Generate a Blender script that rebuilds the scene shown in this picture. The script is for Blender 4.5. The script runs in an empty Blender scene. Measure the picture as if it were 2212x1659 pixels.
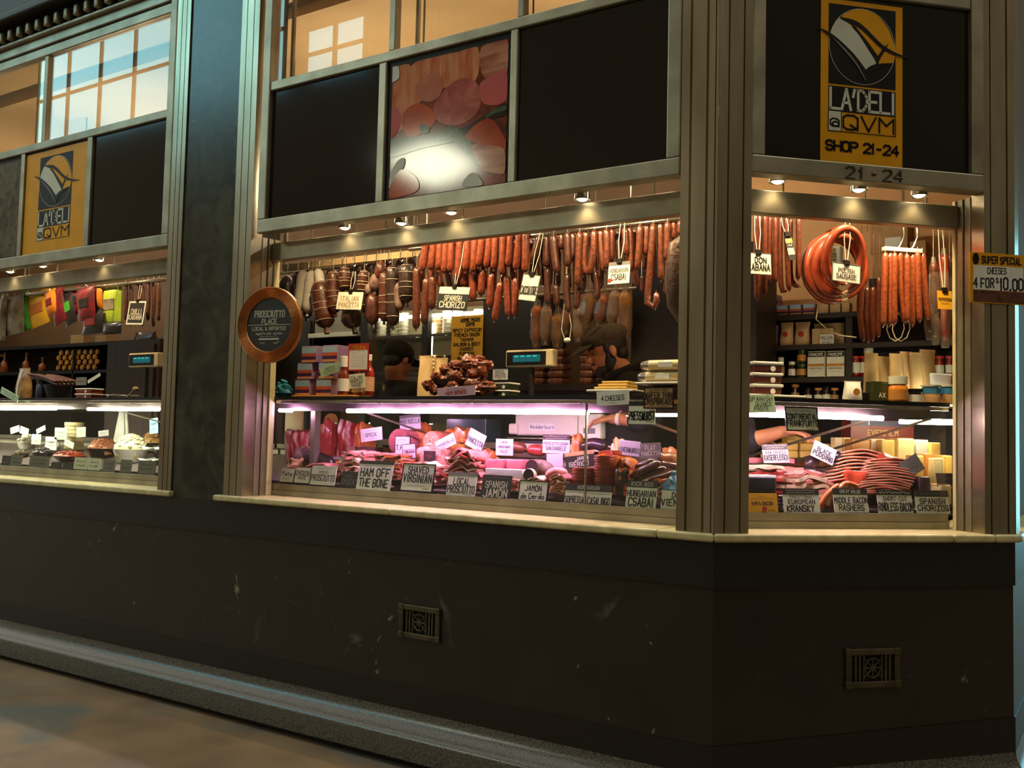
import bpy, bmesh, math, random
from mathutils import Vector, Matrix, noise
random.seed(11)
scene = bpy.context.scene
col = scene.collection
# ---------------------------------------------------------------- camera
W, H, F = 2212, 1659, 2060.87
YAW, PIT, ROL = -0.57742, 0.055124, -0.023499
CAM = Vector((1.22972, -3.2, 1.5))
_fw = Vector((math.sin(YAW)*math.cos(PIT), math.cos(YAW)*math.cos(PIT), math.sin(PIT)))
_rt = Vector((math.cos(YAW), -math.sin(YAW), 0))
_up = _rt.cross(_fw)
RT = _rt*math.cos(ROL) - _up*math.sin(ROL)
UP = _rt*math.sin(ROL) + _up*math.cos(ROL)
cd = bpy.data.cameras.new('camera'); cam = bpy.data.objects.new('camera', cd); col.objects.link(cam)
cd.sensor_width = 36; cd.lens = 36*F/W; cd.clip_start = 0.05; cd.clip_end = 200
M = Matrix((RT, UP, -_fw)).transposed().to_4x4(); M.translation = CAM; cam.matrix_world = M
scene.camera = cam
# ---------------------------------------------------------------- world, exposure, hall daylight
scene.view_settings.view_transform = 'Standard'
scene.view_settings.look = 'None'
scene.view_settings.gamma = 1.0
scene.view_settings.use_curve_mapping = False
scene.view_settings.exposure = 0.0
wd = bpy.data.worlds.new('hall_air'); scene.world = wd; wd.use_nodes = True
wd.node_tree.nodes['Background'].inputs[0].default_value = (0.96, 0.93, 0.78, 1)
wd.node_tree.nodes['Background'].inputs[1].default_value = 1.36
scene.cycles.max_bounces = 8
scene.cycles.transparent_max_bounces = 24
scene.cycles.caustics_reflective = False
scene.cycles.caustics_refractive = False
scene.cycles.sample_clamp_indirect = 4.0
def lamp(kind, name, loc, energy, color, size=0.1, size_y=None, rot=(0,0,0), spot=None, parent=None, blend=.5):
    l = bpy.data.lights.new(name, kind); l.energy = energy; l.color = color
    if kind == 'AREA':
        l.size = size
        if size_y: l.shape = 'RECTANGLE'; l.size_y = size_y
    else: l.shadow_soft_size = size
    if spot: l.spot_size = spot; l.spot_blend = blend
    o = bpy.data.objects.new(name, l); col.objects.link(o); o.location = loc; o.rotation_euler = rot
    if parent: o.parent = parent
    return o
WARM = (1.0, 0.72, 0.38)
# ---------------------------------------------------------------- pixel -> place helpers
S = math.sqrt(.5)
def ray(px, py): return RT*((px-W/2)/F) - UP*((py-H/2)/F) + _fw
def onA(px, py, d=0.0):
    r = ray(px, py); return CAM + r*((d-CAM.y)/r.y)
NB = Vector((S, -S, 0))
def onB(px, py, d=0.0):
    r = ray(px, py); return CAM + r*((-d - CAM.dot(NB))/r.dot(NB))
def locB(P): return Vector(((P.x+P.y)*S, (P.y-P.x)*S, P.z))
def toB(u, v, z): return Vector((u*S - v*S, u*S + v*S, z))
def rect(x0, y0, x1, y1, face='A', d=0.0):
    """pixel box -> (centre in world, width, height) on the upright plane at depth d behind face A or B"""
    cx, cy = (x0+x1)/2, (y0+y1)/2
    g = onA if face == 'A' else onB
    P = g(cx, cy, d)
    w = (g(x1, cy, d)-g(x0, cy, d)).length
    h = g(cx, y0, d).z - g(cx, y1, d).z
    return P, w, h
ROT = {'A': 0.0, 'B': math.pi/4, 'C': math.pi/2}
def srgb(r, g, b):
    def c(x):
        x /= 255.; return x/12.92 if x <= .04045 else ((x+.055)/1.055)**2.4
    return (c(r), c(g), c(b))
# ---------------------------------------------------------------- mesh builder
class MB:
    def __init__(s): s.v = []; s.f = []; s.m = []
    def add(s, vs, fs, m=0):
        o = len(s.v); s.v += [tuple(p) for p in vs]
        for f in fs: s.f.append(tuple(i+o for i in f)); s.m.append(m)
        return s
    def box(s, x0, x1, y0, y1, z0, z1, m=0):
        return s.add([(x0,y0,z0),(x1,y0,z0),(x1,y1,z0),(x0,y1,z0),(x0,y0,z1),(x1,y0,z1),(x1,y1,z1),(x0,y1,z1)],
              [(0,3,2,1),(4,5,6,7),(0,1,5,4),(1,2,6,5),(2,3,7,6),(3,0,4,7)], m)
    def rbox(s, x0, x1, y0, y1, z0, z1, r=.004, m=0, seg=2):
        bm = bmesh.new(); bmesh.ops.create_cube(bm, size=1)
        for v in bm.verts:
            v.co = Vector(((x0+x1)/2+v.co.x*(x1-x0), (y0+y1)/2+v.co.y*(y1-y0), (z0+z1)/2+v.co.z*(z1-z0)))
        r = min(r, .49*min(x1-x0, y1-y0, z1-z0))
        bmesh.ops.bevel(bm, geom=bm.edges[:], offset=r, segments=seg, profile=.5, affect='EDGES')
        return s.bm(bm, m)
    def bm(s, bm, m=0):
        bm.verts.index_update(); s.add([v.co for v in bm.verts], [[v.index for v in f.verts] for f in bm.faces], m); bm.free(); return s
    def plan(s, poly, z0, z1, m=0, zf=None):
        """vertical prism over a plan polygon; zf(x,y)->extra height"""
        n = len(poly); z = zf or (lambda x, y: 0)
        vs = [(x, y, z0+z(x, y)) for x, y in poly] + [(x, y, z1+z(x, y)) for x, y in poly]
        return s.add(vs, [tuple(range(n))[::-1], tuple(range(n, 2*n))] + [(i, (i+1) % n, n+(i+1) % n, n+i) for i in range(n)], m)
    def upright(s, poly, y0, y1, m=0):
        """prism of an (x,z) outline between depths y0 (front) and y1"""
        n = len(poly)
        vs = [(x, y0, z) for x, z in poly] + [(x, y1, z) for x, z in poly]
        return s.add(vs, [tuple(range(n)), tuple(range(n, 2*n))[::-1]] + [(i, n+i, n+(i+1) % n, (i+1) % n) for i in range(n)], m)
    def face(s, pts, m=0): return s.add(pts, [tuple(range(len(pts)))], m)
    def tube(s, path, r, n=8, m=0, caps=True, flat=1.0):
        P = [Vector(p) for p in path]; k = len(P)
        R = r if isinstance(r, (list, tuple)) else [r]*k
        vs = []; prev = None
        for i in range(k):
            t = (P[min(i+1, k-1)]-P[max(i-1, 0)])
            if t.length < 1e-9: t = Vector((0, 0, 1))
            t.normalize()
            a = prev if prev is not None else (Vector((1, 0, 0)) if abs(t.x) < .8 else Vector((0, 1, 0)))
            a = (a - t*a.dot(t))
            if a.length < 1e-6: a = t.orthogonal()
            a.normalize(); prev = a; b = t.cross(a)
            for j in range(n):
                q = 2*math.pi*j/n
                vs.append(P[i]+a*(R[i]*math.cos(q))+b*(R[i]*flat*math.sin(q)))
        fs = [(i*n+j, i*n+(j+1) % n, (i+1)*n+(j+1) % n, (i+1)*n+j) for i in range(k-1) for j in range(n)]
        if caps: fs += [tuple(range(n))[::-1], tuple(range((k-1)*n, k*n))]
        return s.add(vs, fs, m)
    def lathe(s, prof, n=16, c=(0, 0, 0), m=0, sx=1., sy=1.):
        k = len(prof)
        vs = [(c[0]+r*sx*math.cos(2*math.pi*j/n), c[1]+r*sy*math.sin(2*math.pi*j/n), c[2]+z) for r, z in prof for j in range(n)]
        fs = [(i*n+j, i*n+(j+1) % n, (i+1)*n+(j+1) % n, (i+1)*n+j) for i in range(k-1) for j in range(n)]
        if prof[0][0] > 1e-6: fs.append(tuple(range(n))[::-1])
        if prof[-1][0] > 1e-6: fs.append(tuple(range((k-1)*n, k*n)))
        return s.add(vs, fs, m)
    def ell(s, c, rx, ry, rz, n=14, k=9, m=0, amp=0., fr=8., seed=0., rot=None):
        c = Vector(c); vs = []; R = rot or Matrix.Identity(3)
        for i in range(k+1):
            a = math.pi*i/k
            for j in range(n):
                b = 2*math.pi*j/n
                d = Vector((math.sin(a)*math.cos(b), math.sin(a)*math.sin(b), math.cos(a)))
                q = 1 + amp*noise.noise(d*fr*.3+Vector((seed, seed*1.7, -seed)))
                vs.append(c + R @ Vector((d.x*rx*q, d.y*ry*q, d.z*rz*q)))
        fs = [(i*n+j, (i+1)*n+j, (i+1)*n+(j+1) % n, i*n+(j+1) % n) for i in range(k) for j in range(n)]
        return s.add(vs, fs, m)
    def move(s, dx=0, dy=0, dz=0, rz=0, rx=0, ry=0, i0=0):
        Mx = Matrix.Translation((dx, dy, dz)) @ Matrix.Rotation(rz, 4, 'Z') @ Matrix.Rotation(ry, 4, 'Y') @ Matrix.Rotation(rx, 4, 'X')
        for i in range(i0, len(s.v)): s.v[i] = tuple(Mx @ Vector(s.v[i]))
        return s
    def mesh(s, name, mats, smooth=False, weld=False):
        me = bpy.data.meshes.new(name); me.from_pydata(s.v, [], s.f)
        mats = mats if isinstance(mats, (list, tuple)) else [mats]
        for x in mats: me.materials.append(x)
        if len(mats) > 1: me.polygons.foreach_set('material_index', s.m)
        if smooth:
            me.polygons.foreach_set('use_smooth', [True]*len(me.polygons))
        if weld:
            b = bmesh.new(); b.from_mesh(me); bmesh.ops.remove_doubles(b, verts=b.verts, dist=1e-5); bmesh.ops.recalc_face_normals(b, faces=b.faces); b.to_mesh(me); b.free()
        me.update()
        if smooth and hasattr(me, 'set_sharp_from_angle'): me.set_sharp_from_angle(angle=math.radians(50))
        return me
def put(name, data, parent=None, loc=(0,0,0), rz=0.0, rot=None):
    o = bpy.data.objects.new(name, data); col.objects.link(o)
    o.location = loc; o.rotation_euler = rot if rot else (0, 0, rz)
    if parent: o.parent = parent
    return o
def tag(o, label, cat, group=None):
    o['label'] = label; o['category'] = cat
    if group: o['group'] = group
    return o
def thing(name, label, cat, loc=(0,0,0), rz=0.0, group=None, rot=None):
    o = put(name, None, None, loc, rz, rot); o.empty_display_size = .05
    return tag(o, label, cat, group)
def part(name, mb, mats, parent, smooth=False, label=None, loc=(0,0,0), rz=0.0, rot=None, weld=False):
    o = put(name, mb if isinstance(mb, bpy.types.Mesh) else mb.mesh(name, mats, smooth, weld), parent, loc, rz, rot)
    if label: o['label'] = label
    return o
def solo(name, mb, mats, label, cat, group=None, loc=(0,0,0), rz=0.0, smooth=False, rot=None):
    return tag(put(name, mb if isinstance(mb, bpy.types.Mesh) else mb.mesh(name, mats, smooth), None, loc, rz, rot), label, cat, group)
def struct(name, mb=None, mats=None, parent=None, loc=(0,0,0), rz=0.0, smooth=False, label=None):
    o = put(name, mb.mesh(name, mats, smooth) if mb else None, parent, loc, rz)
    if not parent: o['kind'] = 'structure'
    if label: o['label'] = label
    return o
def copy_tree(o, parent=None):
    c = o.copy(); col.objects.link(c); c.parent = parent
    for ch in o.children: copy_tree(ch, c)
    return c
ORD = 'first second third fourth fifth sixth seventh eighth ninth tenth eleventh twelfth thirteenth fourteenth fifteenth sixteenth seventeenth eighteenth nineteenth twentieth twenty-first twenty-second twenty-third twenty-fourth twenty-fifth twenty-sixth twenty-seventh twenty-eighth'.split()
def ordn(i, n, a='left', b='right'):
    if i == 0: return 'leftmost' if a == 'left' else 'topmost'
    if i == n-1: return 'rightmost' if a == 'left' else 'lowest'
    return ORD[i]
# ---------------------------------------------------------------- materials
MATS = {}
def mat(name, c, rough=.5, metal=0., c2=None, scale=8., amt=1.0, bump=0., bscale=None, detail=4., emit=None, est=0., stretch=None, spec=.5, coat=0., alpha=None, ramp=(.35, .65), tex='NOISE', trans=0., dist=0.):
    if name in MATS: return MATS[name]
    m = bpy.data.materials.new(name); m.use_nodes = True; nt = m.node_tree; N = nt.nodes; L = nt.links
    b = N['Principled BSDF']; b.inputs['Roughness'].default_value = rough; b.inputs['Metallic'].default_value = metal
    b.inputs['Specular IOR Level'].default_value = spec
    if coat: b.inputs['Coat Weight'].default_value = coat; b.inputs['Coat Roughness'].default_value = .12
    if trans: b.inputs['Transmission Weight'].default_value = trans
    tc = N.new('ShaderNodeTexCoord'); mp = N.new('ShaderNodeMapping'); L.new(tc.outputs['Object'], mp.inputs[0])
    if stretch: mp.inputs['Scale'].default_value = stretch
    def tx(sc, kind):
        if kind == 'WAVE':
            t = N.new('ShaderNodeTexWave'); t.inputs['Distortion'].default_value = dist or 2.; t.inputs['Detail'].default_value = detail
        elif kind == 'VORONOI': t = N.new('ShaderNodeTexVoronoi')
        else:
            t = N.new('ShaderNodeTexNoise'); t.inputs['Detail'].default_value = detail; t.inputs['Distortion'].default_value = dist
        t.inputs['Scale'].default_value = sc; L.new(mp.outputs[0], t.inputs['Vector']); return t
    c2 = c2 or tuple(x*.86 for x in c)
    t = tx(scale, tex); r = N.new('ShaderNodeValToRGB'); r.color_ramp.elements[0].position = ramp[0]; r.color_ramp.elements[1].position = ramp[1]
    r.color_ramp.elements[0].color = (*c2, 1); r.color_ramp.elements[1].color = (*c, 1)
    L.new(t.outputs['Distance' if tex == 'VORONOI' else 'Color'], r.inputs[0])
    L.new(r.outputs[0], b.inputs['Base Color'])
    if bump:
        t2 = tx(bscale or scale*3, 'NOISE'); bp = N.new('ShaderNodeBump'); bp.inputs['Strength'].default_value = bump; bp.inputs['Distance'].default_value = .004
        L.new(t2.outputs[0], bp.inputs['Height']); L.new(bp.outputs[0], b.inputs['Normal'])
    if emit:
        b.inputs['Emission Color'].default_value = (*emit, 1); b.inputs['Emission Strength'].default_value = est
    if alpha is not None: b.inputs['Alpha'].default_value = alpha
    MATS[name] = m; return m
def glassmat(name, tint=(1, 1, 1), refl=1.0, rough=0.0, haze=0.0, hazecol=(.8, .8, .8)):
    """thin pane: clear transmission with Fresnel reflection, plus a little surface haze"""
    if name in MATS: return MATS[name]
    m = bpy.data.materials.new(name); m.use_nodes = True; nt = m.node_tree; N = nt.nodes; L = nt.links
    N.remove(N['Principled BSDF']); out = N['Material Output']
    tr = N.new('ShaderNodeBsdfTransparent'); tr.inputs[0].default_value = (*tint, 1)
    gl = N.new('ShaderNodeBsdfGlossy'); gl.inputs['Roughness'].default_value = rough
    fr = N.new('ShaderNodeFresnel'); fr.inputs[0].default_value = 1.5
    ge = N.new('ShaderNodeNewGeometry'); io = N.new('ShaderNodeMath'); io.operation = 'MULTIPLY_ADD'; io.inputs[1].default_value = 1/1.5-1.5; io.inputs[2].default_value = 1.5
    L.new(ge.outputs['Backfacing'], io.inputs[0]); L.new(io.outputs[0], fr.inputs[0])   # same Fresnel on both faces of the thin pane
    ml = N.new('ShaderNodeMath'); ml.operation = 'MULTIPLY'; ml.use_clamp = True; ml.inputs[1].default_value = refl; L.new(fr.outputs[0], ml.inputs[0])
    mx = N.new('ShaderNodeMixShader'); L.new(ml.outputs[0], mx.inputs[0]); L.new(tr.outputs[0], mx.inputs[1]); L.new(gl.outputs[0], mx.inputs[2])
    last = mx
    if haze:
        df = N.new('ShaderNodeBsdfDiffuse'); df.inputs[0].default_value = (*hazecol, 1)
        tc = N.new('ShaderNodeTexCoord'); no = N.new('ShaderNodeTexNoise'); no.inputs['Scale'].default_value = 9.; L.new(tc.outputs['Object'], no.inputs[0])
        mm = N.new('ShaderNodeMath'); mm.operation = 'MULTIPLY'; mm.inputs[1].default_value = haze*2; L.new(no.outputs[0], mm.inputs[0])
        m2 = N.new('ShaderNodeMixShader'); L.new(mm.outputs[0], m2.inputs[0]); L.new(mx.outputs[0], m2.inputs[1]); L.new(df.outputs[0], m2.inputs[2]); last = m2
    L.new(last.outputs[0], out.inputs[0]); MATS[name] = m; return m
def glow(name, c, st):
    if name in MATS: return MATS[name]
    m = bpy.data.materials.new(name); m.use_nodes = True; N = m.node_tree.nodes
    b = N['Principled BSDF']; b.inputs['Base Color'].default_value = (.8, .8, .8, 1)
    b.inputs['Emission Color'].default_value = (*c, 1); b.inputs['Emission Strength'].default_value = st
    MATS[name] = m; return m
STEEL = mat('aged_steel', srgb(196, 186, 162), .27, .92, srgb(150, 140, 116), 9, stretch=(1, 1, .22), bump=.05, bscale=60, ramp=(.3, .7))
STEEL2 = mat('dull_aluminium', srgb(182, 175, 154), .42, .75, srgb(136, 129, 108), 7, bump=.06, bscale=40, ramp=(.3, .7))
CHROME = mat('bright_steel', srgb(214, 208, 196), .2, 1., srgb(180, 172, 158), 6)
GRANITE = mat('brown_granite', srgb(46, 35, 28), .32, 0, srgb(36, 27, 22), 5, detail=8, bump=.02)
GRANITED = mat('black_granite', srgb(29, 23, 20), .36, 0, srgb(23, 18, 15), 30, detail=6)
MARBLE = mat('green_marble', srgb(70, 72, 58), .20, 0, srgb(28, 29, 25), 5, detail=10, dist=1.6, bump=.02)
SILLM = mat('white_marble', srgb(216, 206, 156), .3, 0, srgb(172, 156, 112), 14, detail=8, dist=.8, ramp=(.25, .6))
KERBM = mat('terrazzo', srgb(104, 100, 90), .24, 0, srgb(50, 48, 44), 190, detail=2, bump=.1, bscale=200, ramp=(.4, .6))
PAVE = mat('pavement', srgb(142, 118, 90), .62, 0, srgb(98, 82, 64), 3.2, detail=10, bump=.25, bscale=160, ramp=(.3, .7))
BLACK = mat('black_panel', srgb(20, 16, 13), .07, 0, srgb(16, 13, 11), 4)
DARK = mat('dark_paint', srgb(30, 24, 20), .5)
GLASSUP = glassmat('window_glass', (.93, .90, .84), 1.25)
GLASSC = glassmat('case_glass', (.95, .96, .93), .8, haze=.008)
YEL = mat('sign_yellow', srgb(234, 166, 26), .35, spec=.2)
PBLACK = mat('print_black', srgb(26, 22, 18), .45, spec=.2)
PWHITE = mat('print_white', srgb(216, 218, 202), .45, spec=.2)
PGREY = mat('print_grey', srgb(120, 118, 112), .5)
CARD = mat('card_cream', srgb(238, 240, 218), .55)
CARDW = mat('card_white', srgb(240, 238, 228), .5)
CARDY = mat('card_yellow', srgb(236, 176, 36), .5)
CARDK = mat('card_black', srgb(34, 30, 26), .5)
CARDG = mat('card_green', srgb(196, 226, 190), .45)
CARDP = mat('card_pink', srgb(226, 178, 196), .5)
KRAFT = mat('kraft_card', srgb(184, 146, 96), .7, 0, srgb(166, 128, 82), 20)
INK = mat('marker_ink', srgb(24, 22, 20), .6)
CHALK = mat('chalk_white', srgb(226, 222, 200), .8)
REDP = mat('print_red', srgb(190, 52, 36), .5)

def stains(m, c, sc=3.2, lo=.66, hi=.74):
    """pale scuffs and splashes with a shape of their own"""
    nt = m.node_tree; N = nt.nodes; L = nt.links; b = N['Principled BSDF']; src = b.inputs['Base Color'].links[0].from_socket
    tc = N.new('ShaderNodeTexCoord'); n1 = N.new('ShaderNodeTexNoise'); n1.inputs['Scale'].default_value = sc; n1.inputs['Detail'].default_value = 9; n1.inputs['Distortion'].default_value = 1.4
    L.new(tc.outputs['Object'], n1.inputs['Vector']); r = N.new('ShaderNodeValToRGB'); r.color_ramp.elements[0].position = lo; r.color_ramp.elements[1].position = hi
    L.new(n1.outputs[0], r.inputs[0]); mx = N.new('ShaderNodeMixRGB'); mx.inputs[2].default_value = (*c, 1); L.new(r.outputs[0], mx.inputs[0]); L.new(src, mx.inputs[1]); L.new(mx.outputs[0], b.inputs['Base Color'])
stains(GRANITE, srgb(104, 96, 84), 3.4, .67, .80)
stains(GRANITE, srgb(150, 142, 126), 8.0, .685, .745)
stains(MARBLE, srgb(140, 138, 122), 5.0, .70, .80)
stains(PAVE, srgb(96, 98, 92), .8, .5, .62)
# ================================================================ STRUCTURE
T8 = math.tan(math.pi/8); TB = 1.2
EC = Vector((TB*S, TB*S, 0))
FLOC = {'A': (0,0,0), 'B': (0,0,0), 'C': tuple(EC)}
def strip(face, o, i, x0=None, x1=None):
    a = [(-10 if face == 'A' else -T8*o), (-10 if face == 'A' else T8*i)] if x0 is None else [x0, x0]
    e = {'A': 0, 'B': TB, 'C': 7}[face]
    b = ([e, e] if face == 'C' else [e+T8*o, e-T8*i]) if x1 is None else [x1, x1]
    return [(a[0], -o), (b[0], -o), (b[1], i), (a[1], i)]
SIDE = {'A': 'left', 'B': 'right', 'C': 'aisle'}
def zbase(face):
    if face == 'A': return lambda x, y: .030*(x/4.5) if x > -4.5 else -.030
    if face == 'B': return lambda x, y: .058*min(max(x/1.2, 0), 1)
    return lambda x, y: .058
for fc in 'ABC':
    rz = ROT[fc]; lc = FLOC[fc]
    struct('wall_'+SIDE[fc], MB().plan(strip(fc, 0, .12), .2, 1.15), GRANITE, loc=lc, rz=rz)
    struct('trim_1' if fc == 'A' else 'trim_2' if fc == 'B' else 'trim_3', MB().plan(strip(fc, .008, -.001), .99, 1.149), GRANITED, loc=lc, rz=rz)
    zf = zbase(fc)
    mb = MB(); n = len(mb.v)
    p = strip(fc, .006, -.001)
    mb.plan(p, .26, .26)
    mb = MB(); vs = [(x, y, .26+zf(x, y)*0) for x, y in p] + [(x, y, .448+zf(x, y)) for x, y in p]
    mb.add(vs, [(3,2,1,0), (4,5,6,7), (0,1,5,4), (1,2,6,5), (2,3,7,6), (3,0,4,7)])
    struct('baseboard_'+SIDE[fc], mb, GRANITED, loc=lc, rz=rz)
    # coved kerb: profile (offset out, z)
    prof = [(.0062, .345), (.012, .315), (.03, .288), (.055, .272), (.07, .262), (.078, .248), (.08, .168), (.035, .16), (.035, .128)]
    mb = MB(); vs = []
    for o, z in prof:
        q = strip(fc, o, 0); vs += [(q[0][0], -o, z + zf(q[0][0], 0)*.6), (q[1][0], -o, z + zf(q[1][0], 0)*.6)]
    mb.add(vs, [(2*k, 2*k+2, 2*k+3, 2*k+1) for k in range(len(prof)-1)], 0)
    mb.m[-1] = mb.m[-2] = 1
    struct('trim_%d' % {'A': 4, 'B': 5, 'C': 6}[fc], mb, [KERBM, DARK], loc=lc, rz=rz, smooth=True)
struct('floor', MB().box(-30, 14, -14, 14, .03, .13), PAVE)
struct('floor_inner', MB().plan([(-10, .12), (-.05, .12), (.80, .95), (.80, 2.6), (-10, 2.6)], .13, .36), mat('shop_floor', srgb(90, 70, 52), .5))
# sills of marble slabs
def sill(name, face, cuts, o=.032, i=.30, first=None, last=None):
    root = struct(name, loc=FLOC[face], rz=ROT[face], label='pale marble window sill with rounded nosing')
    e = [first] + cuts + [last]
    for a, b in zip(e[:-1], e[1:]):
        p = strip(face, o, i, None if a is None else a+.0012, None if b is None else b-.0012)
        ob = part('marble_slab', MB().plan(p, 1.15, 1.18), SILLM, root)
        bv = ob.modifiers.new('round', 'BEVEL'); bv.width = .009; bv.segments = 3; bv.limit_method = 'ANGLE'
XA = lambda px, py: onA(px, py).x
TBp = lambda px, py: locB(onB(px, py)).x
sill('trim_7', 'A', [-1.45, XA(1425, 1160)], first=-2.585)
sill('trim_8', 'A', [-6.2, -4.9], first=None, last=XA(376, 1076))
sill('trim_9', 'B', [TBp(2050, 1170), TBp(2140, 1170)])
sill('trim_10', 'C', [1.4, 3.0])
# posts with flutes
def post(name, face, u0, u1, grooves, z0=1.18, z1=4.6, o=.012, i=.06, m=None, mit0=False, mit1=False, dg=.011):
    pts = [((u0 - T8*o) if mit0 else u0, -o)]
    for a, b in grooves: pts += [(a, -o), (a, -o+dg), (b, -o+dg), (b, -o)]
    pts += [((u1 + T8*o) if mit1 else u1, -o), (u1 - (T8*i if mit1 else 0), i), (u0 + (T8*i if mit0 else 0), i)]
    return struct(name, MB().plan(pts, z0, z1), m or STEEL, loc=FLOC[face], rz=ROT[face])
post('trim_11', 'A', -.138, -.0005, [(-.106, -.097), (-.043, -.033), (-.010, -.0055)], mit1=True)
post('trim_12', 'B', .0005, .124, [(.030, .036), (.088, .094)], mit0=True)
xl0, xl1 = -3.04, -2.932
post('trim_13', 'A', xl0, xl1, [(-3.004, -2.999), (-2.966, -2.961)])
post('trim_14', 'A', -2.53, -2.40, [(-2.492, -2.487), (-2.442, -2.437)])
post('trim_15', 'B', 1.072, TB-.0005, [(1.098, 1.103), (1.168, 1.176)], mit1=True)
post('trim_16', 'C', .0005, .13, [(.03, .038), (.08, .088)], mit0=True)
# marble pilaster between the two shopfronts
struct('trim_17', MB().box(-2.929, -2.533, -.004, .30, 1.1495, 4.6), MARBLE)
# reveals (stepped jambs) of the openings
def jamb(name, face, u, s, z0=1.181, z1=2.464, end=.168, white=True):
    root = struct(name, loc=FLOC[face], rz=ROT[face], label='stepped metal jamb of the serving opening')
    st = [(.060, .094, 0.0), (.097, .128, .006), (.131, end, .012)]
    for k, (y0, y1, dx) in enumerate(st):
        a, b = u - s*.03, u + s*(.004+dx)
        part('jamb_strip', MB().rbox(min(a, b), max(a, b), y0, y1, z0, z1, .002), [STEEL2, STEEL2, mat('cream_paint', srgb(214, 204, 160), .5, 0, srgb(150, 136, 100), 12, ramp=(.2, .45))][k], root)
    a, b = u-s*.03, u
    part('jamb_back', MB().box(min(a, b), max(a, b), .06, end, z0, z1), DARK, root)
jamb('trim_18', 'A', -2.40, 1)
jamb('trim_19', 'A', -.138, -1)
jamb('trim_20', 'B', .124, 1, end=.15)
jamb('trim_21', 'B', 1.072, -1, end=.15)
jamb('trim_22', 'A', xl0, -1)
# lintels: the beam over each opening, set back behind the upper frame
def lintel(name, face, u0, u1):
    struct(name, MB().rbox(u0, u1, .115, .158, 2.352, 2.442, .004), STEEL2, loc=FLOC[face], rz=ROT[face])
lintel('trim_23', 'A', -2.388, -.15); lintel('trim_24', 'B', .136, 1.06); lintel('trim_25', 'A', -10, xl0-.012)
# upper windows: frame, mullions, boards, panes
ZF0, ZF1, ZT0, ZT1, ZG = 2.465, 2.531, 3.168, 3.214, 3.745
def frame_bar(root, u0, u1, z0, z1, y0=-.016, y1=.05, nm='frame_rail', m=None):
    return part(nm, MB().rbox(u0, u1, y0, y1, z0, z1, .005), m or STEEL2, root)
def win(name, face, u0, u1, lo, hi, stw=.05, label=''):
    """lo: x pairs of lower mullions, hi: x pairs of upper mullions"""
    root = struct(name, loc=FLOC[face], rz=ROT[face], label=label)
    frame_bar(root, u0, u1, ZF0, ZF1)
    frame_bar(root, u0, u0+stw, ZF1, 4.0, nm='frame_stile'); frame_bar(root, u1-stw, u1, ZF1, 4.0, nm='frame_stile')
    frame_bar(root, u0+stw, u1-stw, ZT0, ZT1, -.010, .04, 'transom_bar')
    frame_bar(root, u0+stw, u1-stw, ZG, ZG+.055, -.010, .04, 'head_rail')
    frame_bar(root, u0+stw, u1-stw, ZG+.06, ZG+.115, -.022, .04, 'head_rail')
    for a, b in lo: frame_bar(root, a, b, ZF1, ZT0, -.008, .03, 'mullion')
    for a, b in hi: frame_bar(root, a, b, ZT1, ZG, -.006, .035, 'mullion')
    e = [u0+stw] + [x for p in hi for x in p] + [u1-stw]
    for a, b in zip(e[::2], e[1::2]):
        part('glass_pane', MB().box(a, b, .012, .016, ZT1, ZG), GLASSUP, root)
    return root
LO1 = [(-1.606, -1.562), (-.896, -.860)]; HI1 = [(-1.556, -1.519), (-.868, -.836)]
w1 = win('window_1', 'A', -2.36, -.14, LO1, HI1, .055, 'upper window of the main shopfront in dull metal frame')
LO2 = [(-4.502, -4.463), (-3.816, -3.770)]
w2 = win('window_2', 'A', -6.6, -3.042, LO2, [(-4.30, -4.262), (-5.4, -5.36)], .055, 'upper window left of the marble pilaster')
w3 = win('window_3', 'B', .124, 1.072, [], [(.62, .65)], .05, 'upper window over the angled corner')
def board(root, u0, u1, m=BLACK, y=.008):
    part('panel', MB().box(u0, u1, y, y+.012, ZF1, ZT0), m, root)
board(w1, -2.305, -1.606); board(w1, -1.562, -.896, PBLACK); board(w1, -.860, -.195)
board(w2, -6.5, -4.502, BLACK); board(w2, -4.463, -3.816, PBLACK); board(w2, -3.770, -3.097)
board(w3, .174, 1.022)
# slot closing strip and the wall above the windows
for nm, fc, a, b in (('wall_upper_left', 'A', -10, -.02), ('wall_upper_right', 'B', 0, TB), ('wall_upper_aisle', 'C', 0, 7)):
    struct(nm, MB().box(a, b, .02, .12, 4.0, 6.5), DARK, loc=FLOC[fc], rz=ROT[fc])
# cornice with dentils over the left shopfront
cor = struct('trim_26', label='moulded cornice with a row of small dentils')
part('moulding', MB().rbox(-7, -2.95, -.05, .02, 3.862, 3.885, .008), STEEL2, cor)
part('moulding', MB().rbox(-7, -2.95, -.13, .02, 3.985, 4.03, .01), DARK, cor)
part('soffit', MB().box(-7, -2.95, -.02, .02, 3.886, 3.984), DARK, cor)
dm = MB().rbox(-.022, .022, -.075, -.021, 3.888, 3.955, .012).mesh('dentil', STEEL2, True)
for k in range(26): put('dentil', dm, cor, (-5.6+.1*k, 0, 0))
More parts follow.
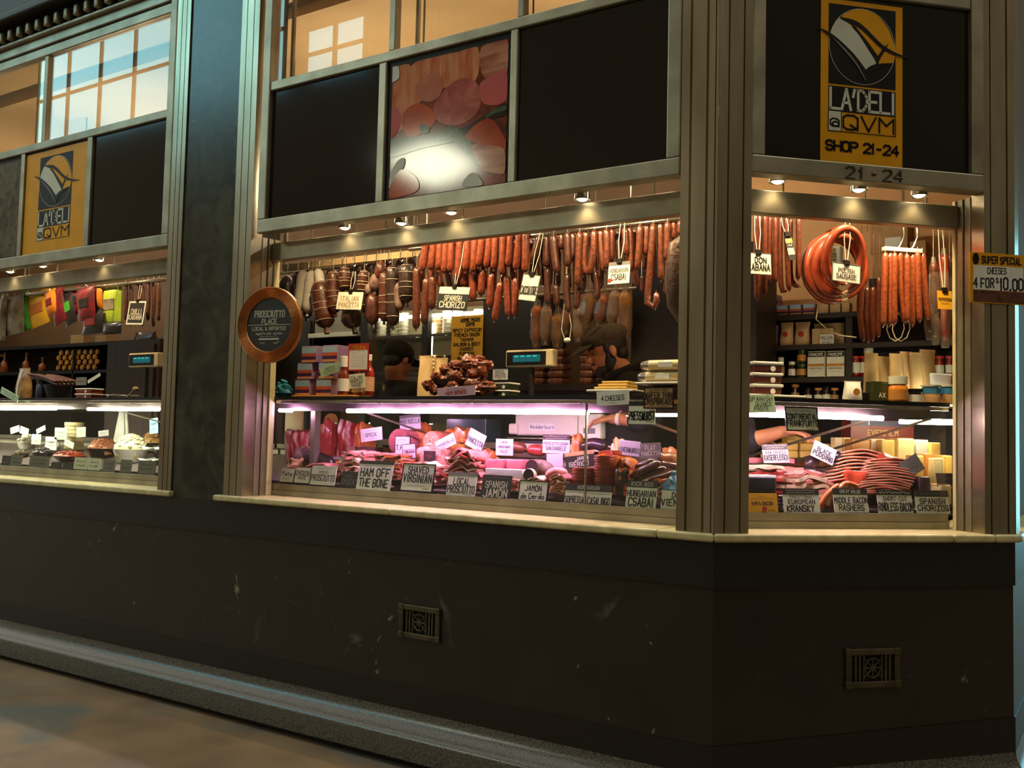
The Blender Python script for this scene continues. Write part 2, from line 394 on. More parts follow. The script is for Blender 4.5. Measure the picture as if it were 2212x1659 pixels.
# interior shell
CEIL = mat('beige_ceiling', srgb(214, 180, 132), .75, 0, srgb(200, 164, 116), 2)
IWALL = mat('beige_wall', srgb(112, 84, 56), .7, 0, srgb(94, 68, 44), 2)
struct('ceiling', MB().plan([(-10, .12), (-.05, .12), (.78, .95), (.78, 2.6), (-10, 2.6)], 4.05, 4.12), CEIL)
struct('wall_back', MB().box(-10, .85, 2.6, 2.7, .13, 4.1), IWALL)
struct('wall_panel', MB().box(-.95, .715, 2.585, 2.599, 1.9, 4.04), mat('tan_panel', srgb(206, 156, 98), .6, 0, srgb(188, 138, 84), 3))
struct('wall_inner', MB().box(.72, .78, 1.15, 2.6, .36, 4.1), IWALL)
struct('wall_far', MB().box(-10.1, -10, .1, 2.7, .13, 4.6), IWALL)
for k, yy in enumerate((.75, 1.6)):
    struct('trim_%d' % (27+k), MB().box(-9.9, .5, yy, yy+.06, 3.98, 4.05), CEIL)
# market hall across the aisle (only ever seen mirrored in glass and metal)
HALL = mat('hall_wall', srgb(122, 108, 88), .8)
struct('wall_hall', MB().box(-30, 14, -9.3, -9.1, .1, 15), HALL)
struct('wall_hall_side', MB().box(11, 11.2, -9.1, 13, .1, 12), HALL)
struct('wall_hall_end', MB().box(.9, 11, 13, 13.2, .1, 12), HALL)
SKYL = glow('daylight', (.20, .68, .82), 5.0)
def hallwin(n, x0, x1, z0, z1, y=-9.06, nx=4):
    r = struct('window_%d' % n, label='clerestory window of the market hall with daylight')
    part('pane', MB().box(x0, x1, y-.02, y, z0, z1), SKYL, r)
    for k in range(nx+1):
        x = x0+(x1-x0)*k/nx; part('glazing_bar', MB().box(x-.04, x+.04, y, y+.05, z0, z1), HALL, r)
    for zz in ([(z0+z1)/2] if z1-z0 < 2 else [z0+1.1, z0+2.2, z0+3.3, z0+4.4]): part('glazing_bar', MB().box(x0, x1, y, y+.05, zz-.03, zz+.03), HALL, r)
hallwin(4, -20.2, -15.35, 7.95, 13.5); hallwin(5, -15.1, -12.0, 7.95, 13.5, nx=3); hallwin(6, -11.45, -10.0, 7.95, 8.85, nx=2)
r = struct('window_7', label='daylight opening at the end of the side aisle')
part('pane', MB().box(1.6, 5, 11.9, 12, .4, 4.4), SKYL, r); part('glazing_bar', MB().box(3.2, 3.3, 11.85, 11.9, .4, 4.4), HALL, r)
def pendant(x, y, z, r, st, which):
    t = thing('pendant_lamp', which, 'lamp', (x, y, z))
    part('shade', MB().lathe([(.05, .35), (.12, .3), (r, .02), (r, 0)], 20), DARK, t, True)
    part('bulb', MB().lathe([(.0, -.50), (r*.5, -.38), (r*1.0, -.20), (r*.55, -.06), (r*.2, .04)], 20), glow('hall_lamp', (.97, 1., .74), st), t, True)
    part('cord', MB().tube([(0, 0, .35), (0, 0, 12-z)], .012, 6), DARK, t)
pendant(-6.0, -6.0, 5.06, .55, 30, 'wide pendant lamp hanging in the market hall, mirrored in the food picture')
# shop lamps
FL = glow('warm_tube', (1.0, .87, .64), 78.0)
def batten(x, y, z, L, which):
    t = thing('batten_light', which, 'light', (x, y, z))
    part('housing', MB().rbox(-L/2, L/2, -.03, .03, -.06, -.03, .004), CARDW, t)
    part('tube', MB().tube([(-L/2+.02, 0, 0), (L/2-.02, 0, 0)], .02, 10), FL, t, True)
    part('hanger', MB().tube([(-L*.45, 0, -.03), (-L*.45, 0, 4.05-z)], .006, 6), DARK, t)
batten(-1.0, 1.25, 3.15, 1.3, 'warm batten light hung over the angled counter')
batten(-3.0, 1.35, 3.15, 1.3, 'warm batten light hung behind the food picture')
batten(-5.4, 1.35, 3.15, 1.3, 'warm batten light hung left of the marble pilaster')
batten(-7.6, 1.35, 3.15, 1.3, 'warm batten light farthest left above the delicacies')
# ================================================================ LETTERING
GL = {'A':'00-26-40 12-32','B':'00-06-36-45-44-33-03 33-42-41-30-00','C':'45-36-16-05-01-10-30-41','D':'00-06-26-35-44-42-31-20-00','E':'46-06-00-40 03-33','F':'46-06-00 03-33',
'G':'45-36-16-05-01-10-30-41-43-23','H':'00-06 40-46 03-43','I':'20-26','J':'46-41-30-10-01','K':'00-06 46-03-40','L':'06-00-40','M':'00-06-23-46-40','N':'00-06-40-46',
'O':'16-05-01-10-30-41-45-36-16','P':'00-06-36-45-44-33-03','Q':'16-05-01-10-30-41-45-36-16 22-40','R':'00-06-36-45-44-33-03 23-40','S':'45-36-16-05-04-13-33-42-41-30-10-01',
'T':'06-46 26-20','U':'06-01-10-30-41-46','V':'06-20-46','W':'06-10-24-30-46','X':'06-40 00-46','Y':'06-23-46 23-20','Z':'06-46-00-40',
'0':'16-05-01-10-30-41-45-36-16','1':'14-26-20','2':'05-16-36-45-44-00-40','3':'06-46-23-42-41-30-10-01','4':'30-36-02-42','5':'46-06-03-33-42-41-30-00','6':'36-14-02-01-10-30-41-42-33-03','7':'06-46-10','8':'13-04-05-16-36-45-44-33-13-02-01-10-30-41-42-33','9':'10-32-44-45-36-16-05-04-13-43',
"'":'26-14','.':'19-20-30','-':'13-33','&':'40-05-16-25-01-10-20-42','@':'42-33-23-12-11-20-30-41-44-35-15-04-01-10-40','$':'45-16-05-04-42-41-30-01 27-2/','?':'05-16-36-45-44-23-22','!':'26-22 20-21',
'a':'33-13-02-01-10-20-42 43-40','d':'46-40 42-23-12-01-10-30-42','e':'02-42-33-13-02-01-10-40','r':'00-03 02-13-33','o':'13-02-01-10-30-41-42-33-13','t':'15-11-20-30 04-34','n':'00-03 02-13-33-42-40','u':'03-01-10-30-41 43-40','s':'43-13-02-31-00','c':'43-13-02-01-10-40','b':'06-00 02-13-33-42-41-30-00','k':'06-00 01-33 12-30','i':'20-23 25-24','l':'26-20','g':'33-13-02-11-31 43-4/-0/','v':'03-20-43','p':'03-0/ 03-33-42-31-01','w':'03-10-22-30-43','m':'00-03-23-20 23-43-40'}
def _pt(q): return (int(q[0])/4., (-.2 if q[1] == '/' else int(q[1])/6.))
ACC = {'Ó': 'O', 'É': 'E'}
def strokes(text, h, asp=.62, gap=.30, slant=0., jit=0., rnd=None):
    """polylines (x,z) for a line of text of cap height h, and its width"""
    out = []; x = 0.; rnd = rnd or random.Random(sum(map(ord, text)))
    for ch in text:
        if ch == ' ': x += h*asp*.75; continue
        base = ACC.get(ch, ch); g = GL.get(base)
        if g is None: x += h*asp; continue
        w = h*asp*(.30 if base in "I'.!il1" else 1.0); dy = rnd.uniform(-1, 1)*jit*h
        for st in g.split():
            pts = []
            for q in st.split('-'):
                if q == '19': q = '20'
                a, b = _pt(q)
                if base in "I'.!il1": a = (a-.5)*2+.5 if base in "1'" else .5
                z = b*h + dy; pts.append((x + a*w + slant*z + rnd.uniform(-1, 1)*jit*h*.35, z + rnd.uniform(-1, 1)*jit*h*.35))
            out.append(pts)
        if ch in ACC: out.append([(x+w*.4, h*1.1), (x+w*.7, h*1.3)])
        if base == '.': out.append([(x+w*.3, 0), (x+w*.7, 0)])
        x += w + h*gap
    return out, max(x - h*gap, 1e-4)
def squiggle(w, h, seed):
    r = random.Random(seed); pts = []; x = 0
    while x < w: pts.append((x, r.uniform(0, h))); x += h*.35
    return [pts], w
def ink(mb, lines, x0, z0, wt, y, m=0):
    for pts in lines:
        for (ax, az), (bx, bz) in zip(pts[:-1], pts[1:]):
            d = Vector((bx-ax, bz-az)); L = d.length
            if L < 1e-6: d = Vector((1, 0)); L = 1e-6
            d /= L; n = Vector((-d.y, d.x))*wt/2; e = d*wt*.45
            q = [Vector((ax, az))-e-n, Vector((bx, bz))+e-n, Vector((bx, bz))+e+n, Vector((ax, az))-e+n]
            mb.face([(x0+p.x, y, z0+p.y) for p in q], m)
SIGN_N = [0]
def write(root, w, h, rows, y=-.0012, seed=0):
    """rows: (text, centre z fraction, height fraction, ink material, [max width fraction], [weight])"""
    mats = []; mb = MB()
    for k, row in enumerate(rows):
        tx, zc, hf, m = row[:4]; wf = row[4] if len(row) > 4 else .88; wt = row[5] if len(row) > 5 else .15
        xc = row[6] if len(row) > 6 else .5
        hh = h*hf
        sx = 1.
        if tx.startswith('~'): ln, tw = squiggle(w*wf, hh, seed+k*7)
        else:
            ln, tw = strokes(tx, hh, jit=.05)
            sx = (w*wf)/tw
            if sx < 1 or tx.endswith('  '): ln = [[(a*sx, b) for a, b in p] for p in ln]; tw *= sx
        if m not in mats: mats.append(m)
        ink(mb, ln, -w/2 + w*xc - tw/2, -h/2 + h*zc - hh/2, hh*(min(wt*1.12, .2 if tx[0] != '~' else .2) if wt <= .2 else wt)*max(.62, min(1, sx)**.5), y, mats.index(m))
    if mb.v: part('lettering', mb, mats, root)
def sign(box, face, d, label, rows=(), card=CARD, border=None, bands=(), roll=0., lean=0., turn=0., cat='sign', name='price_sign', group=None, thick=.003, dot=None, frame=None, tag_clip=False, cord=None):
    """upright card; box = pixel box on plane at depth d; bands: (z0,z1,material) fractions"""
    P, w, h = rect(*box, face, d)
    if roll:
        a = abs(roll); det = math.cos(a)**2 - math.sin(a)**2
        w, h = max((w*math.cos(a) - h*math.sin(a))/det, .3*w), max((h*math.cos(a) - w*math.sin(a))/det, .3*h)
    SIGN_N[0] += 1
    M3 = Matrix.Rotation(ROT[face]+turn, 3, 'Z') @ Matrix.Rotation(-lean, 3, 'X') @ Matrix.Rotation(-roll, 3, 'Y')
    root = thing(name, label, cat, P, group=group, rot=M3.to_euler())
    part('card', MB().box(-w/2, w/2, 0, thick, -h/2, h/2), card, root)
    for z0, z1, m in bands:
        part('band', MB().box(-w/2, w/2, -.0005, thick, -h/2+h*z0, -h/2+h*z1), m, root)
    if border:
        b = border[1]*h; mb = MB()
        for q in ((-w/2, w/2, -h/2, -h/2+b), (-w/2, w/2, h/2-b, h/2), (-w/2, -w/2+b, -h/2+b, h/2-b), (w/2-b, w/2, -h/2+b, h/2-b)):
            mb.box(q[0], q[1], -.001, thick+.0005, q[2], q[3])
        part('border', mb, border[0], root)
    if dot: 
        part('sticker', MB().upright([(dot[0]*w + dot[2]*h*math.cos(2*math.pi*k/16), dot[1]*h + dot[2]*h*math.sin(2*math.pi*k/16)) for k in range(16)][::-1], -.0018, -.0006), dot[3], root)
    write(root, w, h, rows, seed=SIGN_N[0]*31)
    if tag_clip: part('clip', MB().rbox(-.012, .012, -.006, .008, h/2-.008, h/2+.014, .002), PBLACK, root)
    if cord:
        part('cord', MB().tube([(-.003, .002, h/2), (-.012, .002, h/2+cord*.5), (-.008, .002, h/2+cord)], .0018, 5).tube([(.003, .002, h/2), (.014, .002, h/2+cord*.5), (.010, .002, h/2+cord)], .0018, 5), CHALK, root)
    return root
# ---------------------------------------------------------------- shop logo sign, traced in photo pixels on the flat board it is printed on
def crop(pts, ox=1580., oy=0., sc=2.962): return [(ox+x/sc, oy+y/sc) for x, y in pts]
def smoothpoly(pts, n=5, closed=True):
    k = len(pts); out = []
    for i in range(k if closed else k-1):
        p0, p1, p2, p3 = pts[(i-1) % k], pts[i], pts[(i+1) % k], pts[(i+2) % k]
        for j in range(n):
            t = j/n; out.append(tuple(.5*((2*p1[a])+(-p0[a]+p2[a])*t+(2*p0[a]-5*p1[a]+4*p2[a]-p3[a])*t*t+(-p0[a]+3*p1[a]-3*p2[a]+p3[a])*t**3) for a in (0, 1)))
    return out
def Bxz(pts): return [(locB(onB(x, y, .004)).x, onB(x, y, .004).z) for x, y in pts]
LG = {}   # every layer in (u,z) on the board
U0, U1, Z0, Z1 = .402, .738, ZF1+.002, 3.148
def q(p): return Bxz(crop(p))
sq = q([(622, 20), (1050, 72), (1050, 575), (622, 535)])
su0, su1, sz1, sz0 = (sq[0][0]+sq[3][0])/2, (sq[1][0]+sq[2][0])/2, (sq[0][1]+sq[1][1])/2, (sq[2][1]+sq[3][1])/2
LG['square'] = [(su0, sz0), (su1, sz0), (su1, sz1), (su0, sz1)]
ccx, ccz = (su0+su1)/2, (sz0+sz1)/2; crx, crz = (su1-su0)*.497, (sz1-sz0)*.478
circ = lambda f, n=40: [(ccx+crx*f*math.cos(2*math.pi*k/n), ccz+crz*f*math.sin(2*math.pi*k/n)) for k in range(n)]
LG['ring'] = circ(1.0); LG['disc_dark'] = circ(.985)
LG['sun'] = q(smoothpoly([(705, 118), (760, 72), (840, 62), (930, 100), (1000, 185), (1040, 290), (1045, 360), (1030, 405), (985, 405), (940, 412), (930, 395), (890, 310), (820, 210)], 4))
LG['leaf_white'] = q([(690, 113), (705, 116), (730, 136), (760, 165), (800, 210), (840, 260), (872, 303), (898, 347), (914, 378), (924, 408), (905, 418), (880, 430), (858, 448), (835, 418), (805, 380), (770, 340), (735, 306), (690, 264), (632, 222), (640, 190), (655, 158), (670, 134)])
LG['wing'] = q(smoothpoly([(690, 115), (780, 130), (850, 175), (960, 285), (1060, 345), (1158, 378), (1060, 362), (960, 315), (850, 210), (790, 165), (770, 160)], 4))
LG['stem'] = q([(760, 150), (790, 170), (870, 270), (935, 360), (960, 320), (1002, 280), (985, 320), (950, 375), (935, 412), (915, 385), (830, 250)])
LG['whisker'] = q([(540, 175), (580, 186), (620, 205), (660, 232), (700, 266), (740, 304), (780, 345), (820, 395), (857, 446), (885, 424), (920, 412), (960, 407), (1030, 405), (985, 418), (940, 436), (900, 462), (872, 490), (855, 515), (835, 482), (800, 430), (760, 376), (715, 320), (665, 268), (620, 228), (575, 195)])
LG['vein'] = q(smoothpoly([(640, 238), (720, 310), (800, 405), (855, 508), (858, 516), (850, 510), (790, 410), (712, 318)], 3))
def logo(root, du, dz, k, y0, full):
    """the printed logo: scale k about the square's centre, shifted to (du,dz)"""
    kx, k = k if isinstance(k, tuple) else (k, k)
    def fx(pts): return [((u-ccx)*kx+du, (z-ccz)*k+dz) for u, z in pts]
    def lay(nm, pts, m, y): part(nm, MB().upright(fx(pts), y0-y, y0-y+.0004), m, root)
    lay('logo_square', LG['square'], PBLACK, .0010); lay('logo_ring', LG['ring'], PWHITE, .0015); lay('logo_disc', LG['disc_dark'], PBLACK, .0020)
    lay('logo_sun', LG['sun'], YEL, .0025); lay('logo_leaf', LG['leaf_white'], PWHITE, .0030); lay('logo_stem', LG['stem'], PBLACK, .0035)
    lay('logo_wing', LG['wing'], PBLACK, .0040); lay('logo_whisker', LG['whisker'], PBLACK, .0035); lay('logo_vein', LG['vein'], PGREY, .0042)
    hs = sz1-sz0; ws = su1-su0
    z2 = sz0-.025*hs; z3 = z2-hs*.315; z4 = z3-hs*.245
    lay('name_board', [(su0, z3), (su1, z3), (su1, z2), (su0, z2)], PBLACK, .0010)
    for nm, a in (('at_board', [(su0, z4), (su0+ws*.185, z4), (su0+ws*.185, z3), (su0, z3)]),): lay(nm, a, PWHITE, .0010)
    mb = MB()
    def tx(t, u0, u1, zb, h, wt, m):
        ln, tw = strokes(t, h, gap=.16); sx = (u1-u0)/tw
        ln = [fx([(u0+a*sx, zb+b) for a, b in p]) for p in ln]
        ink(mb, ln, 0, 0, wt*k, y0-.0016, m)
    tx("LA'DELI", su0+ws*.03, su1-ws*.02, z3+hs*.035, hs*.25, .0105, 0)
    tx('@', su0+ws*.03, su0+ws*.155, z4+hs*.06, hs*.11, .006, 1)
    tx('QVM', su0+ws*.22, su1-ws*.03, z4+hs*.035, hs*.175, .0075, 1)
    b = .003
    for s_ in ([(su0, z4), (su1, z4)], [(su0, z3), (su0, z4)], [(su1, z3), (su1, z4)], [(su0+ws*.19, z3), (su0+ws*.19, z4)]): ink(mb, [fx(s_)], 0, 0, b*k, y0-.0016, 1)
    if full: tx('SHOP 21-24', su0-ws*.03, su1+ws*.04, ZF1+.048, .034, .0085, 1)
    part('lettering', mb, [PWHITE, PBLACK], root)
sg = thing('shop_sign', 'yellow strip sign with leaf logo and SHOP 21-24 on the angled black panel', 'sign', (0, 0, 0), math.pi/4)
part('yellow_strip', MB().box(U0, U1, .0045, .0075, Z0, Z1), YEL, sg)
logo(sg, ccx, ccz, 1.0, .0045, True)
P, w, h = rect(52, 315, 184, 545, 'A', .004)
x0, x1 = onA(52, 430, .004).x, onA(186, 420, .004).x
sg = thing('shop_sign', 'yellow square sign with leaf logo left of the marble pilaster', 'sign')
part('yellow_board', MB().box(-4.455, -3.826, .0045, .0075, ZF1+.004, 3.155), YEL, sg)
kk = (1.22, 1.06); logo(sg, -4.138, 3.118-.5*(sz1-sz0)*kk[1], kk, .0045, False)
# raised numerals on the rail under the angled sign
nr = thing('house_number', 'raised metal numerals 21-24 on the rail under the angled sign', 'numerals', (0, 0, 0), math.pi/4)
for chs, u in (('2', .494), ('1', .545), ('-', .590), ('2', .645), ('4', .690)):
    mb = MB(); ln, tw = strokes(chs, .042); sx = .034/tw if chs != '1' else .02/tw
    i0 = 0
    for p in ln:
        p = [(u+a*sx, 2.474+b) for a, b in p]
        for (ax, az), (bx, bz) in zip(p[:-1], p[1:]): mb.tube([(ax, -.017, az), (bx, -.017, bz)], .0048, 6)
    part('numeral', mb, mat('dark_metal', srgb(84, 78, 62), .5, .8), nr)
# round board hung on the jamb
P = onA(583, 702, -.03)
rb = thing('menu_board', 'round chalkboard lettered PROSCIUTTO PLACE in wide ribbed copper rim on the left jamb', 'board', P, math.radians(11))
R_ = .183; ri = .128
COPPER = mat('ribbed_copper', srgb(212, 146, 88), .3, .75, srgb(172, 110, 62), 10)
prof = [(ri, .0)]
for k in range(7):
    r0 = ri+(R_-ri)*k/7; r1 = ri+(R_-ri)*(k+.5)/7; prof += [(r0, .008), (r1, .013)]
prof += [(R_, .008), (R_, -.006), (ri, -.006)]
part('rim', MB().lathe(prof, 48).move(rx=math.pi/2), COPPER, rb, False)
part('slate', MB().lathe([(0, .004), (ri+.002, .004), (ri+.002, -.004), (0, -.004)], 40).move(rx=math.pi/2), CARDK, rb)
mb = MB()
for t, zc, hh, ww in (('PROSCIUTTO', .052, .030, .17), ('PLACE', .017, .022, .085), ('LOCAL & IMPORTED', -.018, .016, .19), ('aged to perfection', -.040, .012, .15), ('~', -.056, .006, .10), ('~', -.088, .010, .03), ('~', -.086, .012, .035)):
    ln, tw = strokes(t, hh, jit=.04) if t != '~' else squiggle(ww, hh, int(abs(zc)*1e4)); sx = ww/tw
    xs = 0 if abs(zc) < .08 else (-.035 if zc < -.087 else .045)
    ink(mb, [[(a*sx, b) for a, b in p] for p in ln], xs-ww/2, zc-hh/2, hh*.16, -.0052)
ink(mb, [[(-.122, .0), (.122, .0)]], 0, 0, .0022, -.0052); ink(mb, [[(-.055, 0), (.055, 0)]], 0, -.068, .007, -.0052)
part('lettering', mb, CHALK, rb)
part('hook', MB().box(-.16, -.05, .0065, .02, -.02, .02), STEEL2, rb)
# SUPER SPECIAL sign on the right post
P, w, h = rect(2096, 548, 2217, 656, 'B', -.022)
ss = thing('price_sign', 'large orange and white sign SUPER SPECIAL CHEESES 4 FOR $10.00 on the right post', 'sign', P, math.pi/4)
part('card', MB().box(-w/2, w/2, 0, .006, -h/2, h/2), YEL, ss)
part('white_field', MB().box(-w/2+.014, w/2-.014, -.001, .006, -h*.24, h*.245), CARDW, ss)
part('photo_strip', MB().box(-w/2+.014, w/2-.004, -.001, .006, -h*.48, -h*.25), mat('salami_print', srgb(120, 66, 48), .45, 0, srgb(52, 30, 24), 26, dist=1.), ss)
part('crest', MB().upright([(-w*.40+.013*math.cos(a*.3927), h*.37+.022*math.sin(a*.3927)) for a in range(16)][::-1], -.002, 0), PBLACK, ss)
write(ss, w, h, [('SUPER SPECIAL', .865, .13, INK, .70, .24, .56), ('CHEESES', .65, .12, INK, .33, .21, .47), ('4 FOR', .40, .18, INK, .35, .21, .24), ('$', .46, .09, INK, .04, .2, .475), ('10.00', .40, .22, INK, .40, .21, .735)])
# food picture, printed on the middle upper board: layers of flat print traced on the board
pic = thing('food_picture', 'printed picture of hams, sausages and bacon on the middle upper board', 'picture')
def Axz(pts): return [(onA(x, y, .005).x, onA(x, y, .005).z) for x, y in pts]
pu0, pu1, pz0, pz1 = -1.535, -.915, ZF1+.008, 3.142
def pcrop(pts): return Axz([(540+x/2.963, y/2.963) for x, y in pts])
def clampp(pts): return [(min(max(u, pu0), pu1), min(max(z, pz0), pz1)) for u, z in pts]
def pm(nm, c, c2, sc=10, **k): return mat('print_'+nm, srgb(*c), .10, 0, srgb(*c2), sc, **k)
PRN = {'bg': pm('bg', (150, 60, 30), (70, 24, 14), 8), 'ham': pm('ham', (196, 110, 100), (146, 62, 58), 9, dist=1.), 'orange': pm('orange', (204, 84, 28), (150, 46, 16), 8), 'fat': pm('fat', (214, 150, 110), (186, 84, 46), 9, stretch=(3, 1, .6), dist=.6),
  'pink': pm('pink', (196, 122, 96), (176, 100, 80), 12), 'red': pm('red', (170, 44, 22), (130, 28, 16), 9), 'dark': pm('dark', (40, 24, 18), (24, 16, 12), 9), 'green': pm('green', (84, 100, 78), (46, 58, 48), 30), 'white': pm('white', (200, 206, 196), (180, 186, 176), 8), 'bac': pm('bac', (206, 150, 122), (150, 64, 48), 7, stretch=(.6, 1, 3), dist=.8)}
part('print', MB().upright([(pu0, pz0), (pu1, pz0), (pu1, pz1), (pu0, pz1)], .0062, .0078), PRN['bg'], pic)
yl = [.0060]
def pl(m, pts, sm=True, nm='print_shape'):
    yl[0] -= .00018
    p = clampp(pcrop(smoothpoly(pts, 4) if sm else pts)); 
    part(nm, MB().upright(p[::-1], yl[0], yl[0]+.0001), PRN[m], pic)
pl('fat', [(1030, 420), (1240, 350), (1340, 330), (1460, 300), (1440, 520), (1250, 560), (1100, 640), (1020, 700)], nm='print_ham')
pl('fat', [(890, 440), (1020, 410), (1060, 700), (890, 860)], nm='print_ham')
pl('bac', [(1480, 300), (1645, 250), (1645, 460), (1500, 500)], nm='print_ham')
pl('pink', [(1060, 560), (1110, 490), (1190, 465), (1235, 520), (1215, 610), (1150, 650), (1080, 630)], nm='print_sausage_end')
pl('red', [(1470, 540), (1560, 480), (1640, 450), (1640, 640), (1500, 665)], nm='print_sausage')
pl('ham', [(1175, 690), (1260, 560), (1360, 500), (1450, 530), (1480, 640), (1440, 740), (1330, 800), (1210, 780)], nm='print_ham')
pl('orange', [(970, 780), (1010, 690), (1100, 665), (1180, 720), (1180, 790), (1090, 860), (1010, 870)], nm='print_sausage')
pl('red', [(888, 720), (940, 690), (965, 760), (940, 850), (888, 880)], nm='print_slice')
pl('dark', [(880, 900), (1000, 880), (1200, 850), (1400, 800), (1560, 700), (1640, 660), (1640, 740), (1500, 770), (1400, 880), (1100, 950), (880, 1010)], nm='print_shadow')
pl('green', [(1180, 900), (1280, 810), (1380, 860), (1440, 960), (1460, 1060), (1390, 1000), (1300, 900)], nm='print_parsley')
pl('green', [(1090, 800), (1150, 810), (1140, 850), (1095, 850)], nm='print_parsley')
pl('green', [(1510, 740), (1560, 700), (1640, 675), (1640, 700), (1560, 730), (1515, 760)], nm='print_stalk')
pl('orange', [(1380, 880), (1470, 780), (1560, 770), (1640, 900), (1640, 960), (1500, 930)], nm='print_ham')
pl('bac', [(1420, 930), (1530, 930), (1630, 960), (1630, 1110), (1500, 1090), (1450, 1030)], nm='print_bacon')
pl('white', [(880, 1180), (930, 1050), (985, 1010), (985, 1070), (900, 1200)], nm='print_plate')
pl('orange', [(878, 1260), (960, 1090), (1060, 1130), (1080, 1210), (1000, 1250)], nm='print_sausage')
pl('white', [(1360, 1190), (1400, 1120), (1450, 1110), (1490, 1170), (1470, 1190)], nm='print_plate')
pl('white', [(895, 450), (930, 420), (955, 440), (955, 500), (920, 525), (895, 530)], nm='print_plate')
# second picture at the far left: leafy salad, mostly cut by the frame edge
pic2 = thing('food_picture', 'printed picture of dark salad leaves at the left edge of the frame', 'picture')
part('print', MB().box(-5.1, -4.51, .0045, .0076, ZF1+.01, 3.14), mat('leaf_print', srgb(110, 104, 84), .18, 0, srgb(48, 50, 44), 9, dist=1.5), pic2)
part('border', MB().box(-5.13, -4.505, .0061, .0079, ZF1+.003, 3.15), PBLACK, pic2)
# vents
def vent(face, x0, y0, x1, y1, label):
    g = onA if face == 'A' else lambda a, b, d=0: locB(onB(a, b, d))
    cx = (g(x0, y0).x+g(x1, y1).x)/2; cz = (g(x0, y0).z+g(x1, y1).z)/2; w = .215; h = .138
    t = thing('wall_vent', label, 'vent', Vector((cx, 0, cz)) if face == 'A' else toB(cx, 0, cz), ROT[face])
    BR = mat('dull_brass', srgb(104, 96, 70), .5, .6, srgb(70, 62, 44), 20)
    for q_ in ((-w/2, w/2, h/2-.022, h/2), (-w/2, w/2, -h/2, -h/2+.022), (-w/2, -w/2+.022, -h/2+.022, h/2-.022), (w/2-.022, w/2, -h/2+.022, h/2-.022)):
        part('frame_bar', MB().rbox(q_[0], q_[1], -.012, -.0005, q_[2], q_[3], .003), BR, t)
    part('duct', MB().box(-w/2+.02, w/2-.02, -.0015, -.0004, -h/2+.02, h/2-.02), PBLACK, t)
    for sx in (-1, 1):
        for o in (.052, .068): part('grille_bar', MB().rbox(sx*o-.004, sx*o+.004, -.008, -.002, -h/2+.02, h/2-.02, .001), BR, t)
        for o in (.036,): part('grille_bar', MB().rbox(sx*o-.003, sx*o+.003, -.008, -.002, -h/2+.02, h/2-.02, .001), BR, t)
    ring = [(.030*math.cos(a*math.pi/12), -.006, .034*math.sin(a*math.pi/12)) for a in range(25)]
    part('ring', MB().tube(ring, .003, 6, caps=False), BR, t)
    for a in range(4):
        c, s_ = math.cos(a*math.pi/4+.39*0), math.sin(a*math.pi/4)
        L = .046 if a % 2 else .034
        part('spoke', MB().tube([(-L*c, -.005, -L*s_), (L*c, -.005, L*s_)], .0028, 6), BR, t)
    part('boss', MB().lathe([(0, -.004), (.011, -.002), (.011, .003), (0, .004)], 12).move(rx=math.pi/2, dy=-.006), BR, t)
    for sx in (-1, 1):
        for sz in (-1, 1): part('corner_block', MB().rbox(sx*(w/2-.011)-.013, sx*(w/2-.011)+.013, -.015, -.0006, sz*(h/2-.011)-.013, sz*(h/2-.011)+.013, .003), BR, t)
vent('A', 866, 1303, 951, 1388, 'brass wall vent with ringed star grille in the long granite wall')
vent('B', 1828, 1401, 1938, 1483, 'brass wall vent with ringed star grille in the angled granite wall')
# ================================================================ DISPLAY CASES
DECKM = mat('case_deck', srgb(126, 112, 108), .4, .3)
PINKT = glow('meat_tube', (1.0, .54, 1.0), 140.0); PINK2 = glow('rose_tube', (1.0, .70, .86), 130.0); WHITET = glow('white_tube', (1.0, .90, .64), 100.0); COOLT = glow('cool_tube', (1.0, .98, .78), 110.0)
EDGE = mat('edge_glint', srgb(226, 240, 220), .2)  # pale colour standing for tube reflections along the shelf front
REFL = mat('lamp_reflector', srgb(120, 108, 104), .3, .8, srgb(70, 58, 60), 5)
BLKE = mat('black_edge', srgb(22, 18, 16), .3)
YG = .176          # depth of the front glass
def deck(y): return 1.2445 + .20*(y-.19)
def case(label, face, x0, x1, panes, tubes, struts, back=.80):
    t = thing('display_case', label, 'display case', FLOC[face], ROT[face])
    P_ = lambda o, i: strip(face, -o, i, x0, x1)
    part('kick_plate', MB().plan(P_(.168, .20), 1.1802, 1.207), STEEL2, t); part('kick_plate', MB().plan(P_(.173, .20), 1.2085, 1.238), STEEL2, t)
    part('deck', MB().plan(P_(.225, back), 1.2335, 1.2435, zf=lambda x, y: .20*(y-.19)), DECKM, t)
    part('rear_wall', MB().plan(P_(back, back+.02), 1.18, 1.40), STEEL2, t)
    part('rear_rail', MB().plan(P_(back-.03, back+.03), 1.40, 1.425), CHROME, t)
    part('reflector', MB().plan(P_(.285, .295), 1.606, 1.655), REFL, t)
    part('header_lip', MB().plan(P_(.170, .1755), 1.640, 1.655), CHROME, t)
    part('top_shelf', MB().plan(P_(.163, back-.1), 1.6555, 1.672), BLKE, t)
    for a, b in panes: part('front_glass', MB().box(a, b, YG, YG+.005, 1.2385, 1.655), GLASSC, t)
    for a, b in panes[1:]: part('glass_joint', MB().box(a-.004, a+.002, YG-.002, YG+.008, 1.2385, 1.655), STEEL2, t)
    for a, b, m, yy in tubes:
        part('tube', MB().tube([(a, yy, 1.606), (b, yy, 1.606)], .0095, 10), m, t, True)
    for a, b in struts:
        part('strut', MB().tube([(a, .24, 1.61), (b, back-.02, 1.42)], .016, 4, flat=.25), STEEL2, t)
    return t
xa = lambda px, y=.24: onA(px, 885, y).x
ub = lambda px, y=.24: locB(onB(px, 890, y)).x
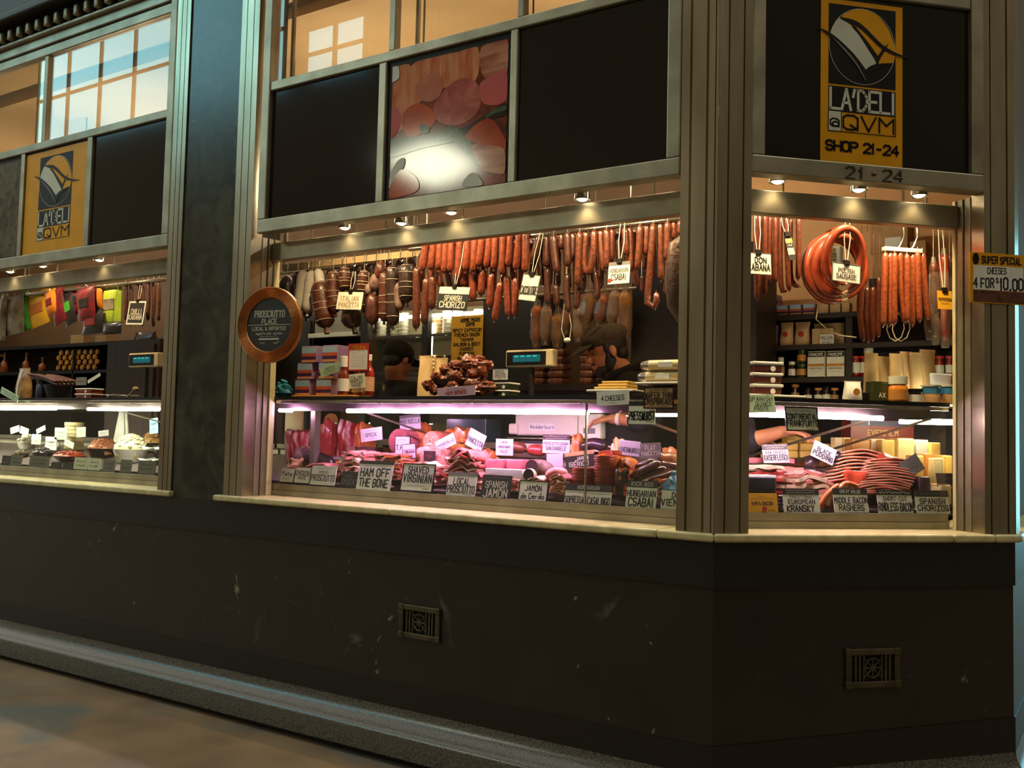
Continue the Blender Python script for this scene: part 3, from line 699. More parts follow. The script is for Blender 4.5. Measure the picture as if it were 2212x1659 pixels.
caA = case('long glass display case of cured meats lit pink behind the marble sill', 'A', -3.0, None,
     [(-3.0, xa(1267, YG)), (xa(1267, YG), -.08)], [(xa(606), xa(632), PINKT, .235), (xa(752), xa(1272), PINKT, .235), (-.55, -.2, WHITET, .42)], [(xa(775), xa(775)+.34), (xa(1340), xa(1340)+.38)])
part('end_post', MB().box(xa(672, .3), xa(672, .3)+.03, .30, .34, 1.30, 1.655), STEEL2, caA)
part('glass_shelf', MB().box(-2.2, -.75, .37, .62, 1.392, 1.399), GLASSC, caA)
for a, b in ((790, 872), (966, 1065), (1080, 1155)): part('shelf_edge', MB().box(xa(a, .37), xa(b, .37), .366, .371, 1.391, 1.4), EDGE, caA)  # painted glints: bright strips where the tubes would mirror in the glass
for a in (-2.18, -1.5, -.8): part('shelf_leg', MB().box(a, a+.012, .5, .512, 1.30, 1.392), STEEL2, caA)
caB = case('short glass display case of bacon and cheese behind the angled opening', 'B', None, 1.055,
     [(.075, 1.045)], [(ub(1590), ub(1905), PINK2, .235), (ub(1990, .40), ub(2062, .40), WHITET, .40), (ub(1950, .6), ub(2062, .6), WHITET, .62)], [(ub(1895), ub(1895)-.34), (ub(2010), ub(2010)-.3)])
part('end_glass', MB().box(1.043, 1.047, YG, .7, 1.2385, 1.655), GLASSC, caB)
caL = case('glass display case of antipasti behind the left shopfront', 'A', -7.5, xl0+.02, [(-7.5, -5.2), (-5.2, xl0+.02)], [(-7.4, xa(122), COOLT, .235), (xa(192), xa(345), COOLT, .235)], [(xa(240), xa(240)+.5)])
part('shelf_glass', MB().box(-7.2, -3.2, .45, .62, 1.392, 1.399), GLASSC, caL)
# ================================================================ FOOD HELPERS
def meat(nm, c, c2, sc=30, rough=.38, **k): return mat('food_'+nm, srgb(*c), rough, 0, srgb(*c2), sc, **k)
CHOR = meat('chorizo', (152, 72, 40), (98, 38, 21), 70, coat=1., bump=.25, bscale=160)
CHORD = meat('dark_salami', (92, 46, 29), (46, 21, 14), 80, coat=.9, bump=.4, bscale=150)
CSAB2 = meat('thin_sausage', (166, 84, 42), (110, 46, 22), 80, coat=.8, bump=.35, bscale=150)
CSAB = meat('csabai', (122, 60, 32), (58, 26, 15), 90, coat=.9, bump=.4, bscale=150)
KABA = meat('kabana', (106, 48, 24), (70, 28, 14), 60, coat=.3, bump=.2, bscale=140)
POLI = meat('polish', (164, 68, 31), (126, 45, 20), 24, coat=.55, bump=.12, bscale=120)
WSAL = meat('white_salami', (236, 230, 216), (206, 192, 172), 26, rough=.7)
BRES = meat('cured_beef', (104, 54, 38), (54, 27, 20), 40, coat=.25, bump=.3, bscale=90)
BLKM = meat('black_meat', (62, 38, 30), (34, 22, 18), 40, coat=.25, bump=.3, bscale=90)
GREYM = meat('mould_salami', (146, 118, 104), (86, 56, 46), 40, rough=.6, bump=.2)
HAMP = meat('ham_pink', (238, 166, 152), (214, 118, 110), 24, coat=.4, dist=1.)
HAMR = meat('ham_red', (196, 70, 62), (136, 30, 30), 26, coat=.4, dist=1.2)
RAWH = meat('raw_ham', (236, 196, 178), (166, 38, 40), 5, coat=.4, dist=2.2, stretch=(2.2, 1, .7), ramp=(.52, .60))
FAT = meat('fat', (242, 222, 190), (228, 194, 158), 20, coat=.3)
ORAN = meat('smoked_ham', (226, 132, 62), (188, 88, 36), 16, coat=.35)
MORT = meat('mortadella', (224, 128, 136), (206, 100, 112), 40)
BROW = meat('brown_meat', (140, 78, 50), (92, 46, 30), 26, coat=.3, bump=.2)
PURP = meat('dark_purple', (66, 36, 46), (40, 22, 30), 18, coat=.6)
SALM = meat('salami_slice', (176, 70, 46), (132, 44, 30), 120, coat=.3)
BEIG = meat('pale_slices', (232, 188, 150), (206, 150, 112), 22, coat=.3, dist=.8)
RASH = meat('rasher_red', (208, 84, 50), (172, 54, 32), 24, coat=.35)
CHEE = meat('cheese', (236, 200, 110), (222, 176, 80), 10, rough=.45)
CHEW = meat('pale_cheese', (244, 226, 170), (232, 206, 140), 10, rough=.45)
WAX = meat('cheese_rind', (214, 150, 70), (190, 122, 50), 10)
STRING = mat('butcher_string', srgb(226, 212, 178), .8)
PLAS = glassmat('plastic_wrap', (.92, .90, .84), 2.2, .18, haze=.10, hazecol=(.9, .8, .62))
TIN = mat('tin_plate', srgb(206, 200, 190), .35, .6)
PLATE = mat('white_plate', srgb(238, 234, 222), .25)
def G(face): return ROT[face]
def fxy(face, px, py, d):
    """point in the face's own frame (u along the face, v inward, z)"""
    if face == 'A': return onA(px, py, d)
    return locB(onB(px, py, d))
def wxy(face, u, v, z): return Vector((u, v, z)) if face == 'A' else toB(u, v, z)
def msz(face, px, py, d, n):  # metres for n pixels at that spot
    r = onA(px, py, d) if face == 'A' else onB(px, py, d)
    return n*(r-CAM).dot(_fw)/F
def sausage(face, d, pts, rpx, m, label, group, name='hanging_sausage', cat='sausage', knot=True, string=.0, lumpy=0., n=10, seed=0, net=False, tied=False, smat=None):
    """pts: photo pixels along its length; rpx its half width in pixels"""
    P = [fxy(face, x, y, d + (p[2] if len(p) > 2 else 0)) for p in pts for x, y in [(p[0], p[1])]]
    # resample
    k = 11; segs = [(b-a).length for a, b in zip(P[:-1], P[1:])]; L = sum(segs); path = []
    if len(P) == 2: P = [P[0], P[0].lerp(P[1], .5), P[1]]
    cr = smoothpoly3(P, 5)
    r = msz(face, pts[0][0], pts[0][1], d, rpx); rad = []
    kk = len(cr)
    acc = [0.]
    for a, b in zip(cr[:-1], cr[1:]): acc.append(acc[-1]+(b-a).length)
    L = acc[-1]; fine = []
    N_ = 13
    for i in range(N_):
        tpos = i/(N_-1); tpos = .5-.5*math.cos(math.pi*tpos)   # denser at the ends
        s_ = tpos*L; j = max(0, min(kk-2, next((q for q in range(kk-1) if acc[q+1] >= s_-1e-9), kk-2)))
        f_ = (s_-acc[j])/max(acc[j+1]-acc[j], 1e-9); fine.append(cr[j].lerp(cr[j+1], f_))
        e = min(s_, L-s_)/(r*1.3); q = math.sqrt(max(0, 1-(1-min(e, 1))**2))
        rr = r*max(.16, q)
        if lumpy: rr *= 1 + lumpy*math.sin(seed*3+tpos*9) 
        if tied: rr *= 1 - .10*abs(math.cos(tpos*math.pi*5))**6
        rad.append(rr)
    base = wxy(face, *P[-1])
    t = thing(name, label, cat, base, G(face), group)
    o = P[-1]
    part('casing', MB().tube([p-o for p in fine], rad, n), m, t, True)
    d0 = (fine[0]-fine[1]).normalized()
    if string: part('string', MB().tube([fine[0]-o+Vector((0, 0, -.003)), fine[0]-o+Vector((0, 0, string))], .0011, 5), smat or STRING, t)
    d1 = (fine[-1]-fine[-2]).normalized(); part('tie', MB().tube([fine[-1]-o-d1*r*.2, fine[-1]-o+d1*r*.5], [r*.2, r*.28], 6), m, t, True)
    if tied:
        for q_ in (.2, .35, .5, .65, .8):
            mb = MB()
            i = int(q_*(N_-1)); c = fine[i]-o; rr = rad[i]*1.01
            tn = (fine[i+1]-fine[i-1]).normalized(); a = tn.orthogonal().normalized(); b = tn.cross(a)
            mb.tube([c+a*rr*math.cos(w_*math.pi/8)+b*rr*math.sin(w_*math.pi/8) for w_ in range(17)], .0016, 4, caps=False)
            part('net_string', mb, STRING, t)
    return t
def smoothpoly3(P, n):
    out = []; k = len(P)
    for i in range(k-1):
        p0, p1, p2, p3 = P[max(i-1, 0)], P[i], P[i+1], P[min(i+2, k-1)]
        for j in range(n):
            t = j/n; out.append(.5*((2*p1)+(-p0+p2)*t+(2*p0-5*p1+4*p2-p3)*t*t+(-p0+3*p1-3*p2+p3)*t**3))
    out.append(P[-1].copy()); return out
# ================================================================ HANGING RAILS
rl = thing('hanging_rail', 'pale wooden rail with hooks holding the dried meats at left', 'rail', (0, 0, 0))
a, b = onA(612, 584, .52), onA(905, 541, .52); zr = (a.z+b.z)/2
part('rail', MB().rbox(a.x, b.x+.02, .51, .53, zr-.018, zr+.018, .003), mat('pale_wood', srgb(206, 176, 128), .6), rl)
for k in range(12):
    x = a.x+.06+(b.x-a.x-.08)*k/11
    part('hook', MB().tube([(x, .508, zr+.02), (x, .498, zr+.012), (x, .496, zr-.02), (x, .502, zr-.04), (x+.006, .51, zr-.03)], .0025, 5), CHROME, rl)
part('bracket', MB().box(a.x, a.x+.02, .515, .53, zr, 4.05).box(b.x-.06, b.x-.04, .515, .53, zr, 4.05), STEEL2, rl)
def railbar(face, u0, u1, v, z, label):
    t = thing('hanging_rail', label, 'rail', FLOC[face], ROT[face])
    part('bar', MB().tube([(u0, v, z), (u1, v, z)], .011, 8), CHROME, t, True)
    for u in (u0+.05, u1-.05): part('hanger', MB().tube([(u, v, z), (u, v, 4.05)], .006, 6), STEEL2, t)
railbar('A', -1.75, -.2, .42, 2.41, 'steel bar holding the red and dark sausages above the pink case')
railbar('B', .2, 1.06, .40, 2.43, 'steel bar holding sausages and rings in the angled opening')
railbar('A', -2.75, -1.15, 1.75, 2.37, 'steel bar at the back holding plastic wrapped hams')
# ---------------------------------------------------------------- chorizos
def c2(x, y): return (860+x/4.1475, 470+y/4.1475)
up = [(250,215,480),(322,290,470),(372,362,470),(430,410,500),(478,465,490),(552,532,560),(628,600,480),(684,672,490),(752,720,440),(822,790,455),(870,858,465),(940,930,512),(1008,985,440),(1085,1052,470),(1142,1135,490)]
for i, (xt, xb, yb) in enumerate(up):
    sausage('A', .40, [c2(xt, 215-xt*.085), c2((xt+xb)/2+4, (yb+140)/2), c2(xb, yb)], 8.3, CHOR, '%s short red chorizo in the upper bright row, counted from the left' % ORD[i], 'red chorizos in the upper row', string=.05)
lo = [[(168,440),(165,700),(160,1000)],[(252,540),(245,740),(232,955)],[(310,520),(305,660),(300,820)],[(592,490),(586,560),(580,620)],[(660,480),(668,610),(672,748)],[(750,470),(748,590),(744,698)],[(838,500),(830,650),(818,808)],[(918,575),(895,740),(862,925)],[(975,515),(980,700),(992,890)],[(1050,540),(1050,700),(1046,890)]]
for i, q_ in enumerate(lo):
    sausage('A', .43, [c2(*p) for p in q_], 8.4, CHOR if i > 2 else CSAB, '%s red chorizo in the lower row, counted from the left' % ORD[i], 'red chorizos in the lower row', string=.16)
# ---------------------------------------------------------------- dark salamis
def c3(x, y): return (1140+x/4.1475, 460+y/4.1475)
ds = [[(110,200),(75,320),(40,440)],[(165,190),(165,330),(165,485)],[(230,190),(240,370),(262,540)],[(300,180),(300,250),(298,330)],[(355,170),(358,320),(360,480)],[(405,170),(405,300),(402,420)],[(465,165),(455,400),(442,650)],[(530,160),(510,330),(505,460),(530,555)],[(595,150),(592,330),(575,460),(540,558)],[(655,145),(660,330),(690,530)],[(705,140),(712,300),(702,500)],[(755,135),(752,280),(748,430)],[(870,125),(878,240),(880,380)],[(910,120),(918,320),(925,520)],[(1005,105),(1000,310),(980,510)],[(1070,100),(1062,240),(1058,380)],[(1125,90),(1100,450),(1075,740),(1085,830),(1120,860),(1155,800),(1150,710)],[(1190,80),(1192,340),(1195,605)],[(1252,75),(1250,250),(1245,420)],[(1308,70),(1310,150),(1312,240)],[(1365,65),(1366,130),(1366,200)]]
for i, q_ in enumerate(ds):
    m = CHORD if i < 6 else CSAB
    sausage('A', .41+.02*(i % 2), [c3(*p) for p in q_], 8.4 if i < 6 else 7.8, m, '%s dark speckled salami in the upper row, counted from the SPANISH CHORIZO side' % ORD[i], 'dark salamis in the upper row', string=.05)
dl = [[(170,490),(178,660),(178,820)],[(250,640),(255,740),(258,835)],[(352,545),(350,720),(365,890)],[(440,600),(445,730),(432,860)],[(480,560),(482,620),(480,690)],[(600,520),(618,660),(622,780)],[(1020,560),(1022,640),(1022,705)],[(1232,590),(1232,660),(1230,720)]]
for i, q_ in enumerate(dl):
    sausage('A', .45, [c3(*p) for p in q_], 7.4 if i < 6 else 4.5, CHORD, '%s dark salami hanging lower, counted from the left' % ORD[i], 'dark salamis in the lower row', string=.16)
# rear rows that fill the rails
rr_ = random.Random(3)
for i in range(12): 
    px = 912+19.5*i; yt = 545-(px-905)*.125; sausage('A', .475, [(px, yt), (px+rr_.uniform(-3, 3), yt+50), (px+rr_.uniform(-5, 5), yt+92+rr_.uniform(-20, 22))], 7.8, CHOR, '%s red chorizo of the rear row, counted from the left' % ORD[i], 'red chorizos in the rear row', string=.05)
for i in range(17):
    px = 1150+18.5*i; yt = 515-(px-1150)*.11; sausage('A', .485, [(px, yt), (px+rr_.uniform(-3, 3), yt+55), (px+rr_.uniform(-5, 5), yt+105+rr_.uniform(-25, 30)*(1 if px < 1380 else .5))], 7.6, CHORD if i % 3 else CSAB, '%s dark salami of the rear row, counted from the left' % ORD[i], 'dark salamis in the rear row', string=.05)
# cords with a bell push hanging under the lower salamis
t = thing('light_pull', 'white oval light pull on two thin cords below the dark salamis', 'light pull', onA(1225, 735, .46))
part('knob', MB().ell((0, 0, 0), .017, .012, .012), PLATE, t, True)
part('cord', MB().tube([(.012, 0, .0), (.02, 0, .06), (.005, 0, .14), (.01, 0, .42)], .0016, 5).tube([(-.01, 0, 0), (-.03, 0, .05), (-.02, 0, .14), (-.005, 0, .42)], .0016, 5), STRING, t)
# ---------------------------------------------------------------- dried meats at left
def c1(x, y): return (500+x/4.1475, 480+y/4.1475)
dm_ = [('white_salami_stick', 'tall white-floured salami nearest the round chalkboard', [(650,430),(630,600),(605,800)], 11, WSAL, 0),
 ('white_salami_stick', 'tall white-floured salami second from the round chalkboard', [(725,430),(705,600),(680,815)], 11, WSAL, 0),
 ('white_salami_stick', 'shorter white-floured salami tucked behind the two tall ones', [(765,420),(790,500),(800,600)], 9, WSAL, 0),
 ('cured_meat', 'dark cured meat half hidden behind the round chalkboard', [(500,480),(495,600),(500,760)], 15, BLKM, 0),
 ('cured_meat', 'large netted cured meat with pear shape left of the ITALIAN card', [(800,520),(810,700),(850,950)], 20, BRES, 1),
 ('cured_meat', 'netted brown cured meat left of the ITALIAN card', [(915,430),(912,600),(930,815)], 13, BRES, 1),
 ('cured_meat', 'netted brown cured meat above the ITALIAN card', [(1020,400),(1015,500),(1020,610)], 12, BRES, 1),
 ('cured_meat', 'round dark cured meat below the ITALIAN card', [(1060,760),(1075,850),(1100,950)], 20, BLKM, 0),
 ('cured_meat', 'reddish cured meat right above the ITALIAN card', [(1190,430),(1180,520),(1170,640)], 11, BRES, 1),
 ('cured_meat', 'lumpy grey salami right of the ITALIAN card', [(1300,460),(1290,540),(1285,620)], 11, GREYM, 0),
 ('cured_meat', 'short grey lump hanging right of the ITALIAN card', [(1230,550),(1232,600),(1238,660)], 8, GREYM, 0),
 ('cured_meat', 'long brown cured meat below the grey lump', [(1262,640),(1262,760),(1262,920)], 13, BRES, 0),
 ('cured_meat', 'long thin cured meat with grey bloom beside the dark ones', [(1375,440),(1372,640),(1368,890)], 11, BRES, 1),
 ('cured_meat', 'small grey knob hanging between dark meats', [(1372,590),(1370,640),(1372,700)], 8, GREYM, 0),
 ('cured_meat', 'long dark cured meat left of the black one', [(1440,380),(1442,640),(1448,930)], 12, BLKM, 1),
 ('cured_meat', 'short pinkish cured meat in front of the black one', [(1505,540),(1500,660),(1512,790)], 9, GREYM, 0),
 ('cured_meat', 'thick black cured meat left of the red chorizos', [(1570,365),(1568,540),(1570,720)], 15, BLKM, 1),
 ('cured_meat', 'smoky brown cured meat behind the grey lumps', [(1335,350),(1338,420),(1336,520)], 11, BRES, 0)]
rr2 = random.Random(8)
for nm, lb, q_, r_, m, td in dm_:
    sausage('A', .50, [c1(*p) for p in q_], r_*1.22, m, lb, 'dried meats on the wooden rail', name=nm, cat='cured meat', string=.06, tied=bool(td), n=12)
for i in range(11):
    px = 640+25*i; yt = 590-(px-640)*.15; sausage('A', .585, [(px, yt), (px+2, yt+45), (px+rr2.uniform(-4, 4), yt+70+rr2.uniform(0, 45))], 12, BLKM if i % 2 else BRES, '%s cured meat of the rear row behind the rail, counted from the left' % ORD[i], 'cured meats in the rear row', name='cured_meat', cat='cured meat', string=.05, tied=i % 3 == 0, n=12)
railbar('A', -3.1, -2.0, .585, 2.40, 'second steel bar behind the pale wooden rail')
# netted ham against the corner post
t = thing('hanging_ham', 'dark netted ham hanging against the corner post', 'ham', onA(1462, 712, .30))
hp = [(1468, 505), (1452, 530), (1450, 600), (1453, 660), (1466, 712)]
P_ = [onA(x+16, y, .30) for x, y in hp]; o_ = onA(1462, 712, .30)
part('meat', MB().tube([p-o_ for p in P_], [.012, .045, .055, .05, .012], 14), meat('netted_ham', (92, 62, 46), (48, 32, 26), 90, bump=.8, bscale=60), t, True)
part('net_cord', MB().tube([P_[0]-o_, P_[0]-o_+Vector((0, .10, .14))], .003, 5), STRING, t)
# plastic wrapped hams at the back rail
wh = [(85,820,80,1170,45),(170,830,160,1150,48),(275,900,265,1170,52),(345,860,345,1050,42),(470,830,455,1120,50),(560,720,520,1000,55),(690,720,640,990,52),(790,690,755,1010,52),(880,690,860,1140,52),(830,880,850,1200,40)]
for i, (xa_, ya, xb_, yb, r_) in enumerate(wh):
    a, b = c3(xa_, ya), c3(xb_, yb)
    tt = sausage('A', 1.75, [a, ((a[0]+b[0])/2, (a[1]+b[1])/2), b], r_/4.1475*1.2, [ORAN, BEIG, WAX][i % 3], '%s plastic wrapped ham on the back rail, counted from the left' % ORD[i], 'wrapped hams on the back rail', name='wrapped_ham', cat='ham', string=.12 if i < 9 else .34, lumpy=.08, seed=i)
    P0, P1 = onA(*a, 1.75), onA(*b, 1.75); r = msz('A', *a, 1.75, r_/4.1475)*1.34
    part('wrap', MB().tube([P0-P1+Vector((0, 0, .03)), (P0-P1)*.7, (P0-P1)*.3, Vector((0, 0, -.03))], [r*.4, r*.95, r*1.15, r*.5], 9), PLAS, tt)
# ================================================================ SPOT LAMPS IN THE SLOT
def spotlamp(face, px, py, label, aim=(0, .25, -.6), e=26., d=.20, power=None, bulb=30.):
    P = fxy(face, px, py, d); t = thing('spot_lamp', label, 'lamp', wxy(face, *P), G(face), 'spot lamps behind the lintels')
    part('housing', MB().lathe([(.012, .05), (.03, .045), (.034, 0), (.03, 0), (.012, .03)], 14), CHROME, t, True)
    part('bulb', MB().ell((0, 0, .008), .024, .024, .014, 12, 6), glow('spot_bulb_%d' % bulb, (1., .86, .58), bulb), t, True)
    part('arm', MB().tube([(0, 0, .045), (0, -.012, .058), (0, -.037, .058)] if d < .1 else [(0, 0, .045), (0, -.045, .03), (0, -.045, 2.436-P.z)], .004, 6), STEEL2, t)
    v = Vector(aim).normalized(); q_ = v.to_track_quat('-Z', 'Y').to_euler()
    lamp('SPOT', 'spot_beam', (0, 0, -.012), power or e, WARM, .03, rot=q_, spot=math.radians(120), parent=t, blend=.8)
DOWN = (0, .10, -1)
spotlamp('A', 690, 440, 'small added spot lamp behind the lintel to brighten the white salamis', d=.192, e=15)  # unseen extra lamp, added only to brighten the white salamis
for k, (x, y) in enumerate(((745, 494), (867, 484), (975, 461), (1258, 432))):
    spotlamp('A', x, y, '%s small spot lamp in the slot of the long opening, counted from the left' % ORD[k], DOWN, 2.2, .085, bulb=9.)
for k, (x, y) in enumerate(((745, 494), (867, 484), (975, 461), (1150, 446), (1258, 432), (1385, 408))):
    spotlamp('A', x+40, y-52, '%s small spot lamp behind the lintel of the long opening, counted from the left' % ORD[k], d=.192, e=17)
for k, (x, y) in enumerate(((1680, 394), (1855, 412), (1985, 424))):
    spotlamp('B', x, y, '%s small spot lamp in the slot of the angled opening, counted from the left' % ORD[k], DOWN, 2.0, .085, bulb=9.)
    spotlamp('B', x, y-50, '%s small spot lamp behind the lintel of the angled opening, counted from the left' % ORD[k], d=.192, e=26)
for k, (x, y) in enumerate(((22, 588), (92, 576), (215, 563))):
    spotlamp('A', x, y, '%s small spot lamp in the slot of the left shopfront, counted from the left' % ORD[k], DOWN, 2.0, .085, bulb=9.)
    spotlamp('A', x+50, y-55, '%s small spot lamp behind the lintel of the left shopfront, counted from the left' % ORD[k], d=.192, e=17)
# ================================================================ SIGNS, LONG OPENING
CARDTINT = mat('card_tube_tint', srgb(198, 188, 196), .55)  # white card; the violet cast of the tubes is put into its colour
K, C = INK, CHALK
def fs(box, label, rows, card=CARD, **k):
    k.setdefault('lean', .20); return sign(box, 'A', .190, label, rows, card, **k)
fs((607, 1012, 634, 1041), 'small cream card lettered Pate at the left end of the case front', [('Pate', .62, .3, K), ('~', .25, .12, PGREY, .6)])
fs((638, 1010, 669, 1043), 'small cream card with two scribbled lines, second from the left case end', [('CHICKEN', .62, .3, K), ('PATE', .3, .2, K, .6)])
fs((672, 1006, 725, 1048), 'pale card lettered PROSCIUTTO with grey notes above', [('~', .86, .10, PGREY, .6), ('SMOKED', .66, .13, PGREY, .5), ('PROSCIUTTO', .36, .3, K, .94)])
fs((737, 1018, 771, 1053), 'small black card with grey chalk writing left of HAM OFF THE BONE', [('~', .7, .16, PGREY, .6), ('DUCK', .36, .3, PGREY, .8)], CARDK)
fs((773, 995, 846, 1059), 'cream card lettered HAM OFF THE BONE with dark top strip', [('HAM OFF', .60, .26, K, .84, .17), ('THE BONE', .24, .26, K, .84, .17), ('~', .82, .05, PGREY, .7)], bands=[(.88, 1, CARDK)])
fs((867, 1001, 937, 1063), 'black-edged card lettered SHAVED VIRGINIAN', [('SHAVED', .77, .22, K, .62, .2), ('VIRGINIAN', .47, .27, K, .86, .2), ('~', .22, .04, PGREY, .6), ('~', .12, .06, K, .2, .2, .8)], border=(PBLACK, .04))
fs((966, 1020, 1028, 1074), 'cream card lettered LOCAL PROSCIUTTO with dark grey top strip', [('LOCAL', .62, .25, K, .56, .17), ('PROSCIUTTO', .30, .29, K, .92, .17), ('~', .1, .05, PGREY, .3, .2, .75)], bands=[(.85, 1, PGREY)])
fs((1040, 1026, 1103, 1079), 'black card chalked SPANISH JAMON', [('SPANISH', .60, .26, C, .72, .15), ('JAMÓN', .25, .30, C, .8, .17), ('~', .9, .05, PGREY, .7)], CARDK)
fs((1120, 1038, 1183, 1083), 'black-edged card lettered JAMON de Cerdo', [('JAMÓN', .62, .24, K, .56, .2), ('de Cerdo', .26, .26, K, .78, .2), ('~', .9, .05, PGREY, .5)], border=(PBLACK, .05))
fs((1220, 1046, 1320, 1093), 'wide card lettered SOPRESSA CASALINGO under black HUNGARIAN strip', [('HUNGARIAN', .84, .17, C, .46, .14), ('~', .6, .05, K, .42, .2, .25), ('~', .58, .05, K, .42, .2, .78), ('SOPRESSA', .26, .28, K, .40, .18, .22), ('CASALINGO', .24, .32, K, .46, .18, .74)], bands=[(.68, 1, CARDK)])
fs((1353, 1038, 1418, 1101), 'cream card lettered HUNGARIAN CSABAI under dark KICK ASS strip', [('KICK ASS', .88, .13, C, .76, .14), ('HUNGARIAN', .55, .2, K, .92, .17), ('CSABAI', .25, .27, K, .8, .2)], bands=[(.76, 1, CARDK)])
fs((1428, 1060, 1486, 1103), 'cream card lettered VIENNA partly behind the corner post', [('DON', .76, .26, K, .5, .16, .62), ('VIENNA', .40, .32, K, .96, .17), ('~', .08, .04, PGREY, .9)])
def ms(box, d, label, rows, card=CARDTINT, **k): return sign(box, 'A', d, label, rows, card, **k)
ms((778, 921, 826, 956), .40, 'tilted bright card with SPECK in the left half of the pink case', [('~', .82, .08, K, .5), ('SPECK', .48, .26, K, .56, .14), ('~', .16, .06, K, .3)], roll=.12)
ms((862, 893, 909, 931), .60, 'card lettered MORTADELLA standing at the back of the pink case', [('~', .9, .08, K, .8), ('MORTADELLA', .55, .3, K, .92, .14), ('~', .2, .06, K, .4)], roll=.10, bands=[(.78, 1, PGREY)])
ms((853, 942, 886, 982), .45, 'upright dark-edged card lettered T.HAM before the mortadella', [('~', .8, .06, K, .5), ('T.HAM', .38, .24, K, .8, .16)], border=(CARDK, .035))
ms((868, 957, 899, 993), .36, 'small dusky pink card in front of the T.HAM card', [('ZINGARA', .5, .24, K, .8, .14), ('~', .2, .05, K, .5)], CARDP, border=(CARDK, .03), roll=.1)
ms((938, 934, 986, 979), .44, 'card lettered CAPOCOLLO leaning right beside the dotted salami', [('~', .8, .06, K, .5), ('CAPOCOLLO', .45, .24, K, .92, .14), ('~', .14, .05, K, .3)], roll=.42)
ms((1004, 924, 1051, 978), .44, 'card lettered PANCETTA leaning left with steep tilt', [('~', .85, .06, K, .7), ('PANCETTA', .42, .27, K, .94, .16)], roll=-.40)
ms((1071, 948, 1108, 984), .42, 'plain square card with three short lines right of PANCETTA', [('LOCAL', .8, .12, K, .4), ('SMOKED BEEF', .52, .12, K, .7), ('FILLET', .24, .14, K, .4)])
ms((1172, 939, 1230, 979), .42, 'card for SAN DANIELE ham with dark strip and tiny Italian flag', [('~', .92, .06, C, .85), ('~', .8, .06, C, .8), ('PROSCIUTTO CRUDO', .52, .15, K, .9, .13), ('SAN DANIELE', .26, .2, K, .75, .14)], bands=[(.72, 1, PURP)])
ms((1180, 979, 1216, 1014), .34, 'blank white card tinted violet below the SAN DANIELE card', [], roll=.04)
ms((1219, 970, 1286, 1015), .33, 'black card chalked JAMON IBERICO with brown top strip', [('JAMÓN', .56, .2, C, .5, .2, .58), ('IBÉRICO', .24, .26, C, .76, .2, .45)], CARDK, bands=[(.76, 1, KRAFT)], roll=.14)
ms((1335, 950, 1383, 986), .42, 'card lettered LIVERWURST near the corner post', [('~', .85, .05, K, .8), ('LIVERWURST', .36, .3, K, .94, .15)], roll=-.08)
ms((1382, 955, 1428, 991), .42, 'violet-grey card chalked FLAT PANCETTA beside LIVERWURST', [('FLAT', .66, .26, C, .5, .2), ('PANCETTA', .3, .26, C, .92, .17)], PGREY, roll=.08)
sign((1390, 836, 1455, 883), 'A', .13, 'brown black-edged card lettered WAFER THIN CRISPBREADS by the corner post', [('GLUTEN FREE', .86, .10, K, .6, .12), ('WAFER THIN', .62, .25, K, .88, .16), ('CRISPBREADS', .33, .25, K, .92, .16), ('~', .1, .06, K, .7)], KRAFT, border=(PBLACK, .05))
sign((1358, 867, 1415, 916), 'A', .15, 'grey card lettered PRESSWURST below the crispbread card', [('PRESSWURST', .36, .36, K, .94, .2), ('~', .1, .05, K, .3, .2, .8)], CARD, bands=[(.80, 1, CARDK)])
sign((1288, 842, 1359, 877), 'A', .15, 'bright tilted card lettered 4 CHEESES on the case top', [('4 CHEESES', .5, .32, K, .7, .14), ('~', .16, .08, K, .3)], CARDW, roll=.05)
sign((944, 832, 1026, 859), 'A', .20, 'pinkish card lettered HAM BONES leaning below the smoked meat heap', [('~', .78, .14, K, .5), ('HAM BONES', .4, .34, REDP, .8, .2)], CARDP, roll=.06)
sign((1063, 795, 1099, 822), 'A', .30, 'small black-edged card lettered BASIL PESTO on tubs', [('BASIL', .68, .24, K, .6, .14), ('PESTO', .36, .24, K, .6, .14), ('~', .12, .1, K, .2)], CARDW, border=(PBLACK, .06))
sign((752, 742, 796, 801), 'A', .30, 'red-edged SPECIAL card with orange header over the sauce bottles', [('SPECIAL', .85, .13, YEL, .8, .2)]+[('~', .68-.075*k, .04, PGREY, .72) for k in range(8)], CARDW, border=(REDP, .05), bands=[(.77, .94, REDP)], name='poster_card')
sign((690, 780, 736, 816), 'A', .29, 'pale green card tilted in front of the striped tins', [('TRUFFLE', .66, .22, K, .7, .13), ('~', .36, .16, K, .7), ('~', .14, .1, K, .5)], CARDG, roll=.25)
sign((751, 806, 788, 840), 'A', .30, 'cream card with three handwritten lines on a sauce bottle', [('ITALIAN', .74, .2, K, .7), ('TRUFFLE', .48, .2, K, .8), ('SAUCE', .22, .2, K, .6)], CARD, roll=.06)
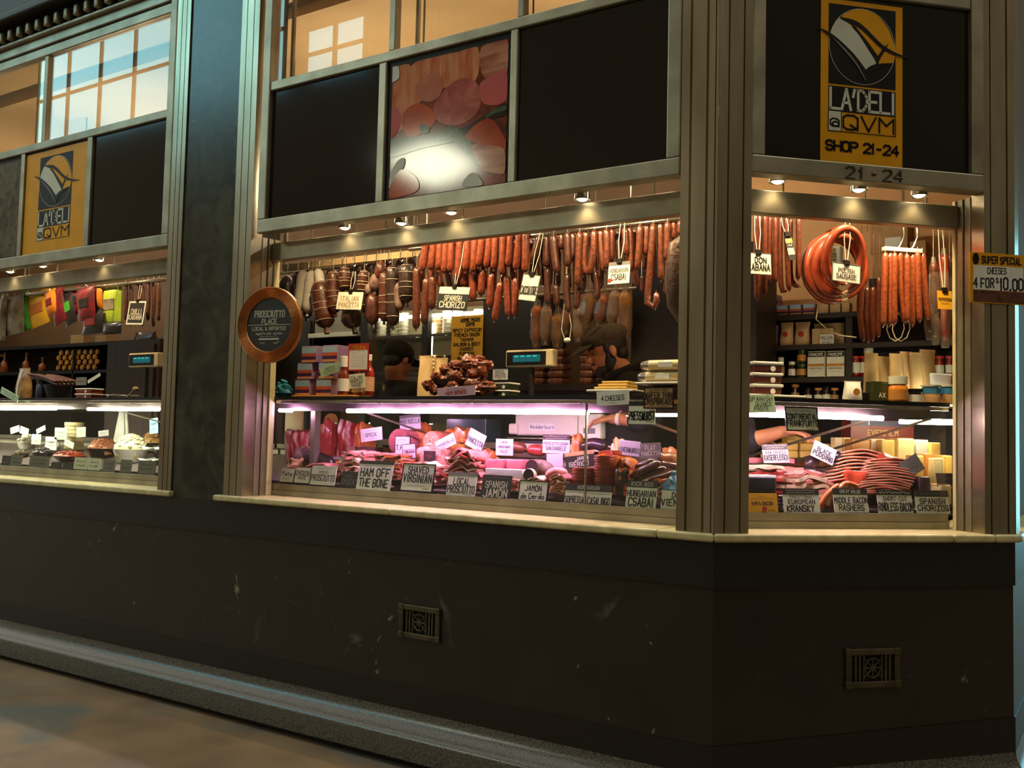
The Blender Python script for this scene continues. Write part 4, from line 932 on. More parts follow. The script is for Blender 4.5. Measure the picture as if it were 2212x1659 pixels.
# hanging cards
def hs(box, face, d, label, rows, card, **k):
    k.setdefault('tag_clip', True); k.setdefault('lean', .10)
    if face == 'B' or box[0] > 800: k['cord'] = max(2.42 - rect(*box, face, d)[0].z - rect(*box, face, d)[2]/2, .05)
    else: k.setdefault('cord', .11)
    return sign(box, face, d, label, rows, card, name='hanging_card', **k)
hs((727, 628, 783, 671), 'A', .44, 'warm lit hanging card ITALIAN PANCETTA among the dried meats', [('ITALIAN', .62, .26, KRAFT, .7), ('PANCETTA', .26, .26, KRAFT, .8)], CARD, roll=-.07)
hs((944, 616, 1013, 674), 'A', .37, 'hanging card chalked SPANISH CHORIZO with yellow top strip', [('SPANISH', .52, .2, C, .56, .22), ('CHORIZO', .24, .24, C, .82, .22)], CARDK, bands=[(.7, 1, CARD)], roll=-.09, cord=.2)
hs((1121, 590, 1166, 653), 'A', .37, 'white hanging card CACCIATORE turned to the left', [('CACCIATORE', .4, .3, K, .92, .16)], CARDW, roll=-.16, border=(STEEL2, .02))
hs((1314, 565, 1360, 613), 'A', .37, 'bright hanging card HUNGARIAN CSABAI with flag corner among dark salamis', [('HUNGARIAN', .6, .2, K, .84, .12), ('CSABAI', .3, .26, K, .66, .14)], CARDW, bands=[(.84, 1, PGREY)], dot=(-.42, -.33, .09, REDP))
sign((975, 682, 1042, 802), 'A', 2.105, 'tall orange menu listing HOME MADE DIPS by the fridge', [('HOME MADE', .92, .06, K, .62, .28, .6), ('DIPS', .84, .06, K, .3, .28, .6)] + [(t_, .74-.085*k, .055, K, .35+.055*len(t_), .25) for k, t_ in enumerate(('SPICY CAPSICUM', 'FRENCH ONION', 'TARAMA', 'SALMON & BEET', 'CARROT', 'PUMPKIN', 'SPICY EGG', 'OLIVE'))], CARDY, name='menu_sign')
# ================================================================ SIGNS, ANGLED OPENING
def bs(box, label, rows, card=CARD, d=.190, **k):
    k.setdefault('lean', .20); return sign(box, 'B', d, label, rows, card, **k)
bs((1612, 1065, 1680, 1107), 'yellow card HAM & BACON with red dot beside the corner post', [('~', .84, .07, K, .3), ('~', .7, .08, K, .7), ('HAM & BACON', .46, .18, K, .66, .2), ('~', .1, .08, K, .25, .2, .8)], CARDY, dot=(.06, -.32, .14, REDP))
bs((1692, 1055, 1770, 1107), 'card lettered TRADITIONAL EUROPEAN KRANSKY with black top strip', [('~', .92, .06, C, .8), ('~', .82, .06, C, .8), ('TRADITIONAL', .64, .13, K, .66, .13), ('EUROPEAN', .44, .17, K, .82, .17), ('KRANSKY', .16, .24, K, .74, .22, .46)], bands=[(.74, 1, CARDK)])
bs((1801, 1055, 1875, 1107), 'card lettered MIDDLE BACON RASHERS with chalked GREAT VALUE strip', [('GREAT VALUE', .87, .14, C, .6, .13), ('MIDDLE BACON', .50, .23, K, .96, .19), ('RASHERS', .2, .23, K, .72, .17)], bands=[(.74, 1, CARDK)])
bs((1896, 1058, 1971, 1109), 'card lettered SHORT-CUT RINDLESS BACON', [('~', .88, .1, C, .9), ('SHORT-CUT', .62, .17, K, .68, .17), ('RINDLESS BACON', .27, .33, K, .98, .19)], bands=[(.77, 1, CARDK)])
bs((1978, 1059, 2050, 1110), 'card lettered SPANISH CHORIZOS at the right end of the angled case', [('~', .86, .06, PGREY, .7), ('SPANISH', .52, .22, K, .74, .2), ('CHORIZOS', .24, .22, K, .92, .2)], bands=[(.72, 1, CARDK)])
bs((1647, 958, 1704, 1001), 'violet lit card KAISERFLEISCH with dark top strip', [('~', .92, .06, C, .85), ('~', .8, .06, C, .7), ('RAW SMOKED', .56, .15, K, .8, .12), ('KAISERFLEISCH', .28, .28, K, .92, .17)], CARDTINT, d=.42, bands=[(.7, 1, PURP)], roll=.04)
bs((1750, 950, 1809, 1006), 'violet lit card BLACK PUDDING leaning steeply left', [('~', .84, .06, K, .85), ('BLACK', .58, .24, K, .6, .2), ('PUDDING', .27, .26, K, .86, .22)], CARDTINT, d=.40, roll=-.42)
bs((1612, 850, 1675, 893), 'pale green card SPANISH QUINCE PASTE on the case top', [('SPANISH', .76, .24, K, .86, .12), ('QUINCE', .48, .2, K, .6, .12, .6), ('PASTE', .22, .22, K, .5, .12)], CARDG, d=.15, roll=.05)
bs((1697, 878, 1768, 932), 'dark-edged grey card CONTINENTAL FRANKFURTS on the case glass', [('~', .84, .06, PGREY, .6), ('CONTINENTAL', .60, .2, K, .92, .18), ('FRANKFURTS', .32, .22, K, .92, .18), ('~', .1, .07, K, .3, .2, .75)], mat('card_grey', srgb(176, 180, 158), .5), d=.165, border=(PBLACK, .05))
bs((1942, 978, 1998, 1036), 'grey folded card leaning among the cheese wedges', [('~', .6, .08, K, .5), ('~', .4, .12, K, .6)], PGREY, d=.36, roll=.5)
bs((2024, 1022, 2060, 1052), 'small black card at the right case end', [('~', .6, .14, PGREY, .6)], CARDK, d=.26)
hs((1612, 546, 1666, 593), 'B', .33, 'hanging card DON KABANA beside the corner post', [('DON', .66, .25, K, .44, .2, .58), ('KABANA', .32, .28, K, .86, .2)], CARD, border=(PGREY, .02), cord=.13)
hs((1695, 506, 1719, 563), 'B', .35, 'narrow black hanging card KABANA seen from its side', [('KABANA', .34, .24, C, .86, .2), ('~', .6, .1, C, .6)], CARDK, bands=[(.68, .86, KRAFT)], turn=.0, roll=.18, cord=.12)
hs((1797, 566, 1860, 613), 'B', .25, 'white hanging card POLISH SAUSAGE before the sausage rings', [('POLISH', .60, .22, K, .56, .15), ('SAUSAGE', .3, .24, K, .7, .16)], CARDW, border=(PGREY, .03), roll=-.08, cord=.15)
hs((2026, 628, 2057, 668), 'B', .34, 'yellow hanging card PEPPERONI among wrapped salamis', [('PEPPERONI', .52, .16, K, .9, .16), ('~', .3, .08, K, .6)], CARDY, cord=.05)
hs((275, 649, 313, 703), 'A', .40, 'white-edged hanging card CHILLI KABANA in the left shopfront', [('CHILLI', .56, .2, C, .6, .2), ('KABANA', .32, .2, C, .76, .18)], CARDK, border=(CARDW, .07), roll=-.05, cord=.1)
# ================================================================ ANGLED OPENING: HANGING GOODS
def c4(x, y): return (1580+x/5.184, 440+y/5.184)
kb = [[(275,120),(275,600),(285,1080)],[(320,120),(315,600),(300,1060)],[(372,120),(372,600),(375,1030)],[(432,130),(425,560),(430,900)],[(492,140),(488,560),(492,890)],[(550,140),(545,560),(555,900),(580,985),(620,960)],[(612,145),(625,560),(640,900),(650,975)],[(660,150),(655,560),(665,830),(700,905),(760,930)],[(750,150),(752,520),(745,850)]]
for i, q_ in enumerate(kb):
    sausage('B', .38+.025*(i % 2), [c4(*p) for p in q_], 5.6, KABA, '%s long brown kabana in the bunch by the corner post, counted from the left' % ORD[i], 'brown kabanas by the corner post', string=.04)
# polish sausage rings
rings = [(1255, 590, 268, 350, .30, 0, 'front sausage ring of the red-brown stack on the hook'), (1200, 690, 300, 375, .345, .1, 'second sausage ring of the red-brown stack, behind the front one'),
         (1150, 705, 345, 405, .39, .14, 'third sausage ring of the red-brown stack'), (1140, 735, 395, 420, .435, .2, 'rearmost and widest sausage ring of the red-brown stack'), (1240, 670, 345, 420, .48, -.12, 'sausage ring at the back right of the stack')]
for i, (cx, cy, rx, ry, d, tl, lb) in enumerate(rings):
    c = fxy('B', *c4(cx, cy), d); sx = msz('B', *c4(cx, cy), d, rx/5.184); sz = msz('B', *c4(cx, cy), d, ry/5.184)
    t = thing('sausage_ring', lb, 'sausage', wxy('B', *c), G('B'), 'polish sausage rings'); rr = msz('B', *c4(cx, cy), d, 9.8)
    a0, a1 = math.radians(-62), math.radians(286); n_ = 40; pth = []; rad = []
    for k in range(n_+1):
        a = a0+(a1-a0)*k/n_; e = min(k, n_-k)/2.2
        pth.append(Vector((math.cos(a)*(sx-rr)+tl*.04*math.sin(a), -.02*math.sin(a*1.0+i), math.sin(a)*(sz-rr)))); rad.append(rr*min(1, max(.2, math.sqrt(e)*.75)))
    part('casing', MB().tube(pth, rad, 14), POLI, t, True)
    for p, dr in ((pth[0], pth[0]-pth[1]), (pth[-1], pth[-1]-pth[-2])):
        dr = dr.normalized(); part('knot', MB().tube([p, p+dr*.012, p+dr*.022], [.005, .007, .010], 8), FAT, t, True)
t = thing('butcher_hook', 'steel hook holding the sausage rings', 'hook', onB(*c4(1195, 190), .38))
part('hook', MB().tube([(0, 0, .09), (0, 0, .02), (.004, 0, -.02), (-.01, 0, -.05)], .004, 7), CHROME, t, True)
# bunch of thin sausages on a white bar
def c5(x, y): return (1840+x/4.46, 440+y/4.46)
bb = [[(322,470),(312,800),(305,1180)],[(368,470),(362,800),(365,1180)],[(412,470),(408,800),(412,1165)],[(462,460),(470,850),(515,1150)],[(530,480),(535,800),(535,1140)],[(585,480),(582,850),(585,1180)],[(632,460),(640,800),(655,1140)],[(680,470),(705,800),(735,1120)]]
for i, q_ in enumerate(bb):
    sausage('B', .36+.012*(i % 2), [c5(*p) for p in q_], 6.7, CSAB2, '%s thin orange-brown sausage on the white bar, counted from the left' % ORD[i], 'thin sausages on the white bar', string=.02)
bk = [[(95,760),(75,1000),(110,1330)],[(150,800),(140,1050),(150,1350)],[(205,800),(200,1050),(195,1330)],[(265,700),(262,1000),(250,1290)]]
for i, q_ in enumerate(bk):
    sausage('B', .44, [c5(*p) for p in q_], 6.2, KABA, '%s long dark sausage hanging below the rings, counted from the left' % ORD[i], 'dark sausages below the rings', string=.30, smat=KABA)
t = thing('sausage_bar', 'white plastic bar on two steel hooks carrying the thin sausages', 'hanger', onB(*c5(485, 450), .37), G('B'))
wb = msz('B', *c5(485, 450), .37, 92)
part('bar', MB().rbox(-wb/2, wb/2, -.012, .012, -.008, .010, .003), PLATE, t)
for s_ in (-.05, .30): part('hook', MB().tube([(s_*wb-.012, .0, .008), (s_*wb+.0, 0, .02), (s_*wb+.018, 0, .06), (s_*wb+.016, 0, .10), (s_*wb+.016, .03, .16)], .0035, 7), CHROME, t, True)
pk = [((785, 560), (800, 1080), 9.5, CSAB, 'long wrapped salami right of the thin sausages'), ((800, 1080), (805, 1290), 9, CSAB, 'short wrapped salami with white bloom below the long one'), ((885, 480), (900, 1320), 11, SALM, 'wrapped red salami with glossy plastic near the right jamb'), ((940, 560), (985, 1300), 8, BLKM, 'dark wrapped salami nearest the right jamb'), ((750, 1000), (745, 1240), 9, BRES, 'brown wrapped sausage end behind the thin sausages')]
for i, (a, b, r_, m, lb) in enumerate(pk):
    a, b = c5(*a), c5(*b); tt = sausage('B', .408, [a, ((a[0]+b[0])/2, (a[1]+b[1])/2), b], r_, m, lb, 'wrapped salamis by the right jamb', name='wrapped_salami', string=.14 if i != 2 else .22)
    P0, P1 = fxy('B', *a, .42), fxy('B', *b, .42); r = msz('B', *a, .42, r_)*1.2
    part('wrap', MB().tube([P0-P1+Vector((0, 0, .02)), (P0-P1)*.7, (P0-P1)*.3, Vector((0, 0, -.03))], [r*.35, r, r*1.08, r*.6], 9), PLAS, tt)
# string coil under the bunch
t = thing('string_loop', 'looped butcher string hanging under the thin sausages', 'string', onB(*c5(420, 1300), .40))
for k in range(2): part('loop', MB().tube([(.035*math.sin(a*.7)+.02*k, .01*k, .05-.05*math.cos(a*.7)*1.2) for a in range(10)] , .0022, 5), STRING, t)
# ================================================================ BACK SHELVES (parallel to the long front)
SHW = mat('dark_shelf', srgb(40, 30, 24), .5, 0, srgb(30, 22, 18), 12)
YS = 2.22      # shelf front
def sh(px, py, d=YS): return onA(px, py, d)
TS = {'blue': mat('tin_blue', srgb(168, 206, 226), .4), 'or': mat('tin_orange', srgb(216, 96, 66), .4), 'pu': mat('tin_purple', srgb(74, 46, 92), .4), 'sa': mat('tin_sand', srgb(222, 158, 108), .45), 'li': mat('tin_lilac', srgb(150, 120, 160), .4)}
def striped(P, w, h, dp, label, group, rz=0, name='striped_tin', dim=False):
    t = thing(name, label, 'box', P, rz, group)
    part('box_body', MB().rbox(-w/2, w/2, 0, dp, 0, h, .003), TS['li'], t)
    for z0, z1, k in ((.55, .93, 'blue'), (.36, .55, 'or'), (.16, .36, 'pu'), (.0, .16, 'sa')):
        part('stripe', MB().box(-w/2+.001, w/2-.001, -.0012, .0, h*z0+.0004, h*z1-.0004), TS[k], t)
    return t
# shelving behind the angled opening
zs = [sh(1620, y).z for y in (684, 748, 817, 871)]; xs0, xs1 = sh(1560, 750).x, sh(1838, 750).x
xr = sh(2085, 750).x
sv = thing('shelf_unit', 'dark shelf unit of boxes and jars behind the angled opening', 'shelf')
for z in zs + [zs[3]-.28, zs[3]-.56]: part('shelf', MB().box(xs0-.4, min(xr, .70), YS, YS+.30, z-.028, z), SHW, sv)
part('upright', MB().box(xs1-.03, xs1+.006, YS+.005, YS+.30, .36, zs[0]-.0285), SHW, sv)
for x in (xs0-.42, .70): part('upright', MB().box(x, x+.02, YS, YS+.30, .36, zs[0]), SHW, sv)
part('back', MB().box(xs0-.4, .70, YS+.30, YS+.31, .36, zs[0]), SHW, sv)
rows = [('upper', zs[0], [(1619,1643),(1645,1670),(1675,1699),(1703,1728),(1732,1757)], 24), ('stacked top', None, [(1625,1649),(1653,1678)], 22)]
hb = msz('A', 1650, 670, YS, 23); wb_ = msz('A', 1650, 670, YS, 24)
for i, (a, b) in enumerate(rows[0][2]): striped(Vector((sh((a+b)/2, 680).x, YS+.02, zs[0]+.0004)), wb_, hb, .08, '%s striped tin on the top shelf behind the angled opening, from the left' % ORD[i], 'striped tins on the back shelves')
for i, (a, b) in enumerate(rows[1][2]): striped(Vector((sh((a+b)/2, 640).x, YS+.03, zs[0]+hb+.0008)), wb_, hb, .08, '%s striped tin of the second layer on the top shelf' % ('left' if i == 0 else 'right'), 'striped tins on the back shelves')
for r_ in range(2):
    for i, (a, b) in enumerate(((1619, 1644), (1648, 1673))):
        striped(Vector((sh((a+b)/2, 720).x, YS+.02, zs[1]+.0004+r_*(hb+.0006))), wb_, hb, .08, '%s %s striped tin beside the paper bags' % (('lower', 'upper')[r_], ('left', 'right')[i]), 'striped tins on the back shelves')
PAPER = mat('brown_paper', srgb(226, 190, 140), .75, 0, srgb(206, 166, 116), 16, bump=.2)
def pouch(P, w, h, dp, label, name='paper_bag', m=None, cat='bag', group=None, rz=0, logo_m=None, seed=0):
    t = thing(name, label, cat, P, rz, group); m = m or PAPER
    rnd = random.Random(seed); pts = []; n_ = 12; rings_ = []
    mb = MB()
    for k, (f, g_) in enumerate(((1.0, .9), (1.04, 1.0), (1.0, .95), (.96, .8), (.95, .45), (1.0, .12))):
        z = h*k/5; ring = []
        for j in range(n_):
            a = 2*math.pi*j/n_; cx_, sy_ = math.cos(a), math.sin(a)
            ring.append((math.copysign(abs(cx_)**.6, cx_)*w/2*f*(1+rnd.uniform(-.03, .03)), math.copysign(abs(sy_)**.7, sy_)*dp/2*g_*(1+rnd.uniform(-.06, .06))+dp/2, z+rnd.uniform(-.01, .01)*h*(k > 0)))
        rings_ += ring
    fs_ = [(i*n_+j, i*n_+(j+1) % n_, (i+1)*n_+(j+1) % n_, (i+1)*n_+j) for i in range(5) for j in range(n_)] + [tuple(range(n_))[::-1], tuple(range(5*n_, 6*n_))]
    mb.add(rings_, fs_); part('pouch', mb, m, t, True)
    if logo_m: part('emblem', MB().upright([(w*.2*math.cos(a*.3927), h*.48+w*.2*math.sin(a*.3927)) for a in range(16)][::-1], -.006, -.0045), logo_m, t)
    part('seal', MB().box(-w*.49, w*.49, dp/2-.003, dp/2+.003, h*.97, h*1.03), m, t)
    return t
for i, (a, b) in enumerate(((1679, 1707), (1711, 1743))):
    w = msz('A', a, 720, YS, b-a); h = msz('A', a, 720, YS, 50)
    pouch(Vector((sh((a+b)/2, 720).x, YS+.03, zs[1]+.0004)), w, h, .07, '%s paper bag with red round emblem on the middle shelf' % ('left' if i == 0 else 'right'), logo_m=REDP, group='paper bags on the middle shelf', seed=i)
w = msz('A', 1770, 720, YS, 23); h = msz('A', 1770, 720, YS, 34)
def carton(P, w, h, dp, label, m, name='carton', cat='box', group=None, rz=0, bands=(), rows=(), r=.002):
    t = thing(name, label, cat, P, rz, group)
    part('box_body', MB().rbox(-w/2, w/2, 0, dp, 0, h, r), m, t)
    for z0, z1, bm_ in bands: part('band', MB().box(-w/2+.001, w/2-.001, -.001, 0.0003, h*z0, h*z1), bm_, t)
    if rows:
        mats = []; mb = MB()
        for row in rows:
            tx, zc, hf, im, wf = row[:5]; wt = row[5] if len(row) > 5 else .17; hh = h*hf
            ln, tw = strokes(tx, hh, jit=.03) if not tx.startswith('~') else squiggle(w*wf, hh, int(zc*99)); sx = min(1, w*wf/tw)
            if im not in mats: mats.append(im)
            ink(mb, [[(p[0]*sx, p[1]) for p in q_] for q_ in ln], -tw*sx/2, h*zc-hh/2, hh*wt, -.0022, mats.index(im))
        part('lettering', mb, mats, t)
    return t
SALT = mat('salt_carton', srgb(206, 176, 128), .6, 0, srgb(190, 158, 110), 8)
for i, px in enumerate((1763, 1786)): carton(Vector((sh(px, 720).x, YS+.02, zs[1]+.0004)), w*.97, h, .05, '%s cream salt carton in front on the middle shelf' % ('left' if i == 0 else 'right'), SALT, group='salt cartons')
for i, px in enumerate((1770, 1793, 1813)): carton(Vector((sh(px, 720, YS+.09).x, YS+.085, zs[1]+.0004)), w*.97, h*1.42, .05, '%s tall salt carton in the rear row of the middle shelf' % ('left', 'middle', 'right')[i], SALT, group='salt cartons')
sign((1771, 722, 1801, 746), 'A', YS+.004, 'small cream card MALDON SEA SALT on the middle shelf', [('MALDON', .66, .3, K, .8, .13), ('SEA SALT', .28, .2, K, .7, .13)], CARDW)
for i, (a, b) in enumerate(((1762, 1786), (1790, 1812), (1815, 1832))):
    carton(Vector((sh((a+b)/2, 670).x, YS+.03, zs[0]+.0004)), msz('A', a, 670, YS, b-a-1), msz('A', a, 670, YS, 22), .07, '%s pale carton on the top shelf under the sausage rings' % ('left', 'middle', 'right')[i], SALT, group='pale cartons on the top shelf')
# PRINCIPE cartons
for i, (a, b) in enumerate(((1742, 1779), (1784, 1821))):
    carton(Vector((sh((a+b)/2, 785).x, YS+.02, zs[2]+.0004)), msz('A', a, 785, YS, b-a), msz('A', a, 785, YS, 57), .05, '%s cream carton lettered PRINCIPE on the lower shelf' % ('left' if i == 0 else 'right'), CARD, group='PRINCIPE cartons', bands=[(.78, .97, PBLACK), (.0, .03, PBLACK), (.42, .52, WAX)], rows=[('PRINCIPE', .87, .1, CARD, .8, .22), ('MINESTRONE', .34, .06, PGREY, .8), ('~', .22, .04, PGREY, .6)])
def bottle(P, r, h, label, body, capm, name='sauce_bottle', cat='bottle', group=None, lab=None, labz=(.15, .55), rz=0, neck=.45, nh=.62, capz=.88):
    t = thing(name, label, cat, P, rz, group)
    part('glass', MB().lathe([(r*.9, 0), (r, h*.03), (r, h*nh), (r*.8, h*(nh+.08)), (r*neck, h*(nh+.18)), (r*neck, h*capz)], 14), body, t, True)
    part('cap', MB().lathe([(r*neck*1.12, h*capz), (r*neck*1.15, h*.99), (r*neck*.9, h)], 12), capm, t, True)
    if lab: part('label', MB().lathe([(r*1.02, h*labz[0]), (r*1.02, h*labz[1])], 14), lab, t, True)
    return t
AMBER = mat('amber_sauce', srgb(120, 44, 22), .15, 0, srgb(90, 30, 16), 6, coat=.6)
DARKJ = mat('dark_jar', srgb(52, 30, 22), .18, 0, srgb(36, 22, 18), 6, coat=.6)
REDJ = mat('red_jar', srgb(160, 40, 26), .18, 0, srgb(120, 26, 18), 6, coat=.6)
GREENJ = mat('green_jar', srgb(66, 74, 38), .2, 0, srgb(40, 46, 26), 6, coat=.6)
HONEY = mat('honey', srgb(226, 140, 36), .15, 0, srgb(200, 112, 24), 6, coat=.6)
for i, px in enumerate((1629, 1647, 1669, 1687)):
    bottle(Vector((sh(px, 780, YS+.06).x, YS+.06, zs[2]+.0004)), msz('A', px, 780, YS, 8), msz('A', px, 780, YS, 46), '%s dark bottle with white cap on the lower shelf, from the left' % ORD[i], DARKJ, CARDW, group='white capped bottles', neck=.7, nh=.45, capz=.6, lab=KRAFT)
bottle(Vector((sh(1705, 795).x, YS+.05, zs[2]+.0004)), msz('A', 1705, 795, YS, 8), msz('A', 1705, 795, YS, 36), 'small dark jar with white lid and label left of the PRINCIPE cartons', DARKJ, CARDW, name='jar', cat='jar', lab=CARDW, neck=.8, nh=.6, capz=.8)
for i, (y0, d_) in enumerate(((0, 'lower'), (1, 'upper'))):
    bottle(Vector((sh(1726, 795).x, YS+.05, zs[2]+.0004+y0*msz('A', 1705, 795, YS, 31))), msz('A', 1726, 795, YS, 10), msz('A', 1726, 795, YS, 30), '%s green jar with gold label left of the PRINCIPE cartons' % d_, GREENJ, mat('green_lid', srgb(60, 96, 50), .4), name='jar', cat='jar', lab=WAX, labz=(.2, .65), neck=.92, nh=.62, capz=.84)
for i, px in enumerate((1712, 1740, 1762, 1780, 1798)):
    bottle(Vector((sh(px, 850).x, YS+.05, zs[3]+.0004)), msz('A', px, 850, YS, 8.5), msz('A', px, 850, YS, [42, 34, 34, 36, 34][i]), '%s small dark jar on the lowest visible shelf, from the left' % ORD[i], DARKJ, PBLACK if i % 2 else WAX, name='jar', cat='jar', group='dark jars on the lowest shelf', lab=CARD if i in (1, 2, 3) else KRAFT, neck=.85, nh=.66, capz=.84)
for i, (px, py) in enumerate(((1848, 800), (1869, 800), (1876, 762))):
    bottle(Vector((sh(px, 800, YS+.05).x, YS+.05, (zs[2] if i < 2 else zs[2]+msz('A', 1848, 800, YS, 47))+.0004)), msz('A', px, py, YS, 10), msz('A', px, py, YS, 46 if i < 2 else 24), ('left red sauce jar with cream label right of the shelf upright', 'right red sauce jar with cream label beside the paper pouches', 'red sauce jar lying on top of the two others')[i], REDJ, REDP, name='jar', cat='jar', group='red sauce jars', lab=CARD, labz=(.2, .7), neck=.92, nh=.7, capz=.88)
for i, (px, py) in enumerate(((2030, 795), (2052, 795))):
    bottle(Vector((sh(px, 800, YS+.06).x, YS+.06, zs[2]+.0004)), msz('A', px, py, YS, 9), msz('A', px, py, YS, 44), '%s dark red jar near the right jamb' % ('left', 'right')[i], REDJ, REDP, name='jar', cat='jar', lab=CARD, neck=.9, nh=.7, capz=.88)
# loose brown boxes high up behind the hooks
for i, (bx, lb) in enumerate((((1880, 470, 1960, 545), 'large brown carton high behind the hooks'), ((1885, 545, 1960, 600), 'lower brown carton behind the white bar'), ((1965, 520, 2000, 600), 'small brown carton right of the large one'))):
    P, w, h = rect(*bx, 'A', YS+.02); t = carton(P-Vector((0, 0, h/2)), w, h, .2, lb, KRAFT, name='cardboard_box', group='cartons stacked on the top shelf')
    if i == 0: part('label', MB().box(-.02, w*.32, -.0015, 0, h*.12, h*.42), CARDW, t)
wbx = sh(1920, 600).z
part('riser', MB().box(sh(1876, 600).x, sh(2004, 600).x, YS+.01, YS+.26, zs[0], sh(1920, 600, YS+.02).z-.0005), SHW, sv)
t = thing('wooden_brush', 'pale slatted wooden block seen inside the sausage rings', 'block', onA(*c4(1130, 720), 1.9))
w = msz('A', 1800, 570, 1.9, 36); h = msz('A', 1800, 570, 1.9, 48)
part('block', MB().rbox(-w/2, w/2, 0, .05, 0, h, .01), CARD, t)
for k in range(6): part('slat', MB().rbox(-w*.48, w*.2, -.008, .0, h*(.06+.15*k), h*(.14+.15*k), .002), KRAFT, t)
part('bracket', MB().box(-.01, .01, .05, .33, h*.4, h*.6), SHW, t)
# white cord looping down from the rings
tag(put('cord', MB().tube([onB(1768, 655, .43), onB(1763, 690, .44), onB(1785, 710, .45), onB(1812, 724, .45), onB(1850, 729, .44)], .0025, 6).mesh('cord', STRING, True)), 'thin white cord curving below the sausage rings', 'cord')
# ================================================================ ON THE ANGLED CASE
TOPZ = 1.6725
def onTop(face, px, v): P = fxy(face, px, 860, v); return wxy(face, P.x, v, TOPZ)
tub = mat('quince_tub', srgb(84, 36, 28), .3, 0, srgb(60, 26, 20), 5, coat=.4)
TUBL = mat('tub_lid', srgb(226, 230, 224), .35)
def tubby(P, w, h, dp, label, rz, group, body=tub):
    t = thing('food_tub', label, 'tub', P, rz, group)
    part('tub', MB().rbox(-w*.45, w*.45, dp*.03, dp*.97, 0, h*.75, .006), body, t); part('lid', MB().rbox(-w/2, w/2, 0, dp, h*.72, h, .004), TUBL, t)
    part('sticker', MB().upright([(w*.15+h*.25*math.cos(a*.5236), h*.36+h*.25*math.sin(a*.5236)) for a in range(12)][::-1], dp*.03-.002, dp*.03-.0005), CARDW, t)
pb = onTop('B', 1660, .36)
t = thing('serving_plate', 'white square plate under the quince tubs', 'plate', pb, G('B')); part('plate', MB().rbox(-.13, .13, -.06, .12, 0.004, .016, .004), PLATE, t); part('foot', MB().box(-.06, .06, -.03, .09, 0, .005), PLATE, t)
ph = msz('B', 1660, 830, .36, 24); pw = msz('B', 1660, 830, .36, 72)
for i in range(3): tubby(pb+Vector((0, 0, .0165+i*(ph+.0006)))+Vector((S*-.0, 0, 0)), pw, ph, .11, '%s white-lidded quince tub in the stack by the corner post' % ('bottom', 'middle', 'top')[i], G('B'), 'quince tubs')
def topitem(face, px, v): return onTop(face, px, v)
PCH = mat('kraft_pouch', srgb(232, 204, 150), .55, 0, srgb(212, 178, 118), 10, bump=.25, bscale=40)
for i, (a, b, y) in enumerate(((1873, 1905, 765), (1898, 1930, 772), (1927, 1958, 766), (1950, 1978, 762), (1970, 2000, 764), (1992, 2030, 758))):
    v = .50+.02*(i % 2); w = msz('B', a, 800, v, b-a); h = fxy('B', (a+b)/2, y, v).z-TOPZ
    pouch(onTop('B', (a+b)/2, v)+Vector((0, 0, .0003)), w, h, .05, '%s tall kraft pouch standing on the angled case, from the left' % ORD[i], 'kraft_pouch', PCH, 'pouch', 'kraft pouches on the angled case', G('B'), seed=20+i)
pouch(onTop('B', 1849, .33), msz('B', 1849, 850, .33, 40), fxy('B', 1849, 824, .33).z-TOPZ, .05, 'white snack bag with orange bowl picture on the angled case', 'snack_bag', CARDW, 'bag', None, G('B'), WAX, seed=31)
carton(onTop('B', 1873, .34), msz('B', 1873, 850, .34, 13), fxy('B', 1873, 848, .34).z-TOPZ, .03, 'small black box beside the snack bag', PBLACK, rz=G('B'))
carton(onTop('B', 1905, .36), msz('B', 1905, 850, .36, 46), fxy('B', 1905, 824, .36).z-TOPZ, .05, 'dark green packet lettered AX beside the honey jar', GREENJ, name='snack_packet', cat='packet', rz=G('B'), rows=[('AX', .36, .2, CARDW, .5)])
bottle(onTop('B', 1940, .34), msz('B', 1940, 850, .34, 20), fxy('B', 1940, 813, .34).z-TOPZ, 'big honey jar with cream lid on the angled case', HONEY, CARD, name='honey_jar', cat='jar', rz=G('B'), lab=WAX, labz=(.12, .5), neck=.86, nh=.60, capz=.70)
bottle(onTop('B', 1976, .34), msz('B', 1976, 850, .34, 16), fxy('B', 1976, 840, .34).z-TOPZ, 'short jar with white label and dark lid right of the honey', DARKJ, PBLACK, name='jar', cat='jar', rz=G('B'), lab=CARDW, labz=(.1, .6), neck=.95, nh=.6, capz=.8)
for i, px in enumerate((2011, 2048)):
    bottle(onTop('B', px, .34), msz('B', px, 850, .34, 19), fxy('B', px, 832, .34).z-TOPZ, '%s jar with blue label band and foil lid near the right jamb' % ('left', 'right')[i], KRAFT, TUBL, name='jar', cat='jar', rz=G('B'), lab=mat('blue_label', srgb(60, 140, 190), .4), labz=(.55, .85), neck=.98, nh=.82, capz=.9, group='blue banded jars')
pouch(onTop('B', 2040, .46), msz('B', 2040, 820, .46, 54), fxy('B', 2040, 808, .46).z-TOPZ, .05, 'bright white parcel behind the blue banded jars', 'white_parcel', CARDW, 'parcel', None, G('B'), seed=40)
